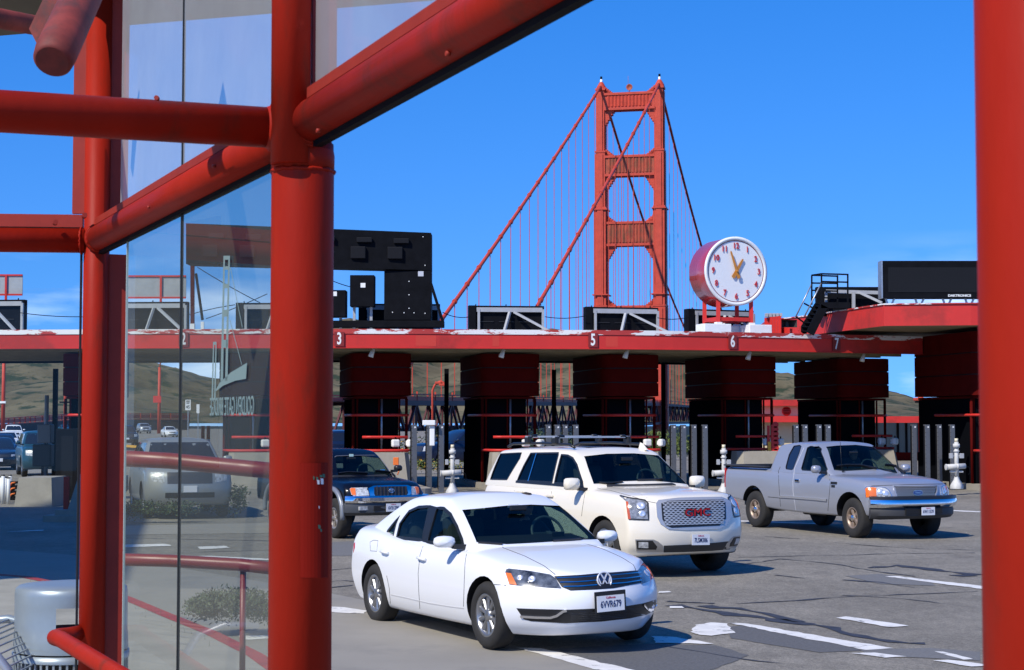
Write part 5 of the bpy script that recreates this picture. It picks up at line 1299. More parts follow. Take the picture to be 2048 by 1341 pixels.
car.win_front(ws)
car.win_front([(-.62, 1.10), (-.50, 1.38), (.50, 1.38), (.62, 1.10)], name='rear_window', x0=-.5, rear=True)
car.finish((-1.40, 1.40), .375, .345)
car.patch_px(Z1((640, 150), (692, 166), (612, 448), (577, 438)), 'pillar_trim', TRIM, both=True)
hl = car.patch_px(Z2((46, 700), (55, 678), (75, 671), (230, 690), (400, 722), (442, 752), (488, 832), (330, 822), (140, 806), (78, 797)), 'headlight', LAMPD, 'body', both=True, off=.006)
for o in hl:
    sg = 1 if o is hl[0] else -1
car.patch_px(Z2((50, 706), (92, 712), (138, 804), (78, 795)), 'turn_lens', mat('turn_amber', (.75, .16, .02), .2, coat=.5), 'body', both=True, off=.009)
for q, r in (((160, 745), .032), ((255, 757), .038)):
    p, n = car.px(Z2(q)[0], 'body')
    for sg in (1, -1):
        mb = MB(); a = V((n.x, n.y * sg, n.z)); c = V((p.x, p.y * sg, p.z)); mb.lathe([(r, .004), (r * .9, .012), (r * .5, .009), (0, .006)], c, a, 16); mb.build('lamp_reflector', BULB, car.root)
car.patch_px(Z2((432, 736), (640, 727), (780, 714), (900, 706), (1105, 688), (1118, 700), (1117, 788), (900, 832), (760, 842), (560, 850), (492, 822)), 'grille', TRIM, 'body')
for q in ([(452, 752), (620, 748), (770, 740)], [(478, 786), (620, 783), (768, 772)], [(505, 820), (620, 818), (768, 806)], [(880, 735), (1000, 722), (1115, 706)], [(885, 765), (1000, 755), (1118, 738)], [(880, 798), (1000, 788), (1117, 768)]):
    car.line_px(Z2(*q), .009, 'grille_bar', CHROME, off=.012, which='body')
p, n = car.px(Z2((823, 768))[0], 'body'); n = V((1, -.02, .22)).normalized(); r_ = V((0, 0, 1)).cross(n).normalized(); u_ = n.cross(r_)
mb = MB(); p = p + n * .012; R0_ = .076
mb.tube([p + (r_ * cos(a) + u_ * sin(a)) * R0_ for a in [2 * pi * k / 32 for k in range(33)]], .0085, 8, cap=False)
for q in ([(-.035, .062), (0, .004), (.035, .062)], [(-.066, .022), (-.036, -.056), (0, .0), (.036, -.056), (.066, .022)]):
    for a, b in zip(q, q[1:]): mb.bar(p + r_ * a[0] + u_ * a[1], p + r_ * b[0] + u_ * b[1], .012, .010, up=n)
mb.build('emblem', mat('emblem_silver', (.62, .63, .66), .3, .2), car.root)
mb = MB(); mb.lathe([(0, -.004), (R0_, -.004)], p, n, 28); mb.build('emblem_disc', mat('emblem_blue', (.015, .03, .09), .3), car.root)
car.patch_px(Z2((132, 985), (250, 991), (530, 1001), (760, 992), (1000, 972), (1130, 950), (1258, 908), (1260, 985), (1160, 1036), (1030, 1068), (800, 1094), (520, 1106), (250, 1088), (190, 1072)), 'lower_grille', TRIM, 'body', off=.003)
car.line_px(Z2((165, 1048), (290, 1057), (400, 1060), (450, 1046), (500, 1012), (528, 1006)), .024, 'chrome_strip', CHROME, off=.014, which='body')
car.line_px(Z2((1132, 962), (1165, 996), (1205, 994), (1256, 968)), .020, 'chrome_strip', CHROME, off=.014, which='body')
for k in range(5): car.line_px(Z2((560, 1030 + k * 14), (760, 1024 + k * 14), (1000, 1002 + k * 13)), .004, 'mesh_bar', SEATM, off=.005, which='body', step=20)
p, n = car.px(Z2((866, 948))[0], 'body'); car.plate(p, V((1, 0, 0)), '6VVR679', frame=True, tilt=-.035)
for c in ((285, 518), (577, 578)):
    p, n = car.px(Z1(c)[0], 'body')
    for sg in (-1, 1):
        mb = MB(); mb.tube([(p.x - .10, sg * (-p.y) * 1 + sg * .012, p.z + .012), (p.x - .06, sg * (-p.y) + sg * .035, p.z + .014), (p.x + .06, sg * (-p.y) + sg * .035, p.z + .006), (p.x + .10, sg * (-p.y) + sg * .012, p.z)], .016, 10); mb.build('door_handle', WHITEP, car.root)
for q in ([(590, 448), (556, 545), (541, 690), (545, 830), (553, 966)], [(928, 518), (912, 620), (905, 760), (898, 960)], [(292, 700), (312, 800), (322, 945)]): car.line_px(Z1(*q), .007, 'door_gap', SEAM, off=.0025, which='body', both=True)
car.line_px(Z1((325, 850), (450, 880), (620, 925), (790, 958), (900, 975)), .010, 'sill_crease', mat('crease_grey', (.55, .55, .55), .5), off=.003, which='body', both=True)
car.line_px(Z2((-60, 395), (30, 500), (200, 570), (350, 650), (440, 722)), .007, 'hood_gap', SEAM, off=.0025, which='body', both=True)
car.line_px(Z1((1140, 795), (1180, 798), (1236, 806)), .006, 'bumper_gap', SEAM, off=.0025, which='body', both=True)
car.line_px(Z1((162, 430), (190, 416), (225, 420), (215, 505), (165, 500)), .005, 'fuel_flap', SEAM, off=.002, which='body', close=True)
car.patch_px(Z1((34, 440), (44, 428), (42, 470), (30, 510)), 'tail_light', REDLENS, 'body', both=True)
car.mirror(.68, .975, 1.02, .23, .125, .13, WHITEP, arm=.10)
car.line_px(Z1((1015, 460), (1150, 470)) + Z2((20, 474)), .02, 'wiper', TRIM, off=.02); car.line_px(Z2((420, 448), (560, 440), (640, 432)), .018, 'wiper', TRIM, off=.02)
car.cabin_fittings(-.15, -1.05, .96, (.42, .37, 1.06))
car.box('mirror_tag', (.28, .02, 1.355), (.02, .13, .035), PLATE, .003); car.box('phone_mount', (.72, .33, 1.05), (.03, .14, .07), TRIM, .01)
for x, st in ((-1.40, 0), (1.40, .02)):
    for y in (-.785, .785): car.wheel(x, y, .333, .215, .212, (10, .030, .060, .07), ALLOY, st)
car.box('underbody', (0, 0, .27), (3.5, 1.3, .14), TRIM, .03)
car.root.rotation_euler = (0, radians(-.75), car.root.rotation_euler.z); car.root.location.z -= .012
sedan = car
def sweep_bumper(car, name, m, prof, yw, x0, k, p, n=25, parent=None):
    """profile (x, z) carried across the front along x0 - k|y/yw|^p"""
    vs = []; q = len(prof)
    for i in range(n):
        b = -1 + 2 * i / (n - 1); b = math.copysign(abs(b) ** .8, b)
        for px_, pz in prof: vs.append(V((x0 - k * abs(b) ** p + px_ * (1 - .25 * abs(b) ** 6), b * (yw + px_ * .3), pz)))
    fs = [(i * q + j, i * q + (j + 1) % q, (i + 1) * q + (j + 1) % q, (i + 1) * q + j) for i in range(n - 1) for j in range(q)] + [tuple(range(q))[::-1], tuple(range((n - 1) * q, n * q))]
    mb = MB(); mb.add(vs, fs, 0, True); return mb.build(name, m, parent or car.root, smooth=True)
def grille_mesh(car, tl, tr, br, bl, rows, cols, m, w=.012, off=.012, inside=None, which='body'):
    mb = MB()
    def P(u, v):
        a = (tl[0] + (tr[0] - tl[0]) * u, tl[1] + (tr[1] - tl[1]) * u); b = (bl[0] + (br[0] - bl[0]) * u, bl[1] + (br[1] - bl[1]) * u)
        return (a[0] + (b[0] - a[0]) * v, a[1] + (b[1] - a[1]) * v)
    G = {}
    for j in range(rows + 1):
        for i in range(2 * cols + 1): G[(i, j)] = car.px(P(i / (2 * cols), j / rows), which)
    for j in range(rows + 1):
        pn = []
        for i in range(2 * cols + 1):
            p, n = G[(i, j)]; up = (G[(i, max(0, j - 1))][0] - G[(i, min(rows, j + 1))][0]) * .10
            pn.append((p + up * (1 if (i + j) % 2 else -1), n))
        car.ribbon(pn, w, off, mb)
    for j in range(rows):
        for i in range(2 * cols + 1):
            if (i + j) % 2 == 0: car.ribbon([G[(i, j)], G[(i, j + 1)]], w * .8, off, mb)
    return mb.build('grille_mesh', m, car.root)
# ------------------------------------------------------------------ beige suv
def Z3(*q): return [(a / 6.704 + 960, b / 6.704 + 860) for a, b in q]
def Z4(*q): return [(a / 4.47 + 1200, b / 4.47 + 860) for a, b in q]
SUV = dict(top=[(-2.7, 1.27), (0, 1.27), (.75, 1.275), (1.0, 1.275), (1.6, 1.245), (2.1, 1.20), (2.35, 1.14)], bot=[(-2.6, .44), (-1.5, .33), (1.5, .33), (2.1, .31), (2.45, .36)],
    plan=[(-2.7, .93), (-2.2, .985), (-1.4, 1.008), (1.4, 1.018), (2.0, 1.0), (2.46, .965)], nose=[(.35, 2.36), (.45, 2.43), (.65, 2.46), (.78, 2.44), (.95, 2.40), (1.08, 2.36), (1.18, 2.24)], tail=[(.4, -2.62), (.6, -2.70), (.9, -2.68), (1.3, -2.62)],
    vsec=[(0, .935), (.15, .985), (.4, 1.0), (.7, .997), (.88, .975), (1, .925)], k=(.30, 3.2, .16, 4.0), crown=(.06, 5.0), zlo=.33,
    cab=dict(z0=1.16, F=[(1.16, 1.14), (1.28, .98), (1.55, .60), (1.78, .28), (1.87, -.05)], R=[(1.16, -2.68), (1.3, -2.61), (1.6, -2.47), (1.76, -2.36), (1.87, -2.15)], Z=[(-2.5, 1.79), (-1.8, 1.835), (-.6, 1.855), (.1, 1.84), (.4, 1.79)],
             W=[(1.16, .955), (1.3, .925), (1.55, .835), (1.78, .745), (1.88, .70)], plan=[(-2.6, .95), (-1.8, .99), (-.5, 1.0), (.5, .985), (1.1, .95)], kf=.10, kr=.06, crown=.045))
BEIGE = mat('suv_pearl', (.80, .735, .60), .28, .0, .5, coat=.7)
car = Car('suv_car', 'large cream suv with roof rack and wide chrome mesh grille', 'suv', 1.532, 26.57, -1.083, SUV, BEIGE)
car.win_side(car.xz(Z3((275, 325), (558, 310), (535, 385), (372, 655), (362, 668), (140, 664), (190, 520))), SHADEGLASS, 'cargo_window', frame=.02)
car.win_side(car.xz(Z3((680, 318), (1052, 312), (1050, 340), (968, 705), (500, 682), (590, 480))), SHADEGLASS, 'rear_door_window', frame=.03)
car.win_side(car.xz(Z3((1092, 335), (1180, 345), (1245, 380), (1300, 470), (1375, 700), (1385, 745), (1000, 712))), None, 'front_door_window', frame=.03)
car.win_front(car.yz(Z3((1395, 355), (1525, 725)) + Z4((40, 480), (200, 462), (450, 452), (800, 458), (700, 330), (530, 212), (300, 210), (60, 214))))
car.win_front([(-.66, 1.36), (-.58, 1.70), (.58, 1.70), (.66, 1.36)], SHADEGLASS, 'rear_window', x0=-1.6, rear=True)
car.finish((-1.473, 1.473), .445, .43)
car.line_px(Z3((762, 318), (650, 690)), .022, 'window_bar', CHROME, off=.012, which='cab', both=True)
car.line_px(Z3((485, 695), (700, 712), (985, 735), (1390, 772)), .035, 'belt_moulding', TRIM, off=.010, both=True)
hl = car.patch_px(Z4((172, 592), (186, 584), (250, 605), (400, 626), (430, 655), (440, 810), (255, 802), (236, 645), (212, 622)), 'headlight', mat('headlamp_grey', (.26, .265, .27), .15, .2, noise=.7, nscale=18, coat=.5), 'body', both=True)
car.line_px(Z4((180, 590), (250, 608), (400, 630), (428, 658), (434, 806), (260, 800)), .022, 'lamp_surround', TRIM, off=.008, which='body', both=True)
car.patch_px(Z4((232, 642), (252, 645), (276, 800), (254, 800)), 'turn_lens', mat('turn_amber_dark', (.50, .09, .02), .2, coat=.5), 'body', both=True, off=.010)
for q, r in (((365, 680), .065), ((378, 752), .05)):
    p, n = car.px(Z4(q)[0], 'body')
    for sg in (1, -1): mb = MB(); mb.lathe([(r, .004), (r * .92, .014), (r * .5, .010), (0, .007)], V((p.x, p.y * sg, p.z)), V((n.x, n.y * sg, n.z)), 16); mb.build('lamp_reflector', BULB, car.root)
car.patch_px(Z4((500, 660), (522, 632), (700, 612), (900, 606), (1085, 604), (1130, 622), (1165, 645), (1178, 770), (1125, 855), (1062, 888), (760, 897), (610, 890), (540, 842), (510, 780)), 'grille_surround', mat('satin_chrome', (.50, .50, .50), .22, .45), 'body', off=.012)
car.patch_px(Z4((545, 662), (600, 642), (850, 634), (1098, 630), (1114, 650), (1120, 795), (1062, 858), (760, 872), (640, 878), (590, 860), (555, 800)), 'grille', TRIM, 'body', off=.016)
gm = grille_mesh(car, Z4((560, 655))[0], Z4((1102, 642))[0], Z4((1098, 835))[0], Z4((580, 852))[0], 12, 13, MESHM, .016, .024)
p, n = car.px(Z4((862, 742))[0], 'body'); n = V((1, 0, .05)).normalized(); r_ = V((0, 0, 1)).cross(n).normalized(); u_ = n.cross(r_); mb = MB()
put_text(mb, 'GMC', .155, p + n * .032, r_, u_, .004, 0, .006, 1.30, 1.02); put_text(mb, 'GMC', .150, p + n * .038, r_, u_, .004, 1, .000, 1.32, 1.03); mb.build('emblem', [TRIM, mat('emblem_red', (.42, .012, .02), .35, spec=.2)], car.root)
p, n = car.px(Z4((893, 982))[0], 'body'); car.plate(p, V((1, 0, 0)), '7LSM386', tilt=.02)
for sg in (1, -1):
    pass
car.patch_px(Z4((315, 980), (480, 981), (520, 1000), (562, 1035), (568, 1094), (325, 1084)), 'fog_bezel', mat('satin_silver', (.5, .5, .5), .3, .8), 'body', both=True)
car.patch_px(Z4((326, 991), (470, 991), (512, 1045), (500, 1070), (332, 1068)), 'fog_recess', TRIM, 'body', both=True, off=.008)
car.patch_px(Z4((345, 1003), (430, 1003), (432, 1055), (345, 1052)), 'fog_lamp', LAMPG, 'body', both=True, off=.012)
car.patch_px(Z4((570, 1036), (800, 1026), (1000, 1012), (1160, 996), (1160, 1068), (1000, 1082), (760, 1092), (568, 1096)), 'lower_grille', mat('grille_grey', (.035, .034, .032), .6), 'body')
car.patch_px(Z4((420, 1128), (800, 1118), (1100, 1096), (1248, 1082), (1235, 1165), (1100, 1178), (860, 1188), (500, 1180)), 'lower_valance', TRIM, 'body', off=.006)
for c in ((540, 832), (948, 886)):
    p, n = car.px(Z3(c)[0], 'body')
    for sg in (-1, 1): car.box('door_handle', (p.x, sg * (abs(p.y) + .02), p.z), (.20, .035, .04), BEIGE, .012)
for q in ([(1425, 780), (1400, 900), (1375, 1050), (1362, 1160)], [(985, 735), (960, 830), (955, 900)], [(490, 700), (470, 760), (462, 826)]): car.line_px(Z3(*q), .008, 'door_gap', SEAM, off=.0025, which='body', both=True)
car.line_px(Z4((-40, 520), (100, 545), (300, 600), (420, 640), (500, 655)), .007, 'hood_gap', SEAM, off=.003, which='body', both=True)
car.line_px(Z4((60, 500), (200, 520), (330, 560), (420, 610)), .012, 'hood_crease', mat('crease_cream', (.5, .45, .37), .5), off=.002, which='body', both=True)
p, n = car.px(Z4((392, 175))[0], 'cab'); mb = MB(); mb.add([(p.x - .12, p.y - .03, p.z - .01), (p.x - .12, p.y + .03, p.z - .01), (p.x + .10, p.y + .02, p.z - .01), (p.x + .10, p.y - .02, p.z - .01), (p.x - .11, p.y, p.z + .11), (p.x - .02, p.y, p.z + .09)], [(0, 1, 4), (1, 2, 5, 4), (0, 4, 5, 3), (2, 3, 5)]); mb.build('antenna_fin', BEIGE, car.root)
car.mirror(.80, 1.13, 1.31, .25, .19, .15, BEIGE, arm=.12, e=.45)
for sg in (-1, 1):
    mb = MB(); mb.tube([(.05, sg * .66, 1.845), (-.1, sg * .655, 1.885), (-1.0, sg * .66, 1.90), (-2.0, sg * .645, 1.88), (-2.2, sg * .64, 1.83)], .022, 8); mb.build('roof_rail', TRIM, car.root)
for x in (-.55, -1.45):
    mb = MB(); mb.bar((x, -.70, 2.0), (x, .70, 2.0), .085, .028); b_ = mb.build('cross_bar', mat('bar_silver', (.6, .6, .6), .35, .6), car.root)
    for sg in (-1, 1): mb = MB(); mb.box((x, sg * .67, 1.95), (.16, .06, .12), 0, None, .02); mb.tube([(x + .02, sg * .66, 1.98), (x + .02, sg * .60, 2.01), (x + .02, sg * .52, 2.008)], .028, 8); mb.build('bar_foot', TRIM, b_)
car.patch([( -.45, -.38), (.0, -.38), (.0, .38), (-.45, .38)], lambda u, v: car.top(u, v), 'sunroof', DGLASS, off=.004)
car.cabin_fittings(-.05, -1.1, 1.24, (.50, .40, 1.33), h=.48)
for y in (-.86, .86):
    for x in (-1.473, 1.473): car.wheel(x, y, .405, .275, .275, (6, .09, .10, .09), ALLOY, 0)
car.line_px(Z4((-10, 478), (80, 490), (200, 470)), .02, 'wiper', TRIM, off=.03); car.line_px(Z4((330, 455), (480, 452), (560, 446)), .02, 'wiper', TRIM, off=.03)
car.box('underbody', (0, 0, .40), (4.2, 1.5, .2), TRIM, .04)

# ------------------------------------------------------------------ silver pickup
def Z5(*q): return [(a / 5.829 + 1440, b / 5.829 + 860) for a, b in q]
def Z6(*q): return [(a / 5.831 + 1660, b / 5.831 + 860) for a, b in q]
PU = dict(top=[(-3.0, 1.285), (-1.3, 1.285), (-1.2, 1.27), (.8, 1.235), (1.1, 1.215), (1.7, 1.185), (2.2, 1.13), (2.5, 1.06), (2.65, 1.0)], bot=[(-3, .62), (-2.3, .55), (-1, .42), (1, .40), (2.2, .44), (2.7, .50)],
    plan=[(-3, .95), (-1.3, .965), (.5, .985), (1.6, .99), (2.3, .965), (2.7, .92)], nose=[(.42, 2.60), (.6, 2.66), (.78, 2.66), (.95, 2.63), (1.04, 2.56), (1.12, 2.40)], tail=[(.5, -2.97), (1.2, -2.97), (1.3, -2.95)],
    vsec=[(0, .94), (.2, .985), (.5, 1.0), (.8, .99), (.92, .97), (1, .925)], k=(.34, 2.6, .03, 4.0), crown=(.05, 5.0), zlo=.42,
    cab=dict(z0=1.16, F=[(1.16, 1.15), (1.23, 1.04), (1.5, .68), (1.72, .40), (1.84, .12)], R=[(1.16, -1.29), (1.5, -1.20), (1.72, -1.12), (1.84, -.98)], Z=[(-1.2, 1.77), (-.8, 1.825), (-.2, 1.84), (.2, 1.825), (.45, 1.77)],
             W=[(1.16, .925), (1.3, .885), (1.55, .80), (1.75, .73), (1.85, .69)], plan=[(-1.3, .975), (-.5, 1.0), (.4, .985), (1.1, .94)], kf=.12, kr=.03, crown=.05))
SILV = mat('pickup_silver', (.34, .355, .40), .32, .35, .5, coat=.5)
car = Car('pickup_truck', 'silver extended cab pickup with dark bed rails and bronze wheels', 'pickup truck', 6.713, 34.70, -1.155, PU, SILV)
car.win_side(car.xz(Z5((862, 190), (930, 180), (948, 192), (925, 270), (855, 455), (838, 465), (772, 456), (768, 435), (806, 290))), mat('dark_side_glass', (.012, .016, .03), .05, coat=.5), 'rear_cab_window', frame=.016)
car.win_side(car.xz(Z5((1020, 210), (1055, 192), (1148, 194), (1182, 222), (1255, 465), (1246, 488), (960, 470), (950, 450))), None, 'front_door_window', frame=.016)
car.win_front(car.yz(Z5((1235, 198), (1330, 470)) + Z6((70, 470), (160, 482), (550, 458), (880, 455), (780, 330), (600, 180), (560, 172), (300, 176), (80, 184))))
car.win_front([(-.62, 1.34), (-.58, 1.68), (.58, 1.68), (.62, 1.34)], None, 'rear_window', x0=-.7, rear=True)
bed = MB(); bed.box((-2.13, 0, 1.25), (1.55, 1.62, .9))
car.finish((-1.76, 1.76), .47, .42, extra_cuts=[bed])
AMB = mat('turn_amber', (.75, .16, .02), .2)
car.patch_px(Z6((410, 684), (430, 665), (560, 668), (650, 680), (690, 710), (720, 770), (700, 790), (420, 790)), 'headlight', LAMPG, 'body', both=True)
car.patch_px(Z6((413, 690), (430, 676), (500, 674), (540, 680), (542, 788), (422, 788)), 'turn_lens', AMB, 'body', both=True, off=.008)
car.line_px(Z6((410, 684), (430, 665), (560, 668), (650, 680), (690, 710), (720, 770), (700, 790), (420, 790)), .016, 'lamp_surround', mat('chrome_dim', (.6, .6, .6), .2, .9), off=.008, which='body', close=True, both=True)
for q in ((590, 730), (648, 745)):
    p, n = car.px(Z6(q)[0], 'body')
    for sg in (1, -1): mb = MB(); mb.lathe([(.06, .004), (.05, .012), (0, .008)], V((p.x, p.y * sg, p.z)), V((n.x, n.y * sg, n.z)), 14); mb.build('lamp_reflector', BULB, car.root)
car.patch_px(Z6((738, 664), (1000, 664), (1242, 660), (1240, 720), (1205, 802), (1000, 808), (800, 810), (778, 770)), 'grille', TRIM, 'body', off=.004)
grille_mesh(car, Z6((755, 672))[0], Z6((1232, 668))[0], Z6((1200, 795))[0], Z6((800, 800))[0], 7, 15, mat('mesh_champagne', (.50, .46, .40), .3, .7), .013, .012)
car.line_px(Z6((735, 660), (1000, 660), (1245, 656), (1245, 720), (1208, 806), (1000, 812), (795, 814), (772, 770)), .03, 'grille_surround', SILV, off=.022, which='body', close=True)
p, n = car.px(Z6((1016, 734))[0], 'body'); n = V((1, 0, .05)).normalized(); r_ = V((0, 0, 1)).cross(n).normalized(); u_ = n.cross(r_); mb = MB(); p = p + n * .02
def ell(a, b, o_, mi): mb.poly([p + n * o_ + r_ * a * cos(t) + u_ * b * sin(t) for t in [2 * pi * k / 28 for k in range(28)]], n * .004, mi)
ell(.115, .050, .0, 1); ell(.108, .044, .003, 0); put_text(mb, 'Ford', .055, p + n * .009, r_, u_, .001, 1, 0, 1.1); mb.build('emblem', [mat('oval_blue', (.01, .03, .16), .2), CHROME], car.root)
sweep_bumper(car, 'bumper_pad', TRIM, [(-.05, .765), (.07, .765), (.06, .82), (-.05, .83)], .985, 2.72, .30, 3.2)
sweep_bumper(car, 'chrome_bumper', CHROME, [(-.1, .61), (.03, .61), (.09, .66), (.095, .72), (.075, .762), (-.1, .762)], .985, 2.73, .32, 3.2)
sweep_bumper(car, 'lower_bumper', mat('bumper_grey', (.035, .035, .037), .6), [(-.12, .40), (-.02, .40), (.05, .46), (.06, .55), (.035, .607), (-.12, .607)], .955, 2.72, .34, 3.0)
car.patch([(-.42, .49), (.42, .49), (.42, .60), (-.42, .60)], lambda u, v: (V((2.782, u, v)), V((1, 0, 0))), 'bumper_opening', DARK, off=.003, skirt=.05)
car.plate(V((2.80, .06, .545)), V((1, 0, 0)), '6W11539')
car.line_px(Z5((705, 778), (845, 786), (1100, 806), (1248, 822)), .045, 'side_moulding', mat('moulding_silver', (.48, .49, .52), .25, .6), off=.02, which='body', both=True)
car.line_px(Z5((560, 782), (700, 796)), .012, 'bed_crease', SEAM, off=.003, which='body', both=True)
for q in ([(1000, 165), (870, 450), (850, 600), (852, 720), (862, 790), (885, 940)], [(705, 430), (682, 480), (684, 600), (698, 780), (710, 930)], [(1275, 520), (1285, 640), (1270, 800), (1255, 990)]): car.line_px(Z5(*q), .012, 'door_gap', SEAM if q[0][0] != 1000 else mat('gap_light', (.55, .56, .6), .4), off=.003, both=True)
p, n = car.px(Z5((905, 592))[0], 'body')
for sg in (-1, 1): car.box('door_handle', (p.x, sg * (abs(p.y) + .012), p.z), (.16, .03, .06), CHROME, .012)
for sg in (-1, 1):
    car.box('bed_rail_cap', (-2.13, sg * .90, 1.295), (1.66, .14, .03), mat('rail_plastic', (.03, .031, .034), .6), .01)
    car.box('tail_light', (-2.965, sg * .86, 1.02), (.04, .14, .42), REDLENS, .01)
car.box('tailgate_cap', (-2.95, 0, 1.295), (.06, 1.66, .03), mat('rail_plastic', (.03, .031, .034)), .01)
p, n = car.px(Z6((46, 632))[0], 'body')
for sg in (-1, 1): mb = MB(); mb.box((p.x, sg * (abs(p.y) + .004), p.z + .02), (.20, .012, .045)); mb.box((p.x - .02, sg * (abs(p.y) + .004), p.z - .045), (.12, .012, .05)); mb.build('fender_badge', TRIM, car.root)
car.mirror(.80, 1.08, 1.295, .20, .165, .14, SILV, arm=.10)
car.line_px(Z6((70, 438), (180, 425), (340, 425), (540, 462)), .022, 'wiper', TRIM, off=.05); car.line_px(Z6((640, 420), (760, 425), (880, 458)), .02, 'wiper', TRIM, off=.05)
p, n = car.px(Z6((140, 505))[0], 'body'); mb = MB(); mb.cyl(p, p + V((-.05, 0, .62)), .005, 5); mb.cyl(p - V((0, 0, .01)), p + V((0, 0, .04)), .02, 8); mb.build('antenna', TRIM, car.root)
car.cabin_fittings(-.10, -.85, 1.20, (.50, .40, 1.30), h=.46)
car.line_px(Z6((420, 668), (500, 655), (900, 640), (1320, 632)), .014, 'hood_gap', SEAM, off=.004, which='body')
for y in (-.80, .80):
    for x in (-1.76, 1.76):
        w_ = car.wheel(x, y, .385, .27, .205, (5, .07, .12, .085), BRONZE, -.06 if x > 0 else 0); mb = MB(); sg = 1 if y > 0 else -1; mb.lathe([(.058, .06), (.055, .125), (.04, .135), (0, .138)], (0, 0, 0), (0, sg, 0), 16); mb.build('hub_cap', CHROME, w_)
mb = MB(); mb.bar((-2.9, -.42, .50), (2.4, -.42, .50), .1, .16); mb.bar((-2.9, .42, .50), (2.4, .42, .50), .1, .16); mb.cyl((-1.76, -.8, .385), (-1.76, .8, .385), .05, 10); mb.box((-.4, -.1, .42), (.9, .5, .22), 0, None, .05); mb.box((1.2, 0, .5), (1.6, .9, .3)); mb.build('chassis', TRIM, car.root)
pickup = car

# ------------------------------------------------------------------ black pickup behind the sedan
def Z7(*q): return [(a / 6.386 + 650, b / 6.386 + 880) for a, b in q]
TA = dict(top=[(-2.7, 1.2), (.6, 1.175), (.9, 1.165), (1.5, 1.13), (1.95, 1.085), (2.2, 1.01)], bot=[(-2.7, .6), (-1, .5), (1, .5), (2.3, .55)],
    plan=[(-2.7, .82), (-1.0, .84), (1.0, .85), (1.7, .85), (2.3, .80)], nose=[(.5, 2.22), (.7, 2.27), (.85, 2.26), (.98, 2.21), (1.08, 2.05)], tail=[(.5, -2.7), (1.2, -2.7)],
    vsec=[(0, .95), (.25, .99), (.6, 1.0), (.85, .98), (1, .93)], k=(.22, 2.8, .03, 4), crown=(.045, 5.0), zlo=.5,
    cab=dict(z0=1.08, F=[(1.08, 1.05), (1.17, .92), (1.58, .38), (1.70, .1)], R=[(1.08, -.9), (1.6, -.75), (1.70, -.6)], Z=[(-.9, 1.65), (-.4, 1.70), (.1, 1.69), (.4, 1.62)],
             W=[(1.08, .80), (1.3, .755), (1.6, .655), (1.72, .61)], plan=[(-.9, .97), (-.2, 1.0), (.4, .985), (1.0, .94)], kf=.10, kr=.03, crown=.04))
NAVY = mat('pickup_black', (.003, .0035, .007), .25, 0, .3, coat=.1)
car = Car('pickup_truck', 'black pickup with chrome front bumper half hidden behind the white sedan', 'pickup truck', -3.46, 34.35, -1.06, TA, NAVY)
car.win_side([(-.62, 1.20), (-.52, 1.60), (.10, 1.60), (.42, 1.45), (.72, 1.20)], None, 'side_window', frame=.02)
car.win_front(car.yz(Z7((128, 228), (150, 212), (450, 205), (740, 204), (800, 260), (905, 425), (560, 434), (165, 446))))
car.win_front([(-.55, 1.25), (-.5, 1.58), (.5, 1.58), (.55, 1.25)], None, 'rear_window', x0=-.4, rear=True)
bed = MB(); bed.box((-1.85, 0, 1.2), (1.5, 1.44, .9))
car.finish((-1.55, 1.55), .48, .46, extra_cuts=[bed])
car.line_px(Z7((122, 224), (148, 208), (450, 200), (745, 198), (808, 258), (918, 430)), .02, 'windshield_trim', mat('trim_grey', (.2, .2, .2), .3, .5), off=.006, which='cab')
car.patch_px(Z7((315, 628), (332, 615), (540, 610), (565, 708), (372, 714), (338, 702)), 'headlight', LAMPG, 'body', both=True)
car.patch_px(Z7((318, 632), (336, 620), (388, 622), (395, 708), (345, 704)), 'turn_lens', AMB, 'body', both=True, off=.010)
car.patch_px(Z7((552, 622), (620, 592), (850, 582), (1050, 582), (1100, 602), (1096, 690), (1050, 726), (850, 732), (620, 738), (575, 716), (560, 660)), 'grille_surround', CHROME, 'body', off=.010)
car.patch_px(Z7((626, 612), (840, 602), (1038, 600), (1056, 688), (1030, 706), (840, 712), (642, 720), (626, 690)), 'grille', TRIM, 'body', off=.014)
for k in range(9):
    x = 662 + k * 46; car.line_px(Z7((x, 608), (x + 2, 712)), .028, 'grille_bar', mat('bar_black', (.03, .03, .032), .25), off=.028, which='body')
p, n = car.px(Z7((842, 650))[0], 'body'); n = V((1, 0, .03)).normalized(); r_ = V((0, 0, 1)).cross(n).normalized(); u_ = n.cross(r_); p = p + n * .034; mb = MB()
for a, b, dy in ((.055, .038, 0), (.018, .036, 0), (.036, .014, .018)): mb.tube([p + r_ * a * cos(t) + u_ * (b * sin(t) + dy) for t in [2 * pi * k / 24 for k in range(25)]], .0055, 6, cap=False)
mb.build('emblem', CHROME, car.root)
sweep_bumper(car, 'chrome_bumper', CHROME, [(-.1, .70), (.05, .70), (.09, .74), (.09, .80), (.06, .835), (-.1, .84)], .86, 2.33, .20, 3.0)
sweep_bumper(car, 'lower_bumper', mat('bumper_slate', (.05, .055, .062), .5), [(-.12, .46), (-.02, .46), (.06, .52), (.07, .62), (.05, .697), (-.12, .697)], .86, 2.32, .22, 3.0)
for sg in (-1, 1):
    car.box('fog_lamp', (2.325, sg * .56, .60), (.05, .20, .075), LAMPG, .01); car.box('bumper_recess', (2.375, sg * .2, .60), (.02, .34, .09), DARK, .004)
car.plate(V((2.395, .02, .61)), V((1, 0, 0)), '6V31290')
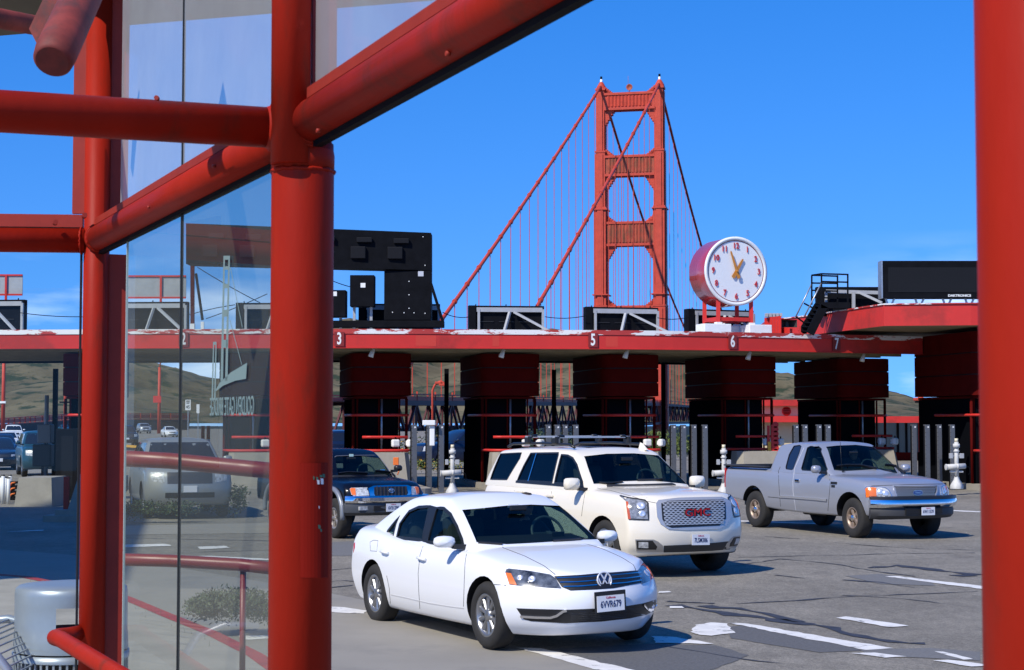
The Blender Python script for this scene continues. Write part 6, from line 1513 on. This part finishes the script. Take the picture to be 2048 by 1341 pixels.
for x in (1.55, -1.55):
    for sg in (-1, 1):
        mb = MB(); mb.tube([(x + .49 * cos(a), sg * .87, .46 + .49 * sin(a)) for a in [radians(-10 + 200 * k / 20) for k in range(21)]], .05, 8); mb.build('fender_flare', mat('flare_grey', (.22, .24, .27), .4, .3), car.root)
car.mirror(.62, .98, 1.30, .17, .13, .12, TRIM, arm=.08)
car.line_px(Z7((170, 440), (290, 425), (540, 436)), .02, 'wiper', TRIM, off=.04); car.line_px(Z7((640, 405), (780, 415), (900, 428)), .02, 'wiper', TRIM, off=.04)
car.cabin_fittings(-.05, -.6, 1.12, (.45, .34, 1.22), h=.42, bench=False)
car.box('windshield_tag', (.43, .02, 1.565), (.012, .09, .05), mat('tag_green', (.55, .75, .65), .5), .002); car.box('corner_sticker', (.76, .56, 1.26), (.02, .09, .04), mat('sticker_blue', (.05, .3, .7), .5), .002)
for y in (-.73, .73):
    for x in (-1.55, 1.55): car.wheel(x, y, .385, .25, .205, (5, .05, .09, .06), mat('alloy_warm', (.42, .38, .33), .35, .7), 0)
car.box('underbody', (0, 0, .56), (4.2, 1.3, .2), TRIM, .04)
# ------------------------------------------------------------------ vehicles farther off
def plain_car(kind, label, px, Y, yaw, col, name=None, z=0., cat=None, group='cars queueing on the bridge road'):
    base = {'sedan': SED, 'suv': SUV, 'pickup': PU}[kind]; sp = dict(base); sp['res'] = (26, 8, 8); sp['cres'] = (12, 6, 6)
    p = at(px, 842, Y)
    c = Car(name or {'sedan': 'sedan_car', 'suv': 'suv_car', 'pickup': 'pickup_truck'}[kind], label, cat or {'sedan': 'car', 'suv': 'suv', 'pickup': 'pickup truck'}[kind], p.x, Y, yaw, sp, col, z=z, group=group, hollow=False)
    g = sp['cab']; Wc = table(g['W']); F = table(g['F']); R = table(g['R'])
    zb, zt_ = {'sedan': (1.01, 1.40), 'suv': (1.31, 1.74), 'pickup': (1.27, 1.72)}[kind]
    w0, w1 = Wc(zb) - .10, Wc(zt_) - .08
    DG = mat('far_car_glass', (.012, .014, .018), .06, coat=.5)
    c.win_front([(-w0, zb), (-w1, zt_), (w1, zt_), (w0, zb)], DG); c.win_front([(-w0 * .9, zb + .05), (-w1 * .9, zt_ - .03), (w1 * .9, zt_ - .03), (w0 * .9, zb + .05)], DG, 'rear_window', rear=True)
    xf, xr = F(zb) - .28, R(zb) + .30; xf1, xr1 = F(zt_) - .18, R(zt_) + .16; xm = (xf1 + xr1) / 2 + .05
    c.win_side([(xm + .05, zb), (xm + .05, zt_ - .02), (xf1, zt_ - .02), (xf, zb)], DG, 'front_window', frame=0); c.win_side([(xr, zb + .03), (xr1, zt_ - .02), (xm - .05, zt_ - .02), (xm - .05, zb)], DG, 'rear_window', frame=0)
    wb, r, tr = {'sedan': (1.40, .333, .785), 'suv': (1.473, .405, .86), 'pickup': (1.76, .385, .80)}[kind]
    c.finish((-wb, wb), r + .05, r + .01)
    nz_ = {'sedan': (.60, .72), 'suv': (.82, 1.08), 'pickup': (.82, 1.02)}[kind]; yw = {'sedan': .84, 'suv': .93, 'pickup': .9}[kind]
    for sg in (-1, 1):
        c.patch_front([(sg * yw * .62, nz_[0] + .02), (sg * yw * .93, nz_[0] + .06), (sg * yw * .93, nz_[1]), (sg * yw * .62, nz_[1])], 'headlight', LAMPG)
        c.patch([(sg * yw * .72, nz_[0] + .1), (sg * yw * .93, nz_[0] + .1), (sg * yw * .93, nz_[1] + .15), (sg * yw * .72, nz_[1] + .15)], lambda u, v: c.back(u, v), 'tail_light', REDLENS)
    c.patch_front([(-yw * .55, nz_[0]), (yw * .55, nz_[0]), (yw * .55, nz_[1]), (-yw * .55, nz_[1])], 'grille', mat('far_grille', (.06, .06, .065), .35, .4))
    c.patch_front([(-yw * .6, nz_[0] - .32), (yw * .6, nz_[0] - .32), (yw * .6, nz_[0] - .2), (-yw * .6, nz_[0] - .2)], 'lower_grille', TRIM)
    p, n = c.front(0, nz_[0] - .12); c.box('number_plate', (p.x + .01, 0, p.z), (.012, .31, .15), PLATE, .003)
    c.mirror({'sedan': .66, 'suv': .8, 'pickup': .8}[kind], Wc(zb) + .16, zb + .05, .22, .14, .12, col, arm=.1)
    for x in (-wb, wb):
        for y in (-tr, tr): c.wheel(x, y, r, .22, r * .62, (6, .06, .09, .07), ALLOY)
    return c
PW_ = mat('far_white', (.72, .72, .71), .3, coat=.5); PN = mat('far_navy', (.005, .012, .040), .3, coat=.25); PB = mat('far_blue', (.008, .02, .07), .3, coat=.3); PD = mat('far_dark', (.012, .014, .022), .25, coat=.5); PT = mat('far_teal', (.012, .05, .075), .3, coat=.3); PS = mat('far_silver', (.38, .39, .40), .35, .4, coat=.4)
c = plain_car('pickup', 'white pickup heading the queue at the far left edge', 27, 178, -1.24, PW_)
c = plain_car('sedan', 'white sedan following the white pickup at the far left edge', 14, 124, -1.24, PW_)
c = plain_car('sedan', 'blue car third in the queue at the left edge', 4, 100, -1.24, PB)
c = plain_car('sedan', 'dark car nearest in the queue at the left edge', -4, 79, -1.24, PD)
c = plain_car('sedan', 'tiny teal car by the red railing beyond the far left booth', 129, 330, -1.1, PT)
c = plain_car('suv', 'dark teal suv half hidden behind the tan block at far left', 88, 70, -1.22, PT)
c = plain_car('suv', 'dark suv seen in the left glass pane beside the post', 250, 150, -1.25, PD)
c = plain_car('suv', 'silver and blue car at the end of the road in the left glass pane', 288, 300, -1.2, PS)
c = plain_car('sedan', 'white car on the road in the dusty band of the glass', 339, 235, -1.2, PW_)
c = plain_car('suv', 'silver suv seen through the shelter glass behind the reflected red rails', 357, 41, -1.26, mat('near_silver', (.30, .31, .30), .35, .35, coat=.4), group=None)
c = plain_car('suv', 'blue car with red tail light just right of the big red column', 668, 78, 1.85, PN, group=None)
c = plain_car('suv', 'dark blue car passing behind the camera post lane', 922, 80, -2.6, PN, group=None)

# ------------------------------------------------------------------ planting
G1 = mat('leaf_dark', (.028, .050, .016), .6); G2 = mat('leaf_mid', (.055, .090, .022), .6); G3 = mat('leaf_bright', (.13, .17, .03), .6); G4 = mat('leaf_pale', (.10, .12, .07), .7); FL = mat('flower_yellow', (.55, .30, .02), .6)
def bush(name, label, cat, c, rx, ry, rz, n, ls, mats, weights, seed, upright=False, group=None):
    r = random.Random(seed); mb = MB(); cl = [(r.uniform(-1, 1), r.uniform(-1, 1), r.uniform(-.2, 1), r.uniform(.25, .55)) for _ in range(14)]
    k = 0
    while k < n:
        q = r.choice(cl); d = V((r.gauss(0, 1), r.gauss(0, 1), r.gauss(0, 1))).normalized() * (r.random() ** .4) * q[3]
        p = V((q[0] * .7 + d.x, q[1] * .7 + d.y, max(-.55, q[2] * .6 + d.z)))
        if p.length > 1.15: continue
        w = V((p.x * rx, p.y * ry, (p.z + .55) / 1.4 * rz)); s_ = ls * r.uniform(.6, 1.4)
        a = V((r.uniform(-1, 1), r.uniform(-1, 1), r.uniform(-.4, 1.4 if upright else .6))).normalized(); b = a.cross(V((r.uniform(-1, 1), r.uniform(-1, 1), r.uniform(-1, 1)))).normalized()
        L_ = s_ * (2.6 if upright else 1.5); x = V(c) + w
        mb.add([x, x + a * L_ * .5 + b * s_ * .45, x + a * L_, x + a * L_ * .5 - b * s_ * .45], [(0, 1, 2, 3)], r.choices(range(len(mats)), weights)[0]); k += 1
    o = mb.build(name, mats, fix=False); return tag(o, label, cat, group)
def gz(px, Y, z=0.): p = at(px, 842, Y); p.z = z; return p
bush('green_bush', 'bright yellow green bush between the sensor posts right of the bridge tower', 'bush', gz(1335, 76, .3), 1.2, 1.0, 1.5, 1500, .055, [G2, G3], [1, 3], 1, True)
bush('hedge', 'dark green hedge with yellow flowers beside the sensor posts near the black pickup', 'hedge', gz(878, 82, .1), 2.6, 1.2, 1.7, 2400, .07, [G1, G2, FL], [5, 3, 1], 2)
bush('hedge', 'low yellow green ground hedge beneath the dark hedge near the black pickup', 'hedge', gz(850, 72, .1), 2.2, .6, .55, 1300, .05, [G3, G2, FL], [4, 2, 1], 3)
bush('hedge', 'dark hedge standing in for a hedge reflection in the right glass pane below the silver suv', 'hedge', gz(300, 37.5), 1.25, .4, .50, 2600, .035, [G1, G2], [3, 1], 4)  # added where the pane mirrors a hedge over the suv
bush('hedge', 'small dark hedge by the tan toll island block seen through the glass', 'hedge', gz(458, 39.5), .55, .4, .8, 1500, .04, [G1, G2], [3, 1], 5)
bush('reflected_shrub', 'pale dusty shrub on the kerb in place of a reflection low in the right glass pane', 'shrub', gz(470, 17.8, .06), .50, .35, .42, 7000, .016, [G4, G2], [4, 1], 6, True)  # solid shrub built to stand for a reflection in the pane
for k, (px, Y, w) in enumerate(((1000, 96, 4.5), (1120, 98, 4.0), (1245, 98, 4.0), (1440, 98, 4.0), (720, 98, 3.5))):
    bush('hedge', ['dark clipped hedge behind the beige suv booth', 'dark clipped hedge seen between the booths above the suv roof rack', 'dark clipped hedge behind the lane 5 booth', 'dark clipped hedge behind the clock side booth', 'dark clipped hedge behind the black pickup booth'][k], 'hedge', gz(px, Y), w, 1.2, 1.75, 1500, .09, [G1, G2], [4, 1], 20 + k, group='hedges behind the booths')
# grass tufts along the kerb
r = random.Random(5); mb = MB()
for k in range(160):
    i = r.randrange(1, 5); p = kl[i].lerp(kl[i + 1], r.random()) + V((r.uniform(-.5, -.1), r.uniform(.05, .3), 0)); h = r.uniform(.06, .2); d = V((r.uniform(-.06, .06), r.uniform(-.06, .06), h)); mb.add([p, p + V((.012, 0, 0)), p + d], [(0, 1, 2)])
tag(mb.build('grass', G4, fix=False), kind='stuff')

# ------------------------------------------------------------------ far left lane furniture
PLST = mat('white_plastic', (.72, .72, .70), .5)
for k, (px, y0, y1) in enumerate(((2, 955, 1006), (5.5, 952, 1008), (10.5, 956, 1007), (16.5, 957, 1009), (20, 952, 995))):
    p = gnd(px, y1); t = at(px, y0, p.y); mb = MB(); mb.tube([p, p + V((0, 0, t.z))], .048, 10); o = mb.build('delineator_post', PLST); mb = MB()
    c = thing('lane_post', 'white plastic lane post in the row at the far left edge', 'lane post', p, 0, 'white plastic lane posts at the far left'); o.parent = c; o.name = 'tube'
    for v in o.data.vertices: v.co = v.co - p
    mb.tube([(0, 0, t.z - .005), (0, 0, t.z + .03)], .05, 10); mb.build('cap', TRIM, c)
p = gnd(31, 1004); c = thing('warning_panel', 'black panel with orange curved arrows beside the white lane posts', 'sign', p)
t = at(31, 963, p.y).z; mb = MB(); mb.box((0, 0, t / 2 + .02), (.38, .06, t - .04), 0, None, .01); mb.build('panel', BLACK, c)
for k in range(3):
    z = t * (.25 + .27 * k); mb = MB(); mb.tube([(-.15, -.04, z), (-.1, -.04, z + .07), (0, -.04, z + .09)], .025, 6); mb.build('orange_arrow', mat('safety_orange', (.75, .16, .02), .6), c)
    mb = MB(); mb.tube([(.0, -.04, z + .02), (.1, -.04, z + .04), (.17, -.04, z)], .03, 6); mb.build('rubber_curl', mat('rubber_grey', (.12, .12, .12), .6), c)
p = gnd(66, 1014); mb = MB(); t = at(66, 956, p.y).z; mb.add([p + V(q) for q in ((-.5, 0, 0), (.5, 0, 0), (.5, 1.6, 0), (-.5, 1.6, 0), (-.42, .12, t), (.44, .12, t), (.44, 1.6, t), (-.42, 1.6, t))], [(0, 1, 5, 4), (1, 2, 6, 5), (2, 3, 7, 6), (3, 0, 4, 7), (4, 5, 6, 7), (3, 2, 1, 0)])
tag(mb.build('concrete_block', CONC), 'tan concrete block standing alone in the far left lane', 'block')
p = gnd(135, 1043); c = thing('concrete_barrier', 'stepped concrete barrier end with a red upright against the left post', 'barrier', p)
mb = MB(); mb.box((.0, .5, .07), (.95, 1.6, .14)); mb.box((.1, .55, .20), (.7, 1.4, .12)); mb.add([V(q) for q in ((-.0, 0, .262), (.5, 0, .262), (.5, 1.2, .262), (-.0, 1.2, .262), (.22, .1, 1.05), (.5, .1, 1.05), (.5, 1.2, 1.05), (.22, 1.2, 1.05))], [(0, 1, 5, 4), (1, 2, 6, 5), (2, 3, 7, 6), (3, 0, 4, 7), (4, 5, 6, 7)]); mb.build('block', CONC, c)
mb = MB(); mb.box((-.08, .2, .62), (.12, .1, .75)); mb.build('upright', RED, c)
for px, y0, y1, lb in ((93, 791, 1000, 'pale grey tubular post in the far left lane'),):
    Y = 60; p = gz(px, Y); mb = MB(); mb.tube([p, V((p.x, p.y, at(px, y0, Y).z))], .075, 12); tag(mb.build('tube_post', GREYP), lb, 'post')
for px0, px1, y0, y1, lb in ((78, 105, 849, 886, 'upper grey equipment cabinet in the far left lane'), (68, 105, 889, 933, 'lower dark grey equipment cabinet in the far left lane')):
    Y = 59.5; a, b = at(px0, y1, Y), at(px1, y0, Y); mb = MB(); mb.box(((a.x + b.x) / 2, Y, (a.z + b.z) / 2), (b.x - a.x, .5, b.z - a.z), 0, None, .03)
    q = gz((px0 + px1) / 2, Y + .1); mb.bar(q, q + V((0, 0, a.z)), .08, .08, up=(0, 1, 0)); tag(mb.build('equipment_cabinet', mat('cabinet_grey', (.16, .17, .18), .5) if y0 < 880 else mat('cabinet_dark', (.03, .032, .035), .5)), lb, 'cabinet')
# red railing along the bridge road, far left, and red lamp posts
rr = thing('bridge_railing', 'red railing on a dark wall curving along the far left road', 'railing', at(60, 842, 300) - V((0, 0, EYE)))
RP = [(-120, 210), (-40, 250), (5, 290), (70, 330), (146, 380), (260, 400), (380, 415)]
def rpt(px, Y, y): return at(px, y, Y)
top_y = lambda px: 838 - px * .068 if px < 160 else 827 + (px - 160) * .003
mb = MB(); mbw = MB(); mbp = MB()
for (a, Ya), (b, Yb) in zip(RP, RP[1:]):
    p0, p1 = rpt(a, Ya, top_y(a)), rpt(b, Yb, top_y(b)); q0, q1 = rpt(a, Ya, top_y(a) + 12), rpt(b, Yb, top_y(b) + 12)
    mb.bar(p0, p1, .2, .2); mb.bar(q0, q1, .2, .2)
    mb.add([p0 - V((0, -.1, .2)), p1 - V((0, -.1, .2)), q1 + V((0, .1, .2)), q0 + V((0, .1, .2))], [(0, 1, 2, 3)])
    g0, g1 = V((q0.x, q0.y, 0)), V((q1.x, q1.y, 0)); mbw.add([q0 + V((0, -.1, 0)), q1 + V((0, -.1, 0)), g1 + V((0, -1.2, 0)), g0 + V((0, -1.2, 0))], [(0, 1, 2, 3)])
    for k in range(6): t = k / 6; u, w = p0.lerp(p1, t), q0.lerp(q1, t); mbp.bar(w, u + V((0, 0, .1)), .28, .28, up=(0, 1, 0))
mb.build('rail', mat('railing_orange', (.36, .05, .03), .6), rr, world=True); mbw.build('parapet', mat('parapet_dark', (.03, .028, .026), .8), rr, world=True); mbp.build('baluster', ORANGE, rr, world=True)
for px, y0, Y, lb in ((6, 690, 250, 'tall red lamp post at the far left edge'), (130, 690, 320, 'tall red lamp post seen inside the far left booth lane'), (318, 735, 300, 'red lamp post carrying a red board, seen through the left glass pane')):
    p = at(px, 842, Y); t = at(px, y0, Y).z; c = thing('lamp_post', lb, 'lamp post', (p.x, Y, 0), 0, 'red lamp posts on the bridge road'); mb = MB(); mb.tube([(0, 0, 0), (0, 0, t)], [.32, .24], 8); mb.build('mast', ORANGE, c)
    mb = MB(); mb.tube([(0, 0, t - .3), (.2, -.3, t + .8), (1.2, -1.2, t + 1.1)], .14, 8); mb.box((1.4, -1.4, t + 1.0), (.9, .5, .25)); mb.build('lamp_head', ORANGE, c)
    if px == 318: mb = MB(); mb.box((-.3, -.3, at(px, 799, Y).z), (1.4, .1, 1.2)); mb.build('red_board', RED, c)
    else: mb = MB(); mb.box((.0, -.3, at(px, 805, Y).z), (2.0 if px > 100 else .9, .2, .3)); mb.build('crossarm', BLACK if px > 100 else WHITE, c)
# double arm lamp standard by the bridge railing
Y = 140; c = thing('lamp_standard', 'red lamp standard with two hooked arms behind the second lane opening', 'lamp post', gz(892, Y)); 
for x0, x1, yt in ((865, 884, 767), (891, 876, 763)):
    mb = MB(); b0 = at(x0, 842, Y); b0.z = 0; mb.tube([b0, at(x0, yt + 14, Y), at(x0 + (x1 - x0) * .25, yt + 3, Y), at(x0 + (x1 - x0) * .6, yt, Y), at(x1, yt + 2, Y)], .09, 8); mb.build('arm', ORANGE, c, world=True)
    mb = MB(); q = at(x1, yt + 3, Y); mb.box(q, (.5, .3, .18), 0, None, .03); mb.build('lamp_head', ORANGE, c, world=True)
mb = MB(); q = at(891, 792, Y - .1); mb.box(q, (.17, .1, .17)); mb.build('white_tag', WHITE, c, world=True)
# road signs in the glass
c = thing('speed_sign', 'white speed limit 45 sign seen through the right glass pane', 'road sign', gz(376, 112)); Y = 112
a, b = at(370.5, 821, Y), at(381.5, 800, Y); mb = MB(); mb.box(((a.x + b.x) / 2, Y, (a.z + b.z) / 2), (b.x - a.x, .02, b.z - a.z), 0)
cx, cz, w, h = (a.x + b.x) / 2, (a.z + b.z) / 2, b.x - a.x, b.z - a.z
for t_, s_, dz in (('SPEED', .14, .36), ('LIMIT', .14, .18), ('45', .36, -.2)): put_text(mb, t_, h * s_ * 1.2, (cx, Y - .014, cz + dz * h), (1, 0, 0), (0, 0, 1), .002, 1, .004, .85)
mb.build('plate', [WHITE, TRIM], c, world=True); mb = MB(); mb.bar((cx, Y + .06, 0), (cx, Y + .06, b.z), .06, .06, up=(0, 1, 0)); mb.build('pole', STEEL, c, world=True)
c = thing('small_sign', 'small white road sign right of the speed limit sign', 'road sign', gz(396, 118)); Y = 118; a, b = at(393, 827, Y), at(399, 809, Y)
mb = MB(); mb.box(((a.x + b.x) / 2, Y, (a.z + b.z) / 2), (b.x - a.x, .02, b.z - a.z)); mb.build('plate', WHITE, c, world=True); mb = MB(); mb.bar(((a.x + b.x) / 2, Y + .06, 0), ((a.x + b.x) / 2, Y + .06, b.z), .05, .05, up=(0, 1, 0)); mb.build('pole', STEEL, c, world=True)
for px, lb in ((406, 'left striped red and white post in the dark lane behind the lettering'), (417, 'right striped red and white post in the dark lane behind the lettering')):
    Y = 66; p = gz(px, Y); c = thing('striped_post', lb, 'post', p, 0, 'striped posts in the lane'); t = at(px, 852, Y).z
    for k in range(4): mb = MB(); mb.tube([(0, 0, t * k / 4), (0, 0, t * (k + 1) / 4 - .003)], .07, 10); mb.build('band', RED if k % 2 else WHITE, c)
mb = MB(); pts = [at(x, y, 118) for x, y in ((248, 892), (300, 896), (356, 902))]
for p, q in zip(pts, pts[1:]): mb.bar(p, q, .3, .16)
for p, q in zip(pts, pts[1:]): mb.add([V((p.x, p.y, p.z - .08)), V((q.x, q.y, q.z - .08)), V((q.x, q.y, 0)), V((p.x, p.y, 0))], [(0, 1, 2, 3)], 1)
tag(mb.build('median_barrier', [YELLOW, mat('barrier_grey', (.12, .12, .12), .8)]), 'low median barrier with yellow top across the road in the left glass pane', 'barrier')

# ------------------------------------------------------------------ low cafe building at the right
Y = 96; bl = thing('cafe_building', 'low cream building with red roof bands and a round red vent behind the right booths', 'building', gz(1680, Y))
def bx(px0, px1, y0, y1, Yc, d, name, m): a, b = at(px0, y1, Yc), at(px1, y0, Yc); mb = MB(); mb.box(((a.x + b.x) / 2, Yc + d / 2, (a.z + b.z) / 2), (b.x - a.x, d, b.z - a.z)); return mb.build(name, m, bl, world=True)
bx(1490, 1640, 800, 812, Y - .5, 8, 'roof_band', RED); bx(1490, 1640, 812.2, 832, Y, 7, 'wall', CREAM); bx(1490, 1640, 832.2, 845, Y - .9, 8, 'roof_band', RED); bx(1490, 1640, 845.2, 930, Y, 7, 'wall', CREAM)
mb = MB(); q = at(1573, 823, Y - .03); mb.lathe([(0, .02), (.24, .02), (.27, -.03)], q, (0, -1, 0), 20); 
for k in range(4): mb.box(q + V((0, -.06, -.15 + .1 * k)), (.5 - abs(k - 1.5) * .1, .04, .035), 1)
mb.build('round_vent', [RED, DRED], bl, world=True)
bx(1640, 1945, 833, 846, Y - 2, 9, 'roof_band', RED); bx(1640, 1945, 846.2, 905, Y, .15, 'shop_glass', mat('shop_glass', (.10, .13, .12), .1, spec=.5)); bx(1640, 1945, 905.2, 932, Y - .05, .3, 'sill_wall', DRED)
for px in (1795, 1812, 1838, 1850, 1880, 1893): bx(px, px + 3, 846.2, 905, Y - .12, .1, 'mullion', RED if px in (1838, 1893) else BLACK)
c = thing('gooseneck_lamp', 'red gooseneck lamp with hooded head against the sky at the right', 'lamp post', gz(1847, 90))
mb = MB(); mb.tube([gz(1848, 90), at(1848, 812, 90), at(1847, 803, 90), at(1842, 798, 90), at(1836, 797, 90)], [.16, .15, .16, .15, .1], 10); mb.build('mast', ORANGE, c, world=True)
mb = MB(); q = at(1837, 799, 90); mb.box(q, (.5, .4, .16), 0, None, .04); mb.build('hood', ORANGE, c, world=True); mb = MB(); mb.box(q - V((0, 0, .14)), (.34, .3, .1), 0, None, .02); mb.build('lamp_glass', BLACK, c, world=True)
Y = 58.2; c = thing('scalloped_sign', 'red scalloped upright sign with an amber panel behind the twin floodlights', 'sign', gz(1548, Y))
mb = MB(); pts = []
for k in range(9): z = at(1545, 850 + k * 9, Y).z; pts.append(z)
for k, z in enumerate(pts): mb.cyl((at(1551, 842, Y).x, Y, z), (at(1551, 842, Y).x, Y + .05, z), .11, 10)
a, b = at(1543, 926, Y), at(1551, 850, Y); mb.box(((a.x + b.x) / 2, Y + .025, (a.z + b.z) / 2), (b.x - a.x, .045, b.z - a.z)); mb.build('panel', RED, c, world=True)
a, b = at(1536, 918, Y), at(1542, 884, Y); mb = MB(); mb.box(((a.x + b.x) / 2, Y + .03, (a.z + b.z) / 2), (b.x - a.x, .04, b.z - a.z)); mb.build('amber_panel', YELLOW, c, world=True)
mb = MB(); a = at(1538, 926, Y); mb.bar((a.x, Y + .08, .2), (a.x, Y + .08, 2.1), .09, .05, up=(0, 1, 0)); mb.build('post', RED, c, world=True)
# white arrows on the dark booth sides
for i, pxs in ((3, (937, 959, 977)), (5, (1396, 1425, 1448))):
    b_, P = BOOTHS[i]
    for k in range(3):
        mb = MB(); y0 = 4.2 - k * 1.3
        mb.poly([P(-1.835, y0, .78), P(-1.835, y0 - .4, .78), P(-1.835, y0 - .4, .66), P(-1.835, y0 - .75, .86), P(-1.835, y0 - .4, 1.06), P(-1.835, y0 - .4, .94), P(-1.835, y0, .94)]); mb.build('arrow_marking', mat('arrow_grey', (.30, .30, .32), .6), b_, world=True)
# orange toggle box beside the black pickup
p = at(792, 923, 52.6); mb = MB(); mb.box(p, (.17, .12, .24), 0, None, .015); mb.tube([p + V((.06, -.05, -.1)), p + V((.1, -.06, -.3)), p + V((.05, -.06, -.42))], .02, 6); tag(mb.build('signal_box', mat('safety_orange', (.75, .16, .02), .6)), 'small orange box beside the black pickup mirror', 'box')

# ------------------------------------------------------------------ drivers
SKIN = mat('skin', (.42, .24, .16), .6); SHIRT = mat('shirt_teal', (.10, .20, .22), .8); HAIR = mat('hair', (.03, .02, .015), .7); DSHIRT = mat('shirt_dark', (.03, .035, .05), .8)
def seated(label, shirt):
    t = thing('person', label, 'person', (0, 0, 0))
    J = {'hip': (0, 0, .06, .16), 'waist': (-.03, 0, .24, .15), 'chest': (-.07, 0, .44, .165), 'neckb': (-.06, 0, .58, .075), 'neck': (-.04, 0, .65, .06),
         'shl': (-.07, .20, .53, .075), 'ell': (.12, .30, .32, .052), 'wrl': (.36, .18, .44, .036), 'hl': (.43, .14, .47, .045), 'shr': (-.07, -.20, .53, .075), 'elr': (.10, -.31, .30, .052), 'wrr': (.34, -.20, .40, .036), 'hr': (.41, -.16, .43, .045),
         'kl': (.42, .12, .02, .085), 'kr': (.42, -.12, .02, .085)}
    E_ = [('hip', 'waist'), ('waist', 'chest'), ('chest', 'neckb'), ('neckb', 'neck'), ('chest', 'shl'), ('shl', 'ell'), ('ell', 'wrl'), ('wrl', 'hl'), ('chest', 'shr'), ('shr', 'elr'), ('elr', 'wrr'), ('wrr', 'hr'), ('hip', 'kl'), ('hip', 'kr')]
    ks = list(J); me = bpy.data.meshes.new('b'); me.from_pydata([J[k][:3] for k in ks], [(ks.index(a), ks.index(b)) for a, b in E_], [])
    o = bpy.data.objects.new('body', me); C.objects.link(o); md = o.modifiers.new('s', 'SKIN')
    for k, sv in zip(ks, me.skin_vertices[0].data): sv.radius = (J[k][3], J[k][3]); sv.use_root = k == 'hip'
    sb = o.modifiers.new('u', 'SUBSURF'); sb.levels = 1; bake(o); o.data.materials.append(shirt); o.data.materials.append(SKIN)
    for p in o.data.polygons: p.use_smooth = True; p.material_index = 1 if (p.center.x > .27 and p.center.z > .3) or p.center.z > .60 else 0
    o.parent = t
    mb = MB(); mb.lathe([(0, -.12), (.05, -.115), (.075, -.06), (.088, .01), (.085, .07), (.055, .115), (0, .125)], (-.02, 0, .77), n=16); mb.tube([(.065, 0, .78), (.095, 0, .755), (.07, 0, .745)], .014, 6); 
    for sg in (-1, 1): mb.tube([(-.03, sg * .086, .79), (-.04, sg * .095, .77), (-.03, sg * .086, .745)], .012, 6)
    mb.build('head', SKIN, t)
    mb = MB(); mb.lathe([(.092, .02), (.094, .07), (.062, .125), (0, .137)], (-.032, 0, .77), n=16); mb.build('hair', HAIR, t); return t
def put_driver(root, loc, label, shirt):
    t = seated(label, shirt); M = Matrix.LocRotScale(root.location, root.rotation_euler, None); t.location = M @ V(loc); t.rotation_euler = (0, 0, root.rotation_euler.z)
put_driver(pickup.root, (-.03, .40, .80), 'driver in a grey teal shirt at the wheel of the silver pickup', SHIRT)
put_driver(sedan.root, (-.06, .37, .58), 'dim driver in a dark shirt inside the white sedan', DSHIRT)

# ------------------------------------------------------------------ unseen building added left of the frame: its shade lies over the far left road and its wall shows in the glass
ob = thing('shade_building', 'pale unseen building added beside the road to shade the far left lane', 'building', (-30.2, 20.5, 0), radians(11))
mb = MB(); mb.box((0, 0, 7.2), (26, 21, 14.4)); mb.build('wall', CREAM, ob)
mb = MB(); mb.box((0, 0, 14.55), (27, 22, .3)); mb.build('roof', RED, ob)
for k in range(4):
    for f in range(4):
        mb = MB(); mb.box((13.02, -8 + k * 5.2, 2.2 + f * 3.4), (.08, 2.6, 1.8)); w = mb.build('window', DGLASS, ob)

a, b = at(112, 842, 48), at(172, 842, 48); t = at(140, 858, 48).z
cb = thing('black_cabinet', 'tall black cabinet wall closing the far left lane beside the post', 'cabinet', ((a.x + b.x) / 2, 48, 0))
mb = MB(); mb.box((0, .6, t / 2), (b.x - a.x, 1.2, t), 0, None, .02); mb.build('shell', BLACK, cb)
mb = MB(); mb.box((-.1, -.004, t * .55), (.34, .012, t * .7)); mb.build('door_panel', mat('hatch_black', (.022, .023, .027)), cb)
